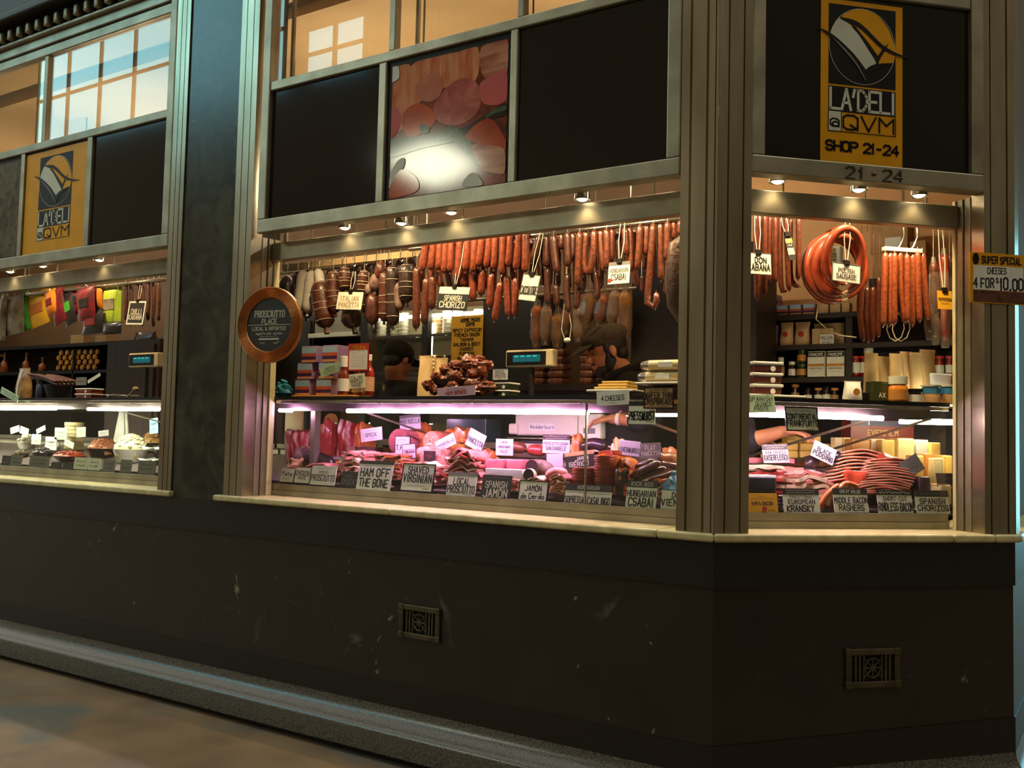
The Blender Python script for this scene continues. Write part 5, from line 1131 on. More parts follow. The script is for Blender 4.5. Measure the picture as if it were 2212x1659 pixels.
# ================================================================ ON THE LONG CASE
t = thing('serving_board', 'orange-brown wooden board under the striped tins', 'board', onTop('A', 690, .28)); w = msz('A', 690, 855, .3, 190)
part('board', MB().rbox(-w*.40, w*.55, -.02, .22, 0, .012, .003), WAX, t)
bw = msz('A', 690, 800, .30, 46); bh = msz('A', 690, 800, .30, 36)
for i, (px, lv) in enumerate(((652, 0), (698, 0), (656, 1), (702, 1), (664, 2), (709, 2))):
    P = onTop('A', px, .31); striped(P+Vector((0, 0, .0125+lv*(bh+.0006))), bw*.95, bh, .10, '%s striped tin in the %s layer on the long case' % (('left', 'right')[i % 2], ('bottom', 'middle', 'top')[lv]), 'striped tins on the long case')
bottle(onTop('A', 742, .30)+Vector((0, 0, .0125)), msz('A', 742, 820, .3, 14), fxy('A', 742, 775, .3).z-TOPZ, 'brown sauce bottle with white cap and white label by the SPECIAL card', AMBER, CARDW, lab=CARDW, labz=(.1, .42), nh=.5, capz=.72, neck=.6)
bottle(onTop('A', 771, .34)+Vector((0, 0, .0125)), msz('A', 771, 820, .3, 13), fxy('A', 771, 790, .3).z-TOPZ, 'brown sauce bottle with white label behind the cream card', AMBER, CARDW, lab=CARDW, labz=(.1, .4), nh=.5, capz=.8, neck=.5)
bottle(onTop('A', 796, .33)+Vector((0, 0, .0125)), msz('A', 796, 820, .3, 12), fxy('A', 796, 770, .3).z-TOPZ, 'tall red sauce bottle with blue and peach label next to the worker in black cap', REDJ, CARDW, lab=BEIG, labz=(.1, .45), nh=.55, capz=.85, neck=.4)
t = thing('blue_bag', 'crumpled turquoise plastic bag at the left end of the long case', 'bag', onTop('A', 610, .30))
part('bag', MB().ell((0, .0, .035), .05, .05, .042, 12, 7, amp=.5, fr=9, seed=3), mat('turquoise_plastic', srgb(40, 140, 160), .35, 0, srgb(20, 90, 110), 9), t); part('tie', MB().tube([(0, 0, .07), (.01, 0, .09)], [.012, .02], 7), mat('turquoise_plastic', srgb(40, 140, 160)), t)
# paper bags and smoked meat heap
for i, (a, b, y) in enumerate(((893, 930, 770), (925, 962, 774), (958, 992, 780))):
    pouch(onTop('A', (a+b)/2, .46+.02*i), msz('A', a, 800, .46, b-a), fxy('A', (a+b)/2, y, .46).z-TOPZ, .05, '%s pale paper bag behind the smoked meat heap' % ('left', 'middle', 'right')[i], 'paper_bag', mat('pale_paper', srgb(240, 206, 150), .7, 0, srgb(222, 182, 122), 9, bump=.2), 'bag', 'pale paper bags', seed=50+i)
bwl = onTop('A', 990, .34)
t = thing('wire_basket', 'dark basket holding the heap of smoked meat', 'basket', bwl); br = msz('A', 990, 840, .34, 62)
part('bowl', MB().lathe([(br*.5, 0), (br*.62, .004), (br*.98, .075), (br*1.0, .08), (br*.94, .078), (br*.58, .012)], 20, sy=.8), mat('dark_basket', srgb(58, 34, 26), .5, 0, srgb(36, 22, 18), 60, bump=.5), t, True)
rnd = random.Random(5); SMK = meat('smoked_chunk', (150, 72, 33), (62, 27, 14), 40, coat=.4, bump=.7, bscale=60)
hp = [(925,832),(942,815),(938,842),(958,825),(960,800),(978,835),(982,812),(985,790),(1000,828),(1003,805),(1008,785),(1020,830),(1024,808),(1028,787),(1040,825),(1042,803),(1048,790),(1052,835),(1015,778),(1036,780),(968,845),(1032,845)]
for i, (x, y) in enumerate(hp):
    v = .24+.012*(i % 5)+max(0, (840-y))*.0012; P = fxy('A', x, y, v); s_ = msz('A', x, y, v, 14)
    t = thing('smoked_knuckle', '%s reddish smoked meat chunk in the basket heap, counted from the lower left' % ORD[i], 'meat', P, rnd.uniform(0, 3), 'smoked meat chunks')
    part('meat', MB().ell((0, 0, 0), s_*1.35, s_*.75, s_*.8, 16, 11, amp=.55, fr=12, seed=i*1.3), SMK, t, True); part('bone', MB().tube([(s_*.9, 0, 0), (s_*1.35, 0, .004)], [.006, .008], 7), FAT, t, True)
for i in range(2): tubby(onTop('A', 1081, .30)+Vector((0, 0, i*.0335)), msz('A', 1081, 840, .3, 46), .033, .09, '%s pesto tub under the BASIL PESTO card' % ('lower', 'upper')[i], 0, 'pesto tubs', GREENJ)
# customer display of the scale
def display(P, w, h, label, rz=0, base=TOPZ):
    t = thing('price_display', label, 'display', P, rz)
    CR = mat('cream_plastic', srgb(226, 206, 164), .5)
    part('housing', MB().rbox(-w/2, w/2, 0, .05, -h/2, h/2, .008), CR, t); part('window', MB().box(-w*.47, w*.36, -.0015, .001, -h*.38, h*.38), PBLACK, t)
    part('screen', MB().box(-w*.33, w*.25, -.003, -.001, -h*.2, h*.2), mat('cyan_screen', srgb(14, 40, 44), .3, emit=(.0, .09, .10), est=1.0), t)
    mb = MB()
    for k in range(4): mb.box(-w*.3+w*.13*k, -w*.3+w*.13*k+w*.09, -.004, -.003, h*.08, h*.17)
    part('digits', mb, mat('cyan_digits', srgb(20, 80, 80), .3, emit=(.03, .42, .38), est=1.0), t)
    part('pole', MB().tube([(0, .03, -h/2), (0, .03, base-P.z)], .014, 8), DARK, t, True)
P, w, h = rect(1091, 755, 1193, 793, 'A', .55); display(P, w, h, 'cream customer display with cyan digits above the long case')
P, w, h = rect(277, 762, 341, 793, 'A', .55); display(P, w, h, 'cream customer display with cyan digits in the left shopfront')
# plates by the corner post
def plateobj(P, w, label, rz=0, stand=.0):
    t = thing('serving_plate', label, 'plate', P, rz)
    part('plate', MB().rbox(-w/2, w/2, -.06, .08, stand, stand+.010, .004), PLATE, t)
    part('stand', MB().box(-w*.2, w*.2, -.03, .05, 0, stand+.001), DARK, t)
P = onTop('A', 1330, .28); pz = fxy('A', 1330, 848, .28).z-TOPZ; plateobj(P, msz('A', 1330, 850, .28, 112), 'white plate of yellow cheese bread behind the 4 CHEESES card', 0, max(pz, .004))
t = thing('cheese_bread', 'folded yellow cheese flatbread on the white plate', 'bread', P+Vector((0, 0, max(pz, .004)+.0104)))
for i in range(3): part('slice', MB().rbox(-.075+.012*i, .07, -.05+.01*i, .06, .012*i, .012*i+.011, .004), CHEE, t)
P = onTop('A', 1440, .26); pz = fxy('A', 1440, 832, .26).z-TOPZ; plateobj(P, msz('A', 1440, 840, .26, 120), 'white plate carrying crispbread rolls by the corner post', 0, pz)
for i, (y, lb) in enumerate(((0, 'lower crispbread roll in clear wrap by the corner post'), (1, 'upper crispbread roll in clear wrap by the corner post'))):
    t = thing('crispbread_roll', lb, 'crispbread', P+Vector((-.01+.012*i, 0, pz+.0105+i*.0455)), 0, 'crispbread rolls')
    part('biscuits', MB().tube([(-.075, 0, .0225), (.085, 0, .0225)], .021, 14), CHEW, t, True); part('wrap', MB().tube([(-.11, 0, .0225), (-.08, 0, .0225), (.09, 0, .0225), (.11, 0, .02)], [.014, .0222, .0222, .012], 14), PLAS, t, True)
    part('label', MB().box(-.03, .03, -.0228, -.0215, .014, .034), CARDW, t)
# ================================================================ FOOD IN THE CASES
def fb(face, box, v):
    x0, y0, x1, y1 = box; c = fxy(face, (x0+x1)/2, (y0+y1)/2, v)
    w = msz(face, (x0+x1)/2, (y0+y1)/2, v, x1-x0); zt = fxy(face, (x0+x1)/2, y0, v).z; zb = fxy(face, (x0+x1)/2, y1, v).z
    return c.x, w, zt, zb
def slope_box(mb, w, dp, h, r=.008, m=0, lump=.0, seed=0):
    if not lump: return mb.rbox(-w/2, w/2, 0, dp, 0, h, r, m, 3)
    n = 7; bm = bmesh.new(); bmesh.ops.create_cube(bm, size=2); bmesh.ops.subdivide_edges(bm, edges=bm.edges[:], cuts=n, use_grid_fill=True)
    for v in bm.verts:
        p = v.co; q = p.normalized()*1.25; k = .38; c_ = p.lerp(q, k) if p.z > -.9 else Vector((p.x*.93, p.y*.93, p.z))
        d = 1 + lump*noise.noise(p*1.3+Vector((seed, w*90, h*70)))
        v.co = Vector((c_.x*d*w/2.1, (c_.y*d*.5+.5)*dp, max((c_.z*d*.5+.5)*h, 0)))
    return mb.bm(bm, m)
def place(face, u, v, z, name, label, cat, group=None): return thing(name, label, cat, wxy(face, u, v, z), G(face), group)
DZ = .0015
def block(face, box, v, m, label, name='meat_block', cat='meat', dp=.09, fat=None, rind=None, group=None, r=.012, floor_=None, lump=0.):
    u, w, zt, zb = fb(face, box, v); z0 = deck(v+dp)+DZ if floor_ is None else floor_; h = max(zt-z0, .02)
    t = place(face, u, v, z0, name, label, cat, group)
    part('flesh', slope_box(MB(), w, dp, h, r, 0, lump, u*9), m, t, True)
    if fat: part('fat_layer', MB().rbox(-w*.47, w*.47, -.0025, .002, h*fat[0], h*fat[1], .002), FAT, t)
    if rind: part('rind', MB().rbox(-w*.505, w*.505, .006, dp*.97, h-.006, h+.003, .004), rind, t)
    return t
def round_(face, box, v, m, label, name='sausage_round', cat='sausage', dp=.14, rim=None, dots=0, group=None, cut=None):
    u, w, zt, zb = fb(face, box, v); r_ = w/2; z0 = zt-2*r_
    t = place(face, u, v, z0, name, label, cat, group)
    part('body', MB().lathe([(r_*.97, 0), (r_, .004), (r_, dp-.02), (r_*.6, dp)], 24).move(rx=-math.pi/2, dz=r_), rim or m, t, True)
    part('cut_face', MB().lathe([(0, -.0015), (r_*.93, -.0015), (r_*.95, 0)], 24).move(rx=-math.pi/2, dz=r_), m, t)
    rnd = random.Random(w*1e4)
    for k in range(dots):
        a, q_ = rnd.uniform(0, 6.28), rnd.uniform(0, .75)*r_
        part('fat_dot', MB().lathe([(0, -.0028), (r_*.09, -.0028), (r_*.09, -.001)], 8).move(rx=-math.pi/2, dx=q_*math.cos(a), dz=r_+q_*math.sin(a)), FAT, t)
    if z0 > deck(v)+.004: part('prop', MB().box(-r_*.5, r_*.5, .01, dp*.9, deck(v+dp)-z0+DZ, .012), DECKM, t)
    return t
def wavy(w, dp, th, amp, seed, nx=14, ny=5, edge=0.):
    mb = MB(); rnd = random.Random(seed); ph = rnd.uniform(0, 6); f1 = rnd.uniform(1.2, 2.4)
    def zz(a, b): return amp*(math.sin(a*6.28*f1+ph)+.5*math.sin(b*5+ph*2+a*3)) - edge*(2*a-1)**2
    vs = []
    for s_ in (0, 1):
        for j in range(ny):
            for i in range(nx):
                a, b = i/(nx-1), j/(ny-1); vs.append(((a-.5)*w*(1+.08*math.sin(b*7+ph)), b*dp+.012*math.sin(a*9+ph), zz(a, b)+th*s_))
    n = nx*ny; fs_ = []
    for j in range(ny-1):
        for i in range(nx-1):
            q_ = j*nx+i; fs_.append((q_, q_+nx, q_+nx+1, q_+1)); fs_.append((n+q_, n+q_+1, n+q_+nx+1, n+q_+nx))
    for i in range(nx-1): fs_ += [(i, i+1, n+i+1, n+i), ((ny-1)*nx+i, n+(ny-1)*nx+i, n+(ny-1)*nx+i+1, (ny-1)*nx+i+1)]
    for j in range(ny-1): fs_ += [(j*nx, n+j*nx, n+(j+1)*nx, (j+1)*nx), (j*nx+nx-1, (j+1)*nx+nx-1, n+(j+1)*nx+nx-1, n+j*nx+nx-1)]
    return mb.add(vs, fs_)
def slices(face, box, v, mats, label, name='sliced_ham', cat='meat', n=8, dp=.13, amp=.003, seed=0, group=None, taper=.0, edge=.0, th=None, floor_=None):
    u, w, zt, zb = fb(face, box, v); z0 = deck(v+dp)+DZ if floor_ is None else floor_; h = max(zt-z0, .02)
    t = place(face, u, v, z0, name, label, cat, group); rnd = random.Random(seed+9)
    st = (h-amp)/n
    for k in range(n):
        ww = w*(1-taper*k/n)*rnd.uniform(.93, 1.0)
        part('slice', wavy(ww, dp*rnd.uniform(.9, 1), st*.96 if th is None else th, amp, seed+k, edge=edge*k/n).move(dx=rnd.uniform(-.04, .04)*w, dy=.0+.02*(k/n)*dp+rnd.uniform(0, .01), dz=k*st+amp+edge*k/n, rz=rnd.uniform(-.05, .05)), mats[k % len(mats)], t, True)
    return t
def discs(face, box, v, m, label, name='salami_stack', cat='salami', n=9, group=None, seed=0):
    u, w, zt, zb = fb(face, box, v); z0 = deck(v+w)+DZ; h = zt-z0; r_ = w/2
    t = place(face, u, v+r_, z0, name, label, cat, group); rnd = random.Random(seed)
    for k in range(n): part('slice', MB().lathe([(r_*.96, 0), (r_, h/n*.3), (r_*.97, h/n*.9)], 20).move(dx=rnd.uniform(-.05, .05)*r_, dy=rnd.uniform(-.05, .05)*r_, dz=k*h/n), m, t, True)
    return t
A_, B_ = 'A', 'B'
block(A_, (604, 930, 664, 1000), .50, RAWH, 'tall red pancetta slab at the left end of the pink case', dp=.06, lump=.25)
block(A_, (682, 912, 722, 968), .55, HAMR, 'dark red raw ham block in the back row', dp=.10, lump=.3)
block(A_, (722, 910, 762, 966), .57, RAWH, 'raw ham block with broad fat bands next to the dark red one', 'ham_block', dp=.10, lump=.3)
block(A_, (763, 918, 786, 962), .60, ORAN, 'slim orange ham block behind the SPECK card', dp=.10, lump=.35)
block(A_, (607, 870, 660, 925), .78, CHEW, 'pale yellow block at the far left back of the case', 'cheese_block', 'cheese', dp=.02, floor_=1.4255)
round_(A_, (694, 893, 730, 929), .74, WAX, 'orange cheese roll lying at the back left of the case', 'cheese_roll', 'cheese', dp=.04)
round_(A_, (832, 926, 888, 982), .56, MORT, 'large pink mortadella with round cut face', 'mortadella', dp=.18)
round_(A_, (908, 931, 954, 977), .52, meat('dotted_salami', (232, 140, 112), (220, 120, 96), 30), 'large pale salami with white fat dots', dp=.18, dots=14)
block(A_, (884, 918, 922, 960), .66, ORAN, 'orange smoked ham block right of the mortadella', dp=.07, lump=.35)
block(A_, (955, 924, 1012, 962), .64, ORAN, 'broad orange smoked ham behind the CAPOCOLLO card', 'smoked_ham', dp=.08, lump=.35)
slices(A_, (962, 944, 1008, 975), .52, [WAX, ORAN], 'stack of amber sliced loaf under the CAPOCOLLO card', n=6)
t = place(A_, fb(A_, (760, 957, 822, 982), .40)[0], .40, 1.4005, 'olive_dish', 'dark oval dish of olives on the glass shelf', 'dish'); w = fb(A_, (760, 957, 822, 982), .40)[1]
part('dish', MB().lathe([(w*.35, 0), (w*.5, .03), (w*.47, .03), (w*.34, .006)], 20, sy=.6), PURP, t, True); part('olives', MB().lathe([(0, .036), (w*.3, .03), (w*.45, .024)], 20, sy=.6), BLKM, t, True)
bottle(wxy(A_, fb(A_, (700, 960, 760, 985), .42)[0], .42, deck(.48)+.001), .05, .075, 'flat jar of amber oil in the left of the pink case', HONEY, TIN, name='jar', cat='jar', neck=.9, nh=.6, capz=.8)
sl = sausage(A_, .36, [(655, 985), (688, 990), (722, 1004)], 14, PURP, 'dark purple salami lying behind the PROSCIUTTO card', None, name='salami_piece')
for i, (bx, lb, m) in enumerate((((610, 992, 652, 1014), 'brown paper parcel at the left end of the case', KRAFT), ((628, 968, 662, 992), 'grey paper parcel above the brown one', GREYM))): block(A_, bx, .30+.12*i, m, lb, 'paper_parcel', 'parcel', dp=.08, lump=.5)
slices(A_, (715, 978, 802, 1020), .26, [HAMP, FAT, HAMP], 'loose pile of pale pink prosciutto slices behind the black card', 'sliced_prosciutto', n=7, amp=.006, seed=2, taper=.2, edge=.008)
slices(A_, (792, 980, 872, 1045), .27, [ORAN, HAMP, BEIG], 'tall stack of sliced ham off the bone', n=14, amp=.003, seed=3, dp=.12)
block(A_, (842, 1036, 868, 1062), .225, PBLACK, 'black plastic tray end between the ham cards', 'black_tray', 'tray', dp=.03, r=.003)
block(A_, (893, 968, 962, 1004), .40, HAMP, 'pink vacuum packed ham with dark label in the middle of the case', 'packed_ham', dp=.07, r=.018, lump=.35)
sign((915, 974, 940, 998), 'A', .385, 'small dark label on the pink vacuum packed ham', [('~', .5, .2, REDP, .5)], PURP, name='pack_label', cat='label')
slices(A_, (936, 986, 1052, 1062), .25, [HAMP, FAT, HAMR, HAMP], 'large ruffled heap of shaved prosciutto behind the LOCAL PROSCIUTTO card', 'shaved_prosciutto', n=13, amp=.010, seed=5, taper=.45, edge=.03, dp=.15)
slices(A_, (862, 1000, 876, 1058), .30, [HAMP], 'shaved ham edge left of the VIRGINIAN card', n=6, seed=77, dp=.1)
sausage(A_, .50, [(1018, 978), (1042, 980), (1072, 990)], 15, ORAN, 'netted orange roast below the PANCETTA card', None, name='netted_roast', cat='meat', tied=True, n=14)
sausage(A_, .52, [(1098, 968), (1116, 966), (1136, 970)], 13, BROW, 'short brown cured sausage right of the plain card', None, name='cured_piece', cat='meat')
sausage(A_, .52, [(1140, 975), (1158, 972), (1178, 978)], 13, HAMR, 'reddish cured ham piece left of the SAN DANIELE card', None, name='cured_piece', cat='meat')
block(A_, (1043, 992, 1090, 1014), .30, MORT, 'left slab of pink sliced loaf in the middle case', 'meat_slab', dp=.10, r=.006); block(A_, (1090, 993, 1130, 1015), .30, MORT, 'right slab of pink sliced loaf in the middle case', 'meat_slab', dp=.10, r=.006)
block(A_, (1040, 1013, 1136, 1030), .235, PLATE, 'white tray before the pink slabs', 'white_tray', 'tray', dp=.05, r=.003)
round_(A_, (1132, 992, 1165, 1025), .30, PURP, 'cut salami with dark face and pale mouldy rind', dp=.10, rim=GREYM); round_(A_, (1128, 1012, 1156, 1040), .235, PURP, 'smaller cut salami end leaning before the other', dp=.04, rim=FAT)
sausage(A_, .33, [(1160, 1000), (1180, 1012), (1200, 1030)], 14, GREYM, 'wrinkled grey salami end right of the cut salami', None, name='salami_piece')
sausage(A_, .27, [(1180, 1032), (1202, 1018), (1226, 1026)], 11, HAMP, 'half jamon with pale fat under the violet-tinted card', None, name='jamon_piece', cat='ham')
slices(A_, (1183, 1030, 1226, 1092), .215, [BEIG, FAT, HAMP], 'stack of wavy beige slices between JAMON and SOPRESSA cards', n=12, amp=.004, seed=8, dp=.08, edge=.012)
slices(A_, (1098, 1036, 1122, 1084), .215, [BEIG, HAMP], 'small stack of beige slices left of the JAMON de Cerdo card', n=9, amp=.003, seed=9, dp=.08)
slices(A_, (1028, 1040, 1044, 1076), .215, [HAMP, BEIG], 'small stack of pink slices left of the SPANISH JAMON card', n=8, amp=.003, seed=19, dp=.08)
discs(A_, (1223, 1010, 1274, 1048), .22, SALM, 'low stack of red salami slices behind the SOPRESSA card', n=8, seed=1)
discs(A_, (1271, 984, 1322, 1048), .235, SALM, 'tall stack of red salami slices behind the glass joint', n=16, seed=2)
slices(A_, (1284, 974, 1348, 992), .40, [SALM, ORAN], 'sheet of orange sliced meat on the tall salami stack', n=9, seed=12, dp=.10)
sausage(A_, .58, [(1255, 968), (1284, 958), (1312, 968)], 13, PURP, 'dark brown half ham at the back behind JAMON IBERICO', None, name='ham_piece', cat='ham')
block(A_, (1233, 943, 1252, 968), .60, ORAN, 'small orange ham end at the back beside SAN DANIELE', dp=.05, lump=.35)
block(A_, (1318, 952, 1336, 985), .52, BEIG, 'pale block left of the LIVERWURST card', dp=.06, lump=.35)
for i, q_ in enumerate(([(1362, 1030), (1395, 1012), (1428, 1000)], [(1368, 1038), (1402, 1024), (1440, 1012)], [(1360, 1016), (1390, 1004), (1415, 996)], [(1400, 1040), (1432, 1032), (1462, 1020)], [(1425, 1002), (1448, 1006), (1468, 1010)])):
    sausage(A_, .28+.02*i, q_, 8, [CSAB, CHORD][i % 2], '%s short sausage lying behind the HUNGARIAN CSABAI card' % ORD[i], 'sausages behind the CSABAI card', name='lying_sausage')
block(A_, (1325, 1012, 1352, 1095), .23, mat('dark_wrap', srgb(62, 54, 44), .25, 0, srgb(36, 32, 28), 20, coat=.5), 'dark wrapped pack between SOPRESSA and CSABAI cards', 'wrapped_pack', 'pack', dp=.07)
t = place(A_, fxy(A_, 1450, 1040, .24).x, .27, deck(.30), 'blue_bag', 'pale blue plastic bag of sausages by the corner post', 'bag'); part('bag', MB().ell((0, 0, .045), .055, .05, .05, 12, 8, amp=.5, fr=9, seed=8), mat('blue_plastic', srgb(96, 160, 176), .25, 0, srgb(60, 110, 124), 12, coat=.5), t); part('knot', MB().tube([(0, 0, .085), (.005, 0, .11)], [.01, .02], 7), mat('blue_plastic', srgb(96, 160, 176)), t)
block(A_, (1420, 975, 1468, 1000), .45, BROW, 'brown meat piece at the right end of the long case', dp=.08, lump=.35)
for i, (bx, ms_, lb) in enumerate((((868, 1004, 952, 1046), [HAMP, FAT, MORT], 'pile of pale shaved ham behind the VIRGINIAN card'), ((1042, 1024, 1112, 1062), [HAMP, FAT], 'pile of pink jamon slices behind the SPANISH JAMON card'), ((1118, 1036, 1186, 1066), [BEIG, FAT, HAMP], 'pile of pale slices behind the JAMON de Cerdo card'), ((735, 1012, 790, 1052), [HAMP, FAT, HAMR], 'marbled slices behind the black DUCK card'), ((640, 1006, 735, 1040), [HAMR, HAMP], 'red slices behind the PROSCIUTTO card'), ((1322, 996, 1362, 1030), [SALM, ORAN], 'orange sliced salami behind the dark wrapped pack'), ((1400, 1040, 1470, 1070), [BEIG, ORAN], 'peach slices behind the VIENNA card'))):
    slices(A_, bx, .235, ms_, lb, 'sliced_meat', n=8, amp=.005, seed=140+i*11, dp=.10, taper=.15, edge=.012)
# scale behind the case
P, w, h = rect(1096, 893, 1238, 950, 'A', .95); zb_ = P.z-h/2-.02
t = thing('counter_scale', 'white counter scale lettered Wedderburn behind the long case', 'scale', (P.x+.02, .95, zb_))
CRM = mat('scale_plastic', srgb(232, 222, 204), .4)
part('body', MB().rbox(-w/2+.02, w/2, 0, .22, .04, h+.02, .012), CRM, t); part('side_pod', MB().rbox(-w/2-.012, -w/2+.045, -.012, .12, .045, h*.75, .01), CRM, t)
part('printer', MB().rbox(w/2+.002, w/2+.13, .0, .2, .03, h+.02, .01), CARD, t); part('printer_slot', MB().box(w/2+.035, w/2+.10, -.002, .001, h*.42, h*.62), PGREY, t); part('sticker', MB().box(w/2+.012, w/2+.035, -.002, .001, h*.12, h*.30), ORAN, t)
part('pan', MB().rbox(-w/2-.01, w/2+.02, -.03, .25, .022, .03, .003), CHROME, t); part('foot', MB().box(-w*.4, w*.4, .02, .2, 0, .022), DARK, t)
part('badge', MB().box(-w*.22, w*.18, -.0015, .001, h*.5, h*.78), CARDW, t)
mb = MB(); ln, tw = strokes('Wedderbum', h*.13); sx = w*.36/tw; ln, tw = strokes('Wedderburn', h*.13); ink(mb, [[(a*w*.36/tw, b) for a, b in p] for p in ln], -w*.20, h*.58, h*.018, -.002); part('lettering', mb, mat('badge_ink', srgb(70, 60, 110), .5), t)
rc = thing('rear_counter', 'steel work counter behind the long case', 'counter', (0, 0, 0))
part('worktop', MB().box(-2.6, -.75, .86, 1.02+.2, zb_-.03, zb_-.0005), STEEL2, rc)
for x in (-2.55, -1.7, -.8): part('leg', MB().box(x, x+.04, 1.15, 1.19, .36, zb_-.031), STEEL2, rc); part('leg', MB().box(x, x+.04, .88, .92, .36, zb_-.031), STEEL2, rc)
# glass cabinet seen in the back of the case
carton(Vector((onA(1010, 960, .98).x, .96, zb_)), .26, onA(1010, 905, .98).z-zb_, .15, 'dim glass box behind the smoked ham', mat('glass_box', srgb(70, 92, 96), .2, 0, srgb(50, 66, 70), 6, coat=.5), name='glass_box')
# ---------------------------------------------------------------- angled case
slices(B_, (1608, 984, 1722, 1012), .46, [HAMP, MORT], 'pile of pink kaiserfleisch slabs behind its card', 'kaiserfleisch_slabs', n=4, amp=.002, seed=30, dp=.12, th=.018)
slices(B_, (1606, 1000, 1702, 1040), .32, [HAMR, FAT, HAMR], 'marbled red slab pile by the corner post', 'marbled_slabs', n=5, amp=.003, seed=31, dp=.12, th=.012)
slices(B_, (1665, 1002, 1738, 1026), .40, [HAMP], 'pink slabs left of the black pudding', 'pink_slabs', n=3, amp=.002, seed=32, th=.018)
for i, q_ in enumerate(([(1742, 1015), (1752, 1000), (1768, 985)], [(1728, 1020), (1745, 1022), (1770, 1020)], [(1790, 985), (1808, 988), (1822, 998)])):
    sausage(B_, .44, q_, 14, PURP, ('upright black pudding behind its card', 'lying black pudding below its card', 'black pudding right of its card')[i], 'black puddings', name='black_pudding', knot=2)
slices(B_, (1712, 1024, 1806, 1055), .27, [FAT, HAMP], 'pale marbled slices in front of the black pudding', 'marbled_slices', n=6, amp=.005, seed=33, taper=.2, edge=.012)
block(B_, (1608, 1028, 1682, 1064), .23, mat('dark_plastic', srgb(44, 46, 58), .3, 0, srgb(30, 30, 40), 14, coat=.4), 'dark plastic pack with white paper on top by the corner post', 'dark_pack', 'pack', dp=.08, rind=PLATE)
for i in range(7):
    sausage(B_, .225+.012*(i % 3), [(1768+6*i, 1098-(i % 2)*6), (1785+6*i, 1070-4*i), (1812+7*i, 1046+1*i)], 6, BEIG if i % 2 else ORAN, '%s peach kransky between the KRANSKY and RASHERS cards' % ORD[i], 'kransky sausages', name='kransky')
for i in range(4): sausage(B_, .22, [(1680, 1070+8*i), (1686, 1074+8*i), (1692, 1070+8*i)], 5, CHORD, '%s dark sausage end left of the KRANSKY card, from the top' % ORD[i], 'dark sausage ends', name='lying_sausage')
# fanned bacon rashers
def rasher(k, n, x0, x1, ytop, v, w_, m_top, label, group, sag=.02, th=.0055):
    a, b = fxy(B_, x0, ytop, v), fxy(B_, x1, ytop, v); L = b.x-a.x; zt = a.z
    t = place(B_, (a.x+b.x)/2, v, zt, 'bacon_rasher', label, 'bacon', group)
    for nm, z0, z1, m in (('meat', -.0062, -.0024, RASH), ('fat_edge', -.0024, .0004, FAT)):
        mb = MB(); vs = []; nn = 13
        for s_ in (z0, z1):
            for y_ in (0, w_):
                for i in range(nn):
                    q_ = i/(nn-1); vs.append(((q_-.5)*L, y_+.004*math.sin(q_*11+k), s_-sag*(2*q_-1)**2-.012*max(0, q_-.6)+.0015*math.sin(q_*9+k*1.7)-(.0 if y_ == 0 else .01)))
        f_ = []
        for i in range(nn-1):
            f_ += [(i, i+1, nn+i+1, nn+i)[::-1], (2*nn+i, 2*nn+i+1, 3*nn+i+1, 3*nn+i), (i, i+1, 2*nn+i+1, 2*nn+i), (nn+i, 3*nn+i, 3*nn+i+1, nn+i+1)]
        f_ += [(0, 2*nn, 3*nn, nn), (nn-1, 2*nn-1, 4*nn-1, 3*nn-1)]
        part(nm, mb.add(vs, f_), m, t, True)
for k in range(14): rasher(k, 14, 1846+1.4*k+(k % 3)*3, 1958+2.6*k, 1062-5.6*k if k < 13 else 988, .235+.012*k, .09, FAT, '%s bacon rasher of the right fan, counted from the bottom' % ORD[k], 'rashers in the right bacon fan', sag=.012)
for k in range(9): rasher(k+20, 9, 1800+2*k, 1880+4*k, 1030-7.6*k, .33+.012*k, .09, FAT, '%s bacon rasher of the left fan, counted from the bottom' % ORD[k], 'rashers in the left bacon fan', sag=.014)
block(B_, (1826, 1020, 1886, 1062), .31, RASH, 'solid red bacon heap under the left fan', 'bacon_heap', 'bacon', dp=.10, r=.02, lump=.35)
block(B_, (1864, 985, 1962, 1060), .40, RASH, 'solid red bacon heap under the right fan', 'bacon_heap', 'bacon', dp=.10, r=.03, lump=.35)
# cheeses
ch = [(1840,950,1882,1000,.62,WAX),(1880,948,1915,1000,.64,CHEW),(1903,950,1935,1010,.60,CHEE),(1938,948,1978,990,.62,CHEW),(1978,950,2008,990,.62,PLATE),(2010,956,2034,1000,.60,CHEE),(1975,985,1998,1030,.46,CHEE),(1998,980,2018,1030,.48,WAX),(2016,990,2040,1040,.44,CHEW),(2036,985,2060,1030,.50,CHEE),(1960,1000,1980,1030,.42,CHEW),(1985,1030,2012,1058,.30,PURP),(2030,1048,2058,1075,.24,CHEW)]
for i, (x0, y0, x1, y1, v, m) in enumerate(ch):
    block(B_, (x0, y0, x1, y1), v, m, '%s cheese wedge at the right of the angled case, counted from the back left' % ORD[i], 'cheese_wedge', 'cheese', dp=.07, r=.006, rind=WAX if i % 3 == 0 else None, group='cheese wedges')
tr = place(B_, fxy(B_, 1722, 960, .74).x, .70, 1.4255, 'cheese_tray', 'steel tray of small cheese packs at the back of the angled case', 'tray'); part('tray', MB().rbox(-.17, .14, .06, .2, 0, .008, .003), CHROME, tr)
part('tray_foot', MB().box(-.1, .1, .1, .13, -.001, .001), CHROME, tr)
cz = 1.4340; cw = msz(B_, 1722, 950, .8, 36); chh = msz(B_, 1722, 950, .8, 16)
n_ = 0
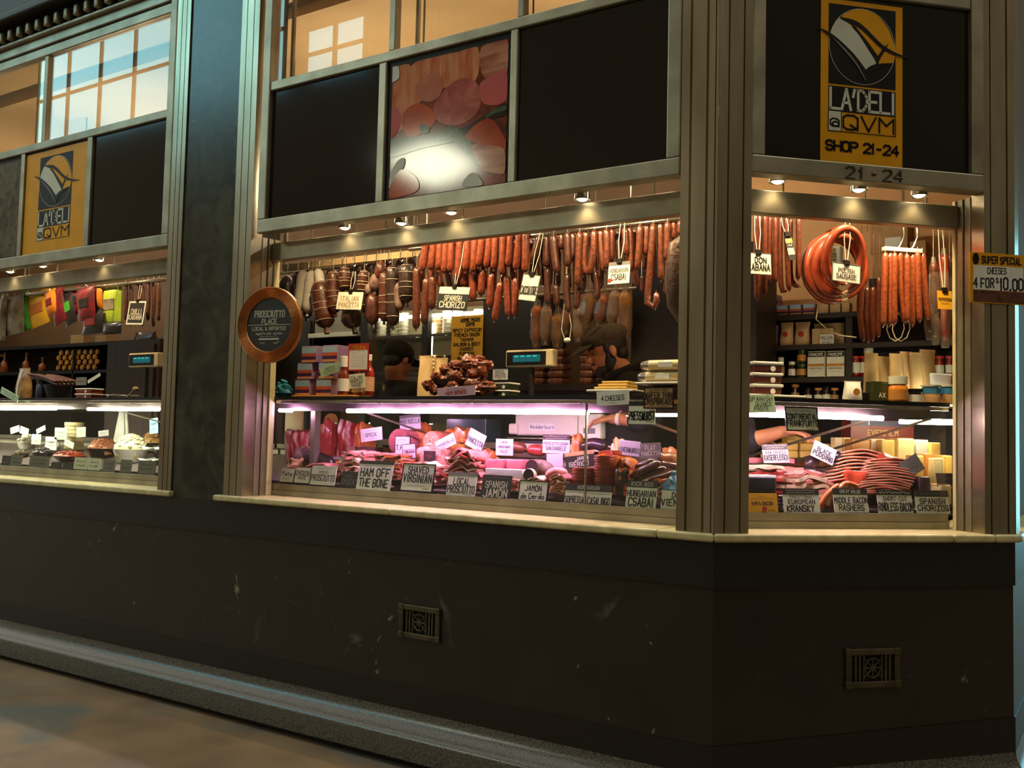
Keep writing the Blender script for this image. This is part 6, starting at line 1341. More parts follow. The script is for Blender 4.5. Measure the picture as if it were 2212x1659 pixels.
for lv, xs_ in enumerate(((1672, 1709, 1746, 1779), (1709, 1746, 1779), (1718, 1758))):
    for px in xs_:
        carton(wxy(B_, fxy(B_, px, 950, .78).x, .78, cz+lv*(chh+.0006)), cw*.96, chh, .06, '%s small wrapped cheese pack on the steel tray, counted from the lower left' % ORD[n_], CHEE, 'cheese_pack', 'cheese', 'small cheese packs', G(B_), r=.005); n_ += 1
for i, px in enumerate((1812, 1830)): carton(wxy(B_, fxy(B_, px, 960, .72).x, .72, 1.4255), msz(B_, px, 960, .7, 17), fxy(B_, px, 945, .72).z-1.4255, .04, '%s upright cheese pack with white label beside the EVERFILM box' % ('left', 'right')[i], CHEW, 'cheese_pack', 'cheese', None, G(B_))
P, w, h = rect(1838, 908, 1975, 958, 'B', .86)
carton(P-Vector((0, 0, h/2)), w, h, .08, 'dark red carton lettered EVERFILM behind the cheese', mat('red_carton', srgb(110, 26, 26), .5), name='film_carton', rz=G(B_), bands=[(.75, .98, mat('blue_print', srgb(40, 36, 80), .5))], rows=[('EVERFILM', .45, .22, KRAFT, .5, .2)])
# ================================================================ BACK OF THE LONG OPENING
fr = thing('glass_fridge', 'tall glass door fridge of tubs behind the worker in black cap', 'fridge', (0, 0, 0)); FY = 2.12
fx0, fx1 = onA(795, 700, FY).x, onA(1043, 700, FY).x; fm = onA(918, 700, FY).x
FRI = mat('fridge_inside', srgb(150, 140, 112), .5); 
for a, b in ((fx0-.05, fx0), (fm-.025, fm+.025), (fx1, fx1+.42)): part('door_frame', MB().box(a, b, FY, FY+.05, .36, 2.45), DARK, fr)
part('back_panel', MB().box(fx0-.05, fx1+.42, FY+.36, FY+.38, .36, 2.45), FRI, fr); part('side_panel', MB().box(fx0-.07, fx0-.05, FY, FY+.38, .36, 2.45), DARK, fr); part('side_panel', MB().box(fx1+.42, fx1+.44, FY, FY+.38, .36, 2.45), DARK, fr)
fz = [onA(860, y, FY).z for y in (722, 800, 868)]
for z in fz + [fz[2]-.35]: part('shelf', MB().box(fx0-.05, fx1+.02, FY+.06, FY+.36, z-.02, z), mat('shelf_edge', srgb(60, 56, 48), .4), fr)
for a, b in ((fx0, fm-.025), (fm+.025, fx1)): part('door_glass', MB().box(a, b, FY+.02, FY+.024, .5, 2.4), GLASSC, fr)
part('fridge_tube', MB().tube([(fx0, FY+.10, 2.36), (fx1, FY+.10, 2.36)], .012, 8), glow('fridge_light', (1., .88, .6), 22.), fr, True)
part('fridge_tube', MB().tube([(fm, FY+.08, fz[2]), (fm, FY+.08, 2.3)], .010, 8), glow('fridge_light', (1., .88, .6), 22.), fr, True)
TUBM = [PLATE, CARD, tub, BEIG]
n_ = 0
for lv, (z, y0, y1, xs_) in enumerate(((fz[0], 650, 722, (820, 850, 868, 940, 962, 985, 1010, 1030)), (fz[1], 748, 800, (835, 880, 905, 940, 965, 1000, 1025)))):
    for i, px in enumerate(xs_):
        w = msz('A', px, y1, FY+.1, 24); hh = msz('A', px, y1, FY+.1, 8.6); k_ = [4, 2, 6, 5, 6, 7, 5, 6][i] if lv == 0 else [4, 3, 3, 4, 4, 3, 4][i]
        t = thing('tub_stack', '%s stack of round food tubs on the %s fridge shelf, from the left' % (ORD[i], ('upper', 'lower')[lv]), 'tubs', (onA(px, y1, FY+.12).x, FY+.14, z+.0005), 0, 'tub stacks in the fridge')
        for q_ in range(k_):
            part('tub', MB().lathe([(w*.40, 0), (w*.46, hh*.75)], 14).move(dz=q_*hh), TUBM[(i+lv) % 4 if i % 2 else 0] if lv == 0 else TUBM[2], t, True)
            part('lid', MB().lathe([(w*.49, hh*.72), (w*.49, hh*.94)], 14).move(dz=q_*hh), [PLATE, CARD][i % 2] if lv == 0 else KRAFT, t, True)
vp = thing('pack_shelf', 'dark counter with vacuum packs behind the customer display', 'shelf', (0, 0, 0)); vz = onA(1220, 832, 1.75).z
part('worktop', MB().box(onA(1135, 832, 1.75).x, onA(1362, 832, 1.75).x+.35, 1.62, 2.1, vz-.04, vz), SHW, vp); part('body', MB().box(onA(1135, 832, 1.75).x, onA(1362, 832, 1.75).x+.35, 1.66, 2.1, .36, vz-.041), SHW, vp)
VAC = mat('vacuum_pack', srgb(150, 92, 66), .25, 0, srgb(90, 46, 34), 16, coat=.6)
n_ = 0
for j, (x0, x1, rows_) in enumerate(((1142, 1180, 4), (1182, 1222, 5), (1252, 1286, 6), (1288, 1318, 5))):
    w = msz('A', x0, 800, 1.75, x1-x0); hh = msz('A', x0, 800, 1.75, 15.5)
    for k in range(rows_):
        t = thing('vacuum_pack', '%s vacuum packed meat in the %s pile behind the display, from the bottom' % (ORD[k], ORD[j]), 'pack', (onA((x0+x1)/2, 800, 1.75).x+.004*((k*7) % 3-1), 1.72, vz+.0005+k*(hh+.0006)), .02*((k*5) % 3-1), 'vacuum packs')
        part('meat', MB().rbox(-w*.44, w*.44, .01, .12, .002, hh, .010, 0, 3), VAC, t, True); part('film', MB().rbox(-w*.5, w*.5, 0, .13, hh*.4, hh*.48, .001), PLAS, t)
bpn = struct('wall_partition', MB().box(onA(1364, 700, 1.85).x, onA(1364, 700, 1.85).x+.75, 1.85, 2.2, .36, 2.6), DARK)
# grey ducts left of the fridge
t = thing('range_hood', 'pale steel hood high on the back wall left of the fridge', 'hood', (0, 0, 0)); a, b = onA(690, 690, 2.3), onA(785, 720, 2.3)
part('hood', MB().rbox(a.x, b.x, 2.25, 2.598, b.z, a.z+.12, .006), STEEL2, t); part('lip', MB().rbox(a.x-.02, b.x+.02, 2.2, 2.26, b.z-.03, b.z+.005, .004), CARD, t)
t = thing('dark_cabinet', 'dark cabinet on the back wall left of the pale hood', 'cabinet', (0, 0, 0)); a, b = onA(560, 690, 2.3), onA(688, 720, 2.3)
part('carcass', MB().box(a.x, b.x-.005, 2.25, 2.58, .36, a.z), SHW, t); part('door', MB().box(a.x+.02, b.x-.03, 2.235, 2.2495, .5, a.z-.05), DARK, t)
t = thing('work_bench', 'steel bench along the back wall behind the striped tins', 'bench', (0, 0, 0)); a, b = onA(690, 790, 2.2), onA(785, 790, 2.2)
part('top', MB().box(a.x, fx0-.08, 2.1, 2.58, 1.27, 1.30), STEEL2, t)
for x in (a.x+.02, fx0-.16): part('leg', MB().box(x, x+.04, 2.15, 2.19, .36, 1.27), STEEL2, t)
# ================================================================ PEOPLE
def remesh(mb, voxel, it=4, name='body'):
    me = mb.mesh(name+'_src', SKIN); o = bpy.data.objects.new('tmp', me); col.objects.link(o)
    r = o.modifiers.new('r', 'REMESH'); r.mode = 'VOXEL'; r.voxel_size = voxel; r.use_smooth_shade = True
    if it: s_ = o.modifiers.new('s', 'SMOOTH'); s_.iterations = it; s_.factor = .5
    dg = bpy.context.evaluated_depsgraph_get(); dg.update()
    m2 = bpy.data.meshes.new_from_object(o.evaluated_get(dg)); m2.name = name
    bpy.data.objects.remove(o); bpy.data.meshes.remove(me)
    m2.polygons.foreach_set('use_smooth', [True]*len(m2.polygons)); m2.materials.clear()
    return m2
SKIN = mat('skin', srgb(206, 138, 98), .5, 0, srgb(188, 118, 82), 14)
HAIR = mat('dark_hair', srgb(34, 24, 18), .6, 0, srgb(22, 16, 12), 80, bump=.5, bscale=200)
HOOD = mat('black_hoodie', srgb(32, 28, 27), .9, 0, srgb(24, 21, 20), 40, bump=.3, bscale=90)
NAVY = mat('navy_shirt', srgb(36, 34, 46), .85, 0, srgb(26, 25, 34), 30, bump=.2)
CAPG = mat('tweed_cap', srgb(92, 76, 62), .9, 0, srgb(66, 54, 44), 90, bump=.4, bscale=160)
CAPB = mat('black_cap', srgb(24, 22, 22), .8, 0, srgb(18, 16, 16), 40)
def cap_(mb, a, b, r0, r1, n=14):
    a, b = Vector(a), Vector(b); d = (b-a); L = d.length; d.normalize()
    pts = []; rr = []
    for k in range(5): q_ = math.pi/2*(1-k/4); pts.append(a-d*r0*math.sin(q_)); rr.append(max(r0*math.cos(q_), r0*.05))
    for k in range(5): q_ = math.pi/2*k/4; pts.append(b+d*r1*math.sin(q_)); rr.append(max(r1*math.cos(q_), r1*.05))
    return mb.tube(pts, rr, n)
def person(label, hd, nb, ch, pel, shs, elb, wr, hand, face, tilt, floor_z, cloth, side, headgear, beard=True, fing=None, skin_voxel=.0052, group=None):
    """hd head centre, nb neck base, ch chest, pel pelvis; shs/elb/wr/hand pairs (left,right); face unit facing; tilt head pitch down"""
    f = Vector(face).normalized(); L = Vector((-f.y, f.x, 0)); U = Vector((0, 0, 1))
    root = Vector((pel.x, pel.y, floor_z)); t = thing('person', label, 'person', root)
    Rh = Matrix((f, L, U)).transposed() @ Matrix.Rotation(tilt, 3, 'Y')      # local x forward, y left, z up
    H_ = lambda x, y, z: hd + Rh @ Vector((x, y, z))
    b = MB()
    # head: skull, jaw, chin, nose, brow, ears
    b.ell(hd+Rh @ Vector((-.012, 0, .03)), .098, .077, .092, 20, 14, rot=Rh); b.ell(H_(.012, 0, -.035), .075, .062, .085, 18, 12, rot=Rh)
    b.ell(H_(.058, 0, -.088), .030, .034, .026, 12, 8, rot=Rh); b.ell(H_(.068, 0, -.030), .028, .042, .038, 12, 8, rot=Rh)
    cap_(b, H_(.086, 0, .012), H_(.112, 0, -.022), .009, .014, 10); b.ell(H_(.104, 0, -.028), .013, .019, .010, 10, 7, rot=Rh)
    b.ell(H_(.074, 0, .028), .022, .052, .013, 12, 7, rot=Rh); b.ell(H_(.088, 0, -.056), .012, .024, .007, 10, 6, rot=Rh); b.ell(H_(.085, 0, -.067), .013, .021, .008, 10, 6, rot=Rh)
    for s_ in (1, -1): b.ell(H_(-.006, s_*.078, -.004), .020, .009, .032, 10, 8, rot=Rh)
    cap_(b, H_(-.025, 0, -.07), nb, .058, .064)
    # trunk, arms, legs under the clothes keep the figure one surface
    cap_(b, nb-U*.03, ch, .07, .13); cap_(b, ch, pel, .13, .12)
    for s_, i in ((1, 0), (-1, 1)):
        cap_(b, nb-U*.05, shs[i], .06, .05); cap_(b, shs[i], elb[i], .046, .040); cap_(b, elb[i], wr[i], .042, .027)
        hip = pel + L*s_*.085 - U*.04; kn = Vector((hip.x, hip.y, floor_z+.50))+f*.03; an = Vector((hip.x, hip.y, floor_z+.07))
        cap_(b, hip, kn, .085, .06); cap_(b, kn, an, .055, .04); cap_(b, an-U*.02-f*.02, an-U*.03+f*.14, .04, .035)
        # hand
        d = (hand[i]-wr[i]); hl = d.length; d.normalize(); sd = d.cross(U); sd = sd.normalized() if sd.length > .1 else f; pn = sd.cross(d).normalized()
        pc = wr[i]+d*.045; Rp = Matrix((d, sd, pn)).transposed()
        b.ell(pc, .050, .040, .018, 14, 10, rot=Rp); cap_(b, wr[i]-d*.01, wr[i]+d*.02, .025, .026)
        for k, (off, ln_) in enumerate(((-.030, .068), (-.010, .078), (.010, .074), (.030, .060))):
            p0 = wr[i]+d*.075+sd*off; p1 = p0+d*ln_*.5-pn*.012; p2 = p1+d*ln_*.35-pn*.028
            cap_(b, p0-d*.01, p1, .0095, .0088, 8); cap_(b, p1, p2, .0088, .0075, 8)
        p0 = wr[i]+d*.028-sd*.030; p1 = p0+d*.032-sd*.024-pn*.012; p2 = p1+d*.028-sd*.004-pn*.012
        cap_(b, p0, p1, .0125, .0105, 8); cap_(b, p1, p2, .0105, .0085, 8)
    for i in range(len(b.v)): b.v[i] = tuple(Vector(b.v[i])-root)
    me = remesh(b, skin_voxel, 3); me.materials.append(SKIN); part('body', me, None, t)
    # clothes
    c = MB()
    cap_(c, nb-U*.035-f*.01, ch, .082, .152, 20); cap_(c, ch, pel, .152, .145, 20); cap_(c, ch+L*.05, pel+L*.06, .13, .12); cap_(c, ch-L*.05, pel-L*.06, .13, .12)
    for i in (0, 1):
        cap_(c, nb-U*.06, shs[i], .075, .066); cap_(c, shs[i], elb[i], .064, .058); q_ = elb[i].lerp(wr[i], side[i]); cap_(c, elb[i], q_, .058, .046)
    for i in range(len(c.v)): c.v[i] = tuple(Vector(c.v[i])-root)
    me = remesh(c, .008, 4, 'top'); me.materials.append(cloth); part('top', me, None, t)
    c = MB()
    for s_ in (1, -1):
        hip = pel + L*s_*.085 - U*.04; kn = Vector((hip.x, hip.y, floor_z+.50))+f*.03; an = Vector((hip.x, hip.y, floor_z+.09))
        cap_(c, hip, kn, .105, .075); cap_(c, kn, an, .072, .06)
    cap_(c, pel+L*.05, pel-L*.05, .145, .145)
    for i in range(len(c.v)): c.v[i] = tuple(Vector(c.v[i])-root)
    me = remesh(c, .012, 3, 'trousers'); me.materials.append(CAPB); part('trousers', me, None, t)
    def loc(mb):
        for i in range(len(mb.v)): mb.v[i] = tuple(Vector(mb.v[i])-root)
        return mb
    h = MB(); h.ell(H_(-.026, 0, .036), .090, .0835, .090, 20, 14, rot=Rh); h.ell(H_(-.058, 0, -.020), .050, .072, .058, 14, 10, rot=Rh)
    for s_ in (1, -1): h.ell(H_(.022, s_*.066, .022), .016, .014, .036, 10, 8, rot=Rh)
    me = remesh(loc(h), .006, 3, 'hair'); me.materials.append(HAIR); part('hair', me, None, t)
    if beard:
        h = MB(); h.ell(H_(.044, 0, -.086), .048, .056, .040, 16, 10, rot=Rh); h.ell(H_(.012, .052, -.058), .034, .019, .052, 12, 9, rot=Rh); h.ell(H_(.012, -.052, -.058), .034, .019, .052, 12, 9, rot=Rh); h.ell(H_(.020, .064, -.022), .012, .010, .042, 10, 8, rot=Rh); h.ell(H_(.020, -.064, -.022), .012, .010, .042, 10, 8, rot=Rh); h.ell(H_(.088, 0, -.0445), .012, .030, .0075, 10, 6, rot=Rh)
        me = remesh(loc(h), .005, 3, 'beard'); me.materials.append(HAIR); part('beard', me, None, t)
    for s_ in (1, -1):
        part('eye', loc(MB().ell(H_(.078, s_*.030, .009), .009, .011, .004, 10, 7, rot=Rh)), mat('eye_white', srgb(150, 120, 96), .4), t, True); part('pupil', loc(MB().ell(H_(.085, s_*.031, .008), .005, .005, .005, 8, 6, rot=Rh)), PBLACK, t, True)
        part('eyebrow', loc(MB().tube([H_(.086, s_*.012, .030), H_(.088, s_*.032, .037), H_(.074, s_*.052, .030)], [.004, .005, .003], 6)), HAIR, t, True)
    if headgear == 'tweed':
        g = MB(); g.ell(H_(-.022, 0, .082), .112, .098, .058, 22, 12, rot=Rh); g.ell(H_(.050, 0, .074), .076, .084, .040, 16, 10, rot=Rh); g.ell(H_(-.012, 0, .052), .106, .086, .034, 18, 10, rot=Rh)
        me = remesh(loc(g), .006, 3, 'cap_crown'); me.materials.append(CAPG); cr_ = part('cap', me, None, t, label='brown tweed flat cap')
        g = MB(); g.ell(H_(.122, 0, .044), .062, .078, .013, 18, 8, rot=Rh @ Matrix.Rotation(.30, 3, 'Y')); part('brim', loc(g), CAPG, cr_, True)
        part('button', loc(MB().ell(H_(-.01, 0, .136), .010, .010, .006, 10, 6, rot=Rh)), CAPG, cr_, True)
        for s_ in (.05, -.05): part('seam', loc(MB().tube([H_(.09, s_, .098), H_(.03, s_, .128), H_(-.05, s_, .124), H_(-.11, s_*.8, .092)], .0025, 5)), mat('seam_dark', srgb(50, 40, 32), .9), cr_)
    elif headgear == 'black':
        g = MB(); g.ell(H_(-.018, 0, .048), .112, .094, .092, 20, 14, rot=Rh); me = remesh(loc(g), .006, 2, 'cap_crown'); me.materials.append(CAPB); cr_ = part('cap', me, None, t, label='plain black cap')
        g = MB(); g.ell(H_(.125, 0, .030), .062, .072, .009, 18, 8, rot=Rh @ Matrix.Rotation(.2, 3, 'Y')); part('brim', loc(g), CAPB, cr_, True)
        part('button', loc(MB().ell(H_(-.012, 0, .134), .009, .009, .005, 10, 6, rot=Rh)), CAPB, cr_, True)
    return t, f, L, loc, H_
FZ = .3605
# man in tweed cap working at the scale (profile to the left)
y0 = 1.12
f1 = -RT*.97-_fw*.22; f1.z = 0; f1.normalize(); L1 = Vector((-f1.y, f1.x, 0))
hd = onA(1311, 760, y0); nb = onA(1346, 806, y0+.02); ch = onA(1347, 850, y0+.02); ch.z = nb.z-.20; pel = Vector((ch.x, ch.y, 1.32))-f1*.03
shl = nb+L1*.17-f1*.0-Vector((0, 0, .065)); shr = nb-L1*.17+f1*.03-Vector((0, 0, .065))
el = onA(1385, 908, .98); wl = onA(1331, 905, .97); hl = onA(1288, 905, .97)
er = shr+f1*.02-Vector((0, 0, .27)); wr_ = er+f1*.07-Vector((0, 0, .23)); hr = wr_+f1*.02-Vector((0, 0, .1))
t, f, L, loc, H_ = person('bearded man in brown tweed cap and black hoodie bent over the scale', hd, nb, ch, pel, (shl, shr), (el, er), (wl, wr_), (hl, hr), f1, .30, FZ, HOOD, (.25, .7), 'tweed')
g = MB(); g.tube([nb+Vector((0, 0, .01))+f*.075*math.cos(a*.3307)+L*.088*math.sin(a*.3307)-Vector((0, 0, .035*math.cos(a*.3307))) for a in range(20)], .030, 8); part('hood', loc(g), HOOD, t, True)
d_ = (wl-el).normalized(); part('wristband', loc(MB().tube([wl-d_*.022, wl-d_*.004], .0305, 14)), CARDW, t, True)
# worker in black cap seen from behind
y0 = 1.62; f2 = (_fw*.72+RT*.70); f2.z = 0; f2.normalize(); L2 = Vector((-f2.y, f2.x, 0))
hd = onA(862, 778, y0); nb = onA(855, 826, y0); ch = nb-Vector((0, 0, .22)); pel = Vector((nb.x, nb.y, 1.30))
sl_ = nb+L2*.18-Vector((0, 0, .06)); sr_ = nb-L2*.18-Vector((0, 0, .06))
e1 = sl_+f2*.06-Vector((0, 0, .26)); e2 = sr_+f2*.08-Vector((0, 0, .26)); w1_ = e1+f2*.14-L2*.05; w2_ = e2+f2*.14+L2*.06
t, f, L, loc, H_ = person('worker in black cap and black shirt seen from behind', hd, nb, ch, pel, (sl_, sr_), (e1, e2), (w1_, w2_), (w1_+f2*.1, w2_+f2*.1), f2, .30, FZ, CAPB, (.1, .1), 'black', beard=False)
pb_ = onA(829, 838, y0-.16); part('badge', loc(MB().ell(pb_, .012, .006, .022, 10, 7)), mat('badge_print', srgb(170, 150, 110), .5), t, True)
# third worker, hidden by the corner post except for an arm
f3 = (RT*.95+_fw*.1); f3.z = 0; f3.normalize(); L3 = Vector((-f3.y, f3.x, 0)); y0 = 1.15
nb = onA(1556, 806, y0); hd = nb+f3*.03+Vector((0, 0, .125)); ch = nb-Vector((0, 0, .22)); pel = Vector((nb.x, nb.y, 1.30))
sl_ = nb+L3*.15-Vector((0, 0, .07)); sr_ = nb-L3*.15-Vector((0, 0, .07))
er = onA(1612, 955, .98); wr_ = onA(1690, 932, .95); hr = onA(1735, 934, .95); el = sl_-Vector((0, 0, .25)); wl = el+f3*.2-L3*.04
person('worker hidden by the corner post reaching a bare forearm to the right', hd, nb, ch, pel, (sl_, sr_), (el, er), (wl, wr_), (wl+f3*.1, hr), f3, .25, FZ, NAVY, (.3, .22), None, beard=False)
# ================================================================ LEFT SHOPFRONT
def cl(x, y): return (x*370/2212., 600+y*370/2212.)
railbar('A', -5.2, -3.1, .45, 2.40, 'steel bar holding bright packets in the left shopfront')
PKC = [mat('pk_silver', srgb(190, 180, 160), .3, .3, srgb(120, 104, 84), 14), mat('pk_green', srgb(70, 170, 60), .3, 0, srgb(40, 120, 40), 6), mat('pk_yellow', srgb(246, 206, 60), .3, 0, srgb(230, 170, 40), 6, bump=.6, bscale=30), mat('pk_red', srgb(130, 36, 44), .3, 0, srgb(70, 20, 28), 9, bump=.5, bscale=30), mat('pk_black', srgb(40, 34, 36), .25, 0, srgb(24, 20, 22), 20, coat=.6), mat('pk_lime', srgb(206, 220, 90), .25, 0, srgb(150, 190, 50), 6), mat('pk_orange', srgb(214, 140, 40), .3, 0, srgb(180, 100, 30), 6)]
def packet(box, v, m, label, roll=0., band=None, name='hanging_packet', rail=2.40):
    P, w, h = rect(*box, 'A', v)
    t = thing(name, label, 'packet', P, 0, 'packets hanging in the left shopfront', rot=(0, -roll, 0)); mb = MB(); n_ = 8
    vs = []; 
    for s_ in (-1, 1):
        for j in range(n_):
            for i in range(n_):
                a, b = i/(n_-1)*2-1, j/(n_-1)*2-1
                vs.append((a*w/2, s_*.022*max(0, (1-a*a)*(1-b*b))**.5+s_*.0008, b*h/2))
    q_ = n_*n_; fs_ = []
    for j in range(n_-1):
        for i in range(n_-1):
            k = j*n_+i; fs_ += [(k, k+1, k+n_+1, k+n_), (q_+k, q_+k+n_, q_+k+n_+1, q_+k+1)]
    part('pouch', mb.add(vs, fs_), m, t, True)
    part('header_strip', MB().box(-w*.5, w*.5, -.003, .003, h*.44, h*.52), m, t)
    if band: part('print', MB().rbox(-w*.26, w*.26, -.0238, -.014, -h*.14, h*.16, .002), band, t)
    part('hook', MB().tube([(0, 0, h*.51), (0, .0, h*.51+.02), (0, .45-v, (rail-P.z)/max(math.cos(roll), .3))], .002, 5), CHROME, t)
pkl = [((0, 636, 14, 735), 0, 'silver snack packet at the left frame edge', 0, None), ((12, 640, 52, 722), 0, 'grey-silver snack packet with crumpled foil', .1, None), ((44, 632, 62, 715), 1, 'narrow green packet left of the yellow one', .3, None), ((58, 630, 110, 705), 2, 'bright yellow packet hanging tilted', .2, 6), ((100, 628, 122, 680), 6, 'orange-red packet edge right of the yellow one', .3, 3), ((112, 626, 140, 700), 3, 'maroon packet leaning in the dark group', .35, None), ((138, 628, 162, 702), 4, 'black glossy packet with small window', .3, 1), ((152, 622, 176, 680), 3, 'dark packet with red top beside the black glossy one', .25, 4), ((168, 622, 205, 690), 3, 'dark red packet with clear window', .15, 4), ((178, 672, 222, 722), 4, 'black packet with red base hanging lower', .05, 3), ((205, 618, 222, 668), 6, 'amber packet left of the lime one', .15, None), ((220, 618, 262, 700), 5, 'lime-topped white packet lit brightly', .02, 0), ((222, 696, 262, 722), 4, 'dark packet hanging under the lime one', 0, None)]
for i, (bx, m, lb, rl_, bd) in enumerate(pkl): packet(bx, .42+.018*(i % 4), PKC[m], lb, rl_, None if bd is None else PKC[bd])
for i, px in enumerate((272, 283, 296, 308, 320, 332, 343)):
    sausage('A', .46+.02*(i % 2), [(px, 608-(i % 3)), (px+1, 650), (px-1, 690+(i*13) % 25)], 4.2, CHORD if i % 2 else BRES, '%s dark sausage at the right of the left shopfront, from the left' % ORD[i], 'dark sausages in the left shopfront', string=.05)
# dark shelving with bottles
ls = thing('shelf_unit', 'dark shelves of bottles behind the left shopfront', 'shelf', (0, 0, 0)); LY = 1.9
lz = [onA(150, y, LY).z for y in (755, 787, 800)]
za, zb2 = onA(150, 742, LY).z, onA(150, 800, LY).z
for z in (za, zb2, zb2-.35): part('shelf', MB().box(-8.6, -4.6, LY, LY+.3, z-.03, z), SHW, ls)
part('back', MB().box(-8.6, -4.6, LY+.3, LY+.32, .36, 2.3), SHW, ls)
for x in (-8.6, -6.9, -5.6, -4.62): part('upright', MB().box(x, x+.02, LY, LY+.3, .36, 2.2), SHW, ls)
AMB2 = mat('amber_bottle', srgb(176, 92, 36), .2, 0, srgb(140, 66, 24), 6, coat=.5)
for i, (px, h_) in enumerate(((10, 40), (57, 38), (92, 26))):
    bottle(Vector((onA(px, 795, LY+.08).x, LY+.08, zb2+.0005)), msz('A', px, 790, LY, 9), msz('A', px, 790, LY, h_+6), '%s amber bottle on the dark left shelves' % ('left', 'middle', 'right')[i], AMB2, KRAFT, group='amber bottles', neck=.35, nh=.45, capz=.9)
n_ = 0
for r_ in range(4):
    for k in range(7):
        px = 127+k*13+(r_ % 2)*5; rr = msz('A', px, 780, LY, 6.3)
        t = thing('round_tin', '%s round jar end in the %s row of the left shelf' % (ORD[k], ('bottom', 'second', 'third', 'top')[r_]), 'jar', (onA(px, 790, LY+.04).x, LY+.04, zb2+.001+rr+r_*rr*1.75), 0, 'jar ends on the left shelf')
        part('body', MB().lathe([(rr*.95, 0), (rr*.95, .1)], 14).move(rx=-math.pi/2), DARKJ, t, True); part('lid', MB().lathe([(0, -.014), (rr*.8, -.014), (rr*.98, -.008), (rr*.98, .004)], 14).move(rx=-math.pi/2), WAX, t, True)
for i, (bx, lb) in enumerate((((152, 722, 180, 741), 'small pale box on the upper left shelf'), ((205, 730, 228, 745), 'second pale box on the upper left shelf'))):
    P, w, h = rect(*bx, 'A', LY+.03); carton(Vector((P.x, LY+.03, za+.0005)), w, h, .08, lb, KRAFT)
cab = thing('tall_cabinet', 'brown cabinet behind the left customer display', 'cabinet', (0, 0, 0)); a, b = onA(232, 760, 1.52), onA(345, 760, 1.52)
part('carcass', MB().box(a.x, b.x, 1.52, 1.86, .36, onA(290, 735, 1.52).z), mat('brown_wood', srgb(70, 44, 26), .5, 0, srgb(52, 32, 20), 3, stretch=(6, 6, .6)), cab); part('door', MB().box(a.x+.03, b.x-.05, 1.505, 1.5195, .5, onA(290, 745, 1.52).z), mat('brown_wood', srgb(70, 44, 26)), cab); part('knob', MB().ell((a.x+.08, 1.495, 1.75), .015, .012, .015, 10, 6), CHROME, cab, True)
for i, (bx, lb) in enumerate((((285, 725, 330, 740), 'crumpled amber packet on the brown cabinet'),)):
    P, w, h = rect(*bx, 'A', 1.6); pouch(Vector((P.x, 1.6, onA(290, 735, 1.52).z+.0005)), w, h+.02, .06, lb, 'snack_packet', BRES, 'packet', seed=71)
# case top, left
def ltop(px, v): return onTop('A', px, v)
pouch(ltop(38, .40), msz('A', 38, 800, .4, 42), onA(38, 796, .4).z-TOPZ, .08, 'clear glossy bag with amber contents on the left case', 'clear_bag', mat('clear_bag', srgb(196, 160, 110), .2, 0, srgb(120, 80, 44), 14, coat=.8), 'bag', seed=61)
bottle(ltop(88, .36), msz('A', 88, 830, .36, 10), onA(88, 820, .36).z-TOPZ, 'dark blue jar on the left case', mat('blue_jar', srgb(50, 60, 84), .25), DARK, name='jar', cat='jar', neck=.9, nh=.7, capz=.86)
bk_ = ltop(120, .40)
t = thing('wire_basket', 'dark basket of dried sticks on the left case', 'basket', bk_); w = msz('A', 120, 840, .4, 36); part('basket', MB().lathe([(w*.6, 0), (w*.9, .09), (w*.85, .09), (w*.55, .01)], 16, sy=.7), DARK, t, True); part('rim', MB().lathe([(w*.91, .085), (w*.93, .093), (w*.88, .095)], 16, sy=.7), DARK, t, True)
for i in range(12):
    x0_, x1_ = 60+4*i, 118+4.5*i; ya, yb_ = 808+(i*5) % 12, 824+(i*7) % 14
    sausage('A', .34+.012*i, [(x0_, ya), ((x0_+x1_)/2, (ya+yb_)/2-3), (x1_, yb_)], 2.6, BRES if i % 2 else KABA, '%s thin dried stick heaped on the left case, from the left' % ORD[i], 'dried sticks on the left case', name='dried_stick')
for i in range(2): tubby(ltop(178, .32)+Vector((0, 0, i*.0335)), msz('A', 178, 840, .3, 62), .033, .09, '%s clear tub with red contents on the left case' % ('lower', 'upper')[i], 0, 'red tubs on the left case', REDJ)
sign((189, 806, 216, 828), 'A', .32, 'white card tilted above the red tubs in the left shopfront', [('~', .6, .2, K, .6)], CARDW, roll=.35)
sign((164, 815, 186, 832), 'A', .33, 'small grey card left of the white tilted one', [('~', .5, .2, K, .6)], PGREY)
sign((0, 835, 40, 870), 'A', .13, 'large pale card hanging at the left frame edge', [('~', .65, .14, K, .7), ('~', .3, .14, K, .6)], CARDG, roll=-.3)
t = thing('serving_spoon', 'wooden spoon standing on the left case', 'spoon', ltop(285, .35)); part('bowl', MB().ell((.03, 0, .06), .028, .01, .014, 12, 8), KRAFT, t, True); part('handle', MB().tube([(.012, 0, .05), (-.06, 0, .004)], .004, 6), KRAFT, t, True); part('rest', MB().box(-.07, -.02, -.02, .02, 0, .004), DARK, t)
slices('A', (200, 846, 285, 858), .34, [CARD], 'flat cream papers on the left case top', 'paper_stack', 'paper', n=2, amp=.002, seed=88, floor_=TOPZ, dp=.1, th=.003)
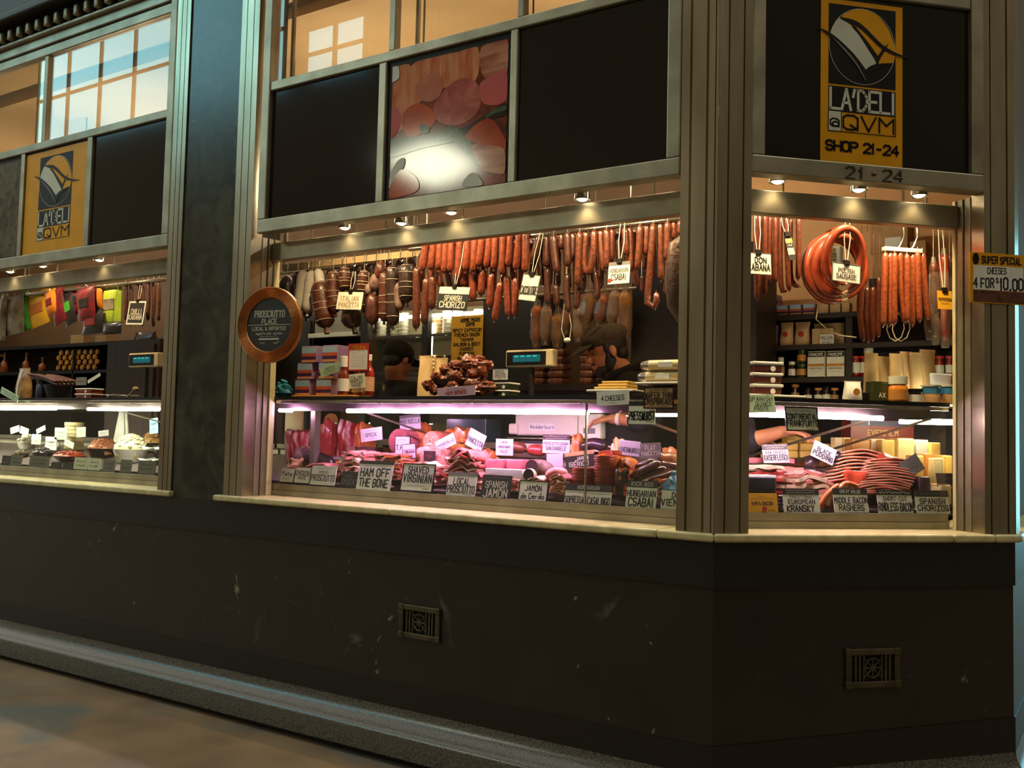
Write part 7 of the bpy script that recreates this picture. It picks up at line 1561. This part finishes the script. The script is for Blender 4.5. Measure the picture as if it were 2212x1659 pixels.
# food behind the left glass
HEAPC = {'olive': meat('olives', (110, 96, 50), (60, 44, 26), 60), 'dark': meat('dark_olives', (58, 44, 50), (30, 22, 26), 60, coat=.4), 'tom': meat('dried_tomato', (206, 84, 44), (160, 50, 26), 40, coat=.3), 'prawn': meat('mushrooms', (226, 150, 104), (176, 92, 56), 40, coat=.2), 'feta': meat('feta', (240, 234, 196), (216, 206, 150), 26), 'wht': meat('white_cheese', (244, 240, 222), (226, 218, 190), 20), 'mix': meat('mixed_salad', (216, 170, 90), (150, 100, 60), 40)}
def heap(box, v, m, label, n=46, bowl=PBLACK, name='antipasto_bowl', rx=None, lump=.012):
    u, w, zt, zb = fb('A', box, v); z0 = deck(v+.1)+DZ; h = max(zt-z0, .04)
    t = place('A', u, v+.10, z0, name, label, 'bowl')
    part('bowl', MB().lathe([(w*.36, 0), (w*.48, h*.35), (w*.50, h*.4), (w*.45, h*.38)], 18, sy=min(1, .2/w)), bowl, t, True)
    rnd = random.Random(int(w*1e5)); mb = MB()
    mb.ell((0, 0, h*.35), w*.44, min(w*.44, .09), h*.5, 16, 10, amp=.15, seed=w)
    for k in range(n):
        a, q_ = rnd.uniform(0, 6.28), math.sqrt(rnd.random()); x_, y_ = math.cos(a)*q_*w*.42, math.sin(a)*q_*min(w*.42, .085)
        mb.ell((x_, y_, h*.35+h*.5*math.sqrt(max(0, 1-q_*q_))), lump*rnd.uniform(.7, 1.3), lump*rnd.uniform(.6, 1.1), lump*rnd.uniform(.5, .9), 7, 5)
    o = part('food', mb, m, t, True); o['kind'] = 'stuff'
heap((0, 972, 30, 1000), .30, HEAPC['olive'], 'bowl of green olives at the left frame edge')
heap((8, 935, 46, 985), .52, HEAPC['wht'], 'bowl of white cheese with a pink edge at far left', 20, PLATE, lump=.02)
heap((38, 965, 82, 995), .32, HEAPC['dark'], 'bowl of black olives left of the tomato dish')
heap((64, 950, 100, 975), .46, HEAPC['wht'], 'bowl of creamy dip behind the black olives', 16, PLATE, lump=.018)
heap((80, 972, 158, 996), .28, HEAPC['tom'], 'shallow dish of red dried tomatoes')
heap((158, 940, 225, 990), .40, HEAPC['prawn'], 'black bowl heaped with orange mushrooms', 60)
heap((210, 929, 292, 996), .32, HEAPC['feta'], 'large dome of crumbled white feta', 90, PLATE, lump=.014)
heap((276, 925, 322, 965), .58, HEAPC['mix'], 'bowl of yellow mixed antipasti at the back right')
heap((300, 955, 345, 1000), .42, HEAPC['dark'], 'dark bowl at the right end of the left case')
slices('A', (284, 945, 342, 985), .34, [CARDW], 'white paper sheet leaning over the right end bowls', 'paper_sheet', 'paper', n=2, amp=.008, seed=90, th=.003)
discs('A', (122, 911, 162, 950), .55, CHEW, 'stack of round pale wafers at the back of the left case', 'wafer_stack', 'wafers', 7, seed=5)
for i, (bx, c_, rl_) in enumerate((((22, 918, 42, 938), CARDW, .2), ((42, 920, 62, 942), CARD, -.2), ((78, 918, 98, 938), CARDW, .3), ((68, 938, 88, 960), CARD, .0), ((118, 924, 145, 950), CARDG, .0), ((165, 922, 185, 945), CARDG, .05), ((212, 928, 234, 944), CARDW, .1), ((98, 944, 122, 972), CARDW, .0), ((138, 948, 160, 970), CARDW, -.25), ((322, 902, 342, 938), mat('card_blue', srgb(150, 200, 226), .5), .1))):
    sign(bx, 'A', .46, '%s small card standing in the antipasti at the left, counted from the left back' % ORD[i], [('~', .6, .16, K, .6), ('~', .3, .12, K, .5)], c_, roll=rl_, group='cards in the antipasti')
for i, (x0_, y0_, x1_, y1_, c_) in enumerate(((4, 984, 22, 1006, CARDK), (23, 982, 47, 1008, PGREY), (63, 985, 106, 1010, PGREY), (110, 999, 132, 1014, CARDK), (135, 1000, 158, 1016, CARDK), (160, 988, 190, 1014, CARD), (191, 990, 216, 1016, CARD), (222, 993, 248, 1020, PGREY), (260, 993, 284, 1021, PGREY), (298, 995, 336, 1024, PGREY))):
    sign((x0_, y0_, x1_, y1_), 'A', .190, '%s front card behind the left glass, counted from the left' % ORD[i], [('~', .66, .14, K if c_ is not CARDK else PGREY, .7), ('~', .34, .2, K if c_ is not CARDK else PGREY, .7)], c_, lean=.1, group='front cards behind the left glass')
t = thing('paper_cone', 'cream folded paper standing at the back of the left case', 'paper', (onA(262, 905, .72).x, .72, deck(.76)+.002)); zt_ = onA(262, 880, .72).z-deck(.76); part('sheet', MB().upright([(-.09, 0), (.10, .0), (.05, zt_), (-.02, zt_)], 0, .006), CARD, t); part('fold', MB().upright([(-.02, zt_*.3), (.05, zt_*.3), (.03, zt_), (-.02, zt_)], -.006, -.001), CARDW, t)
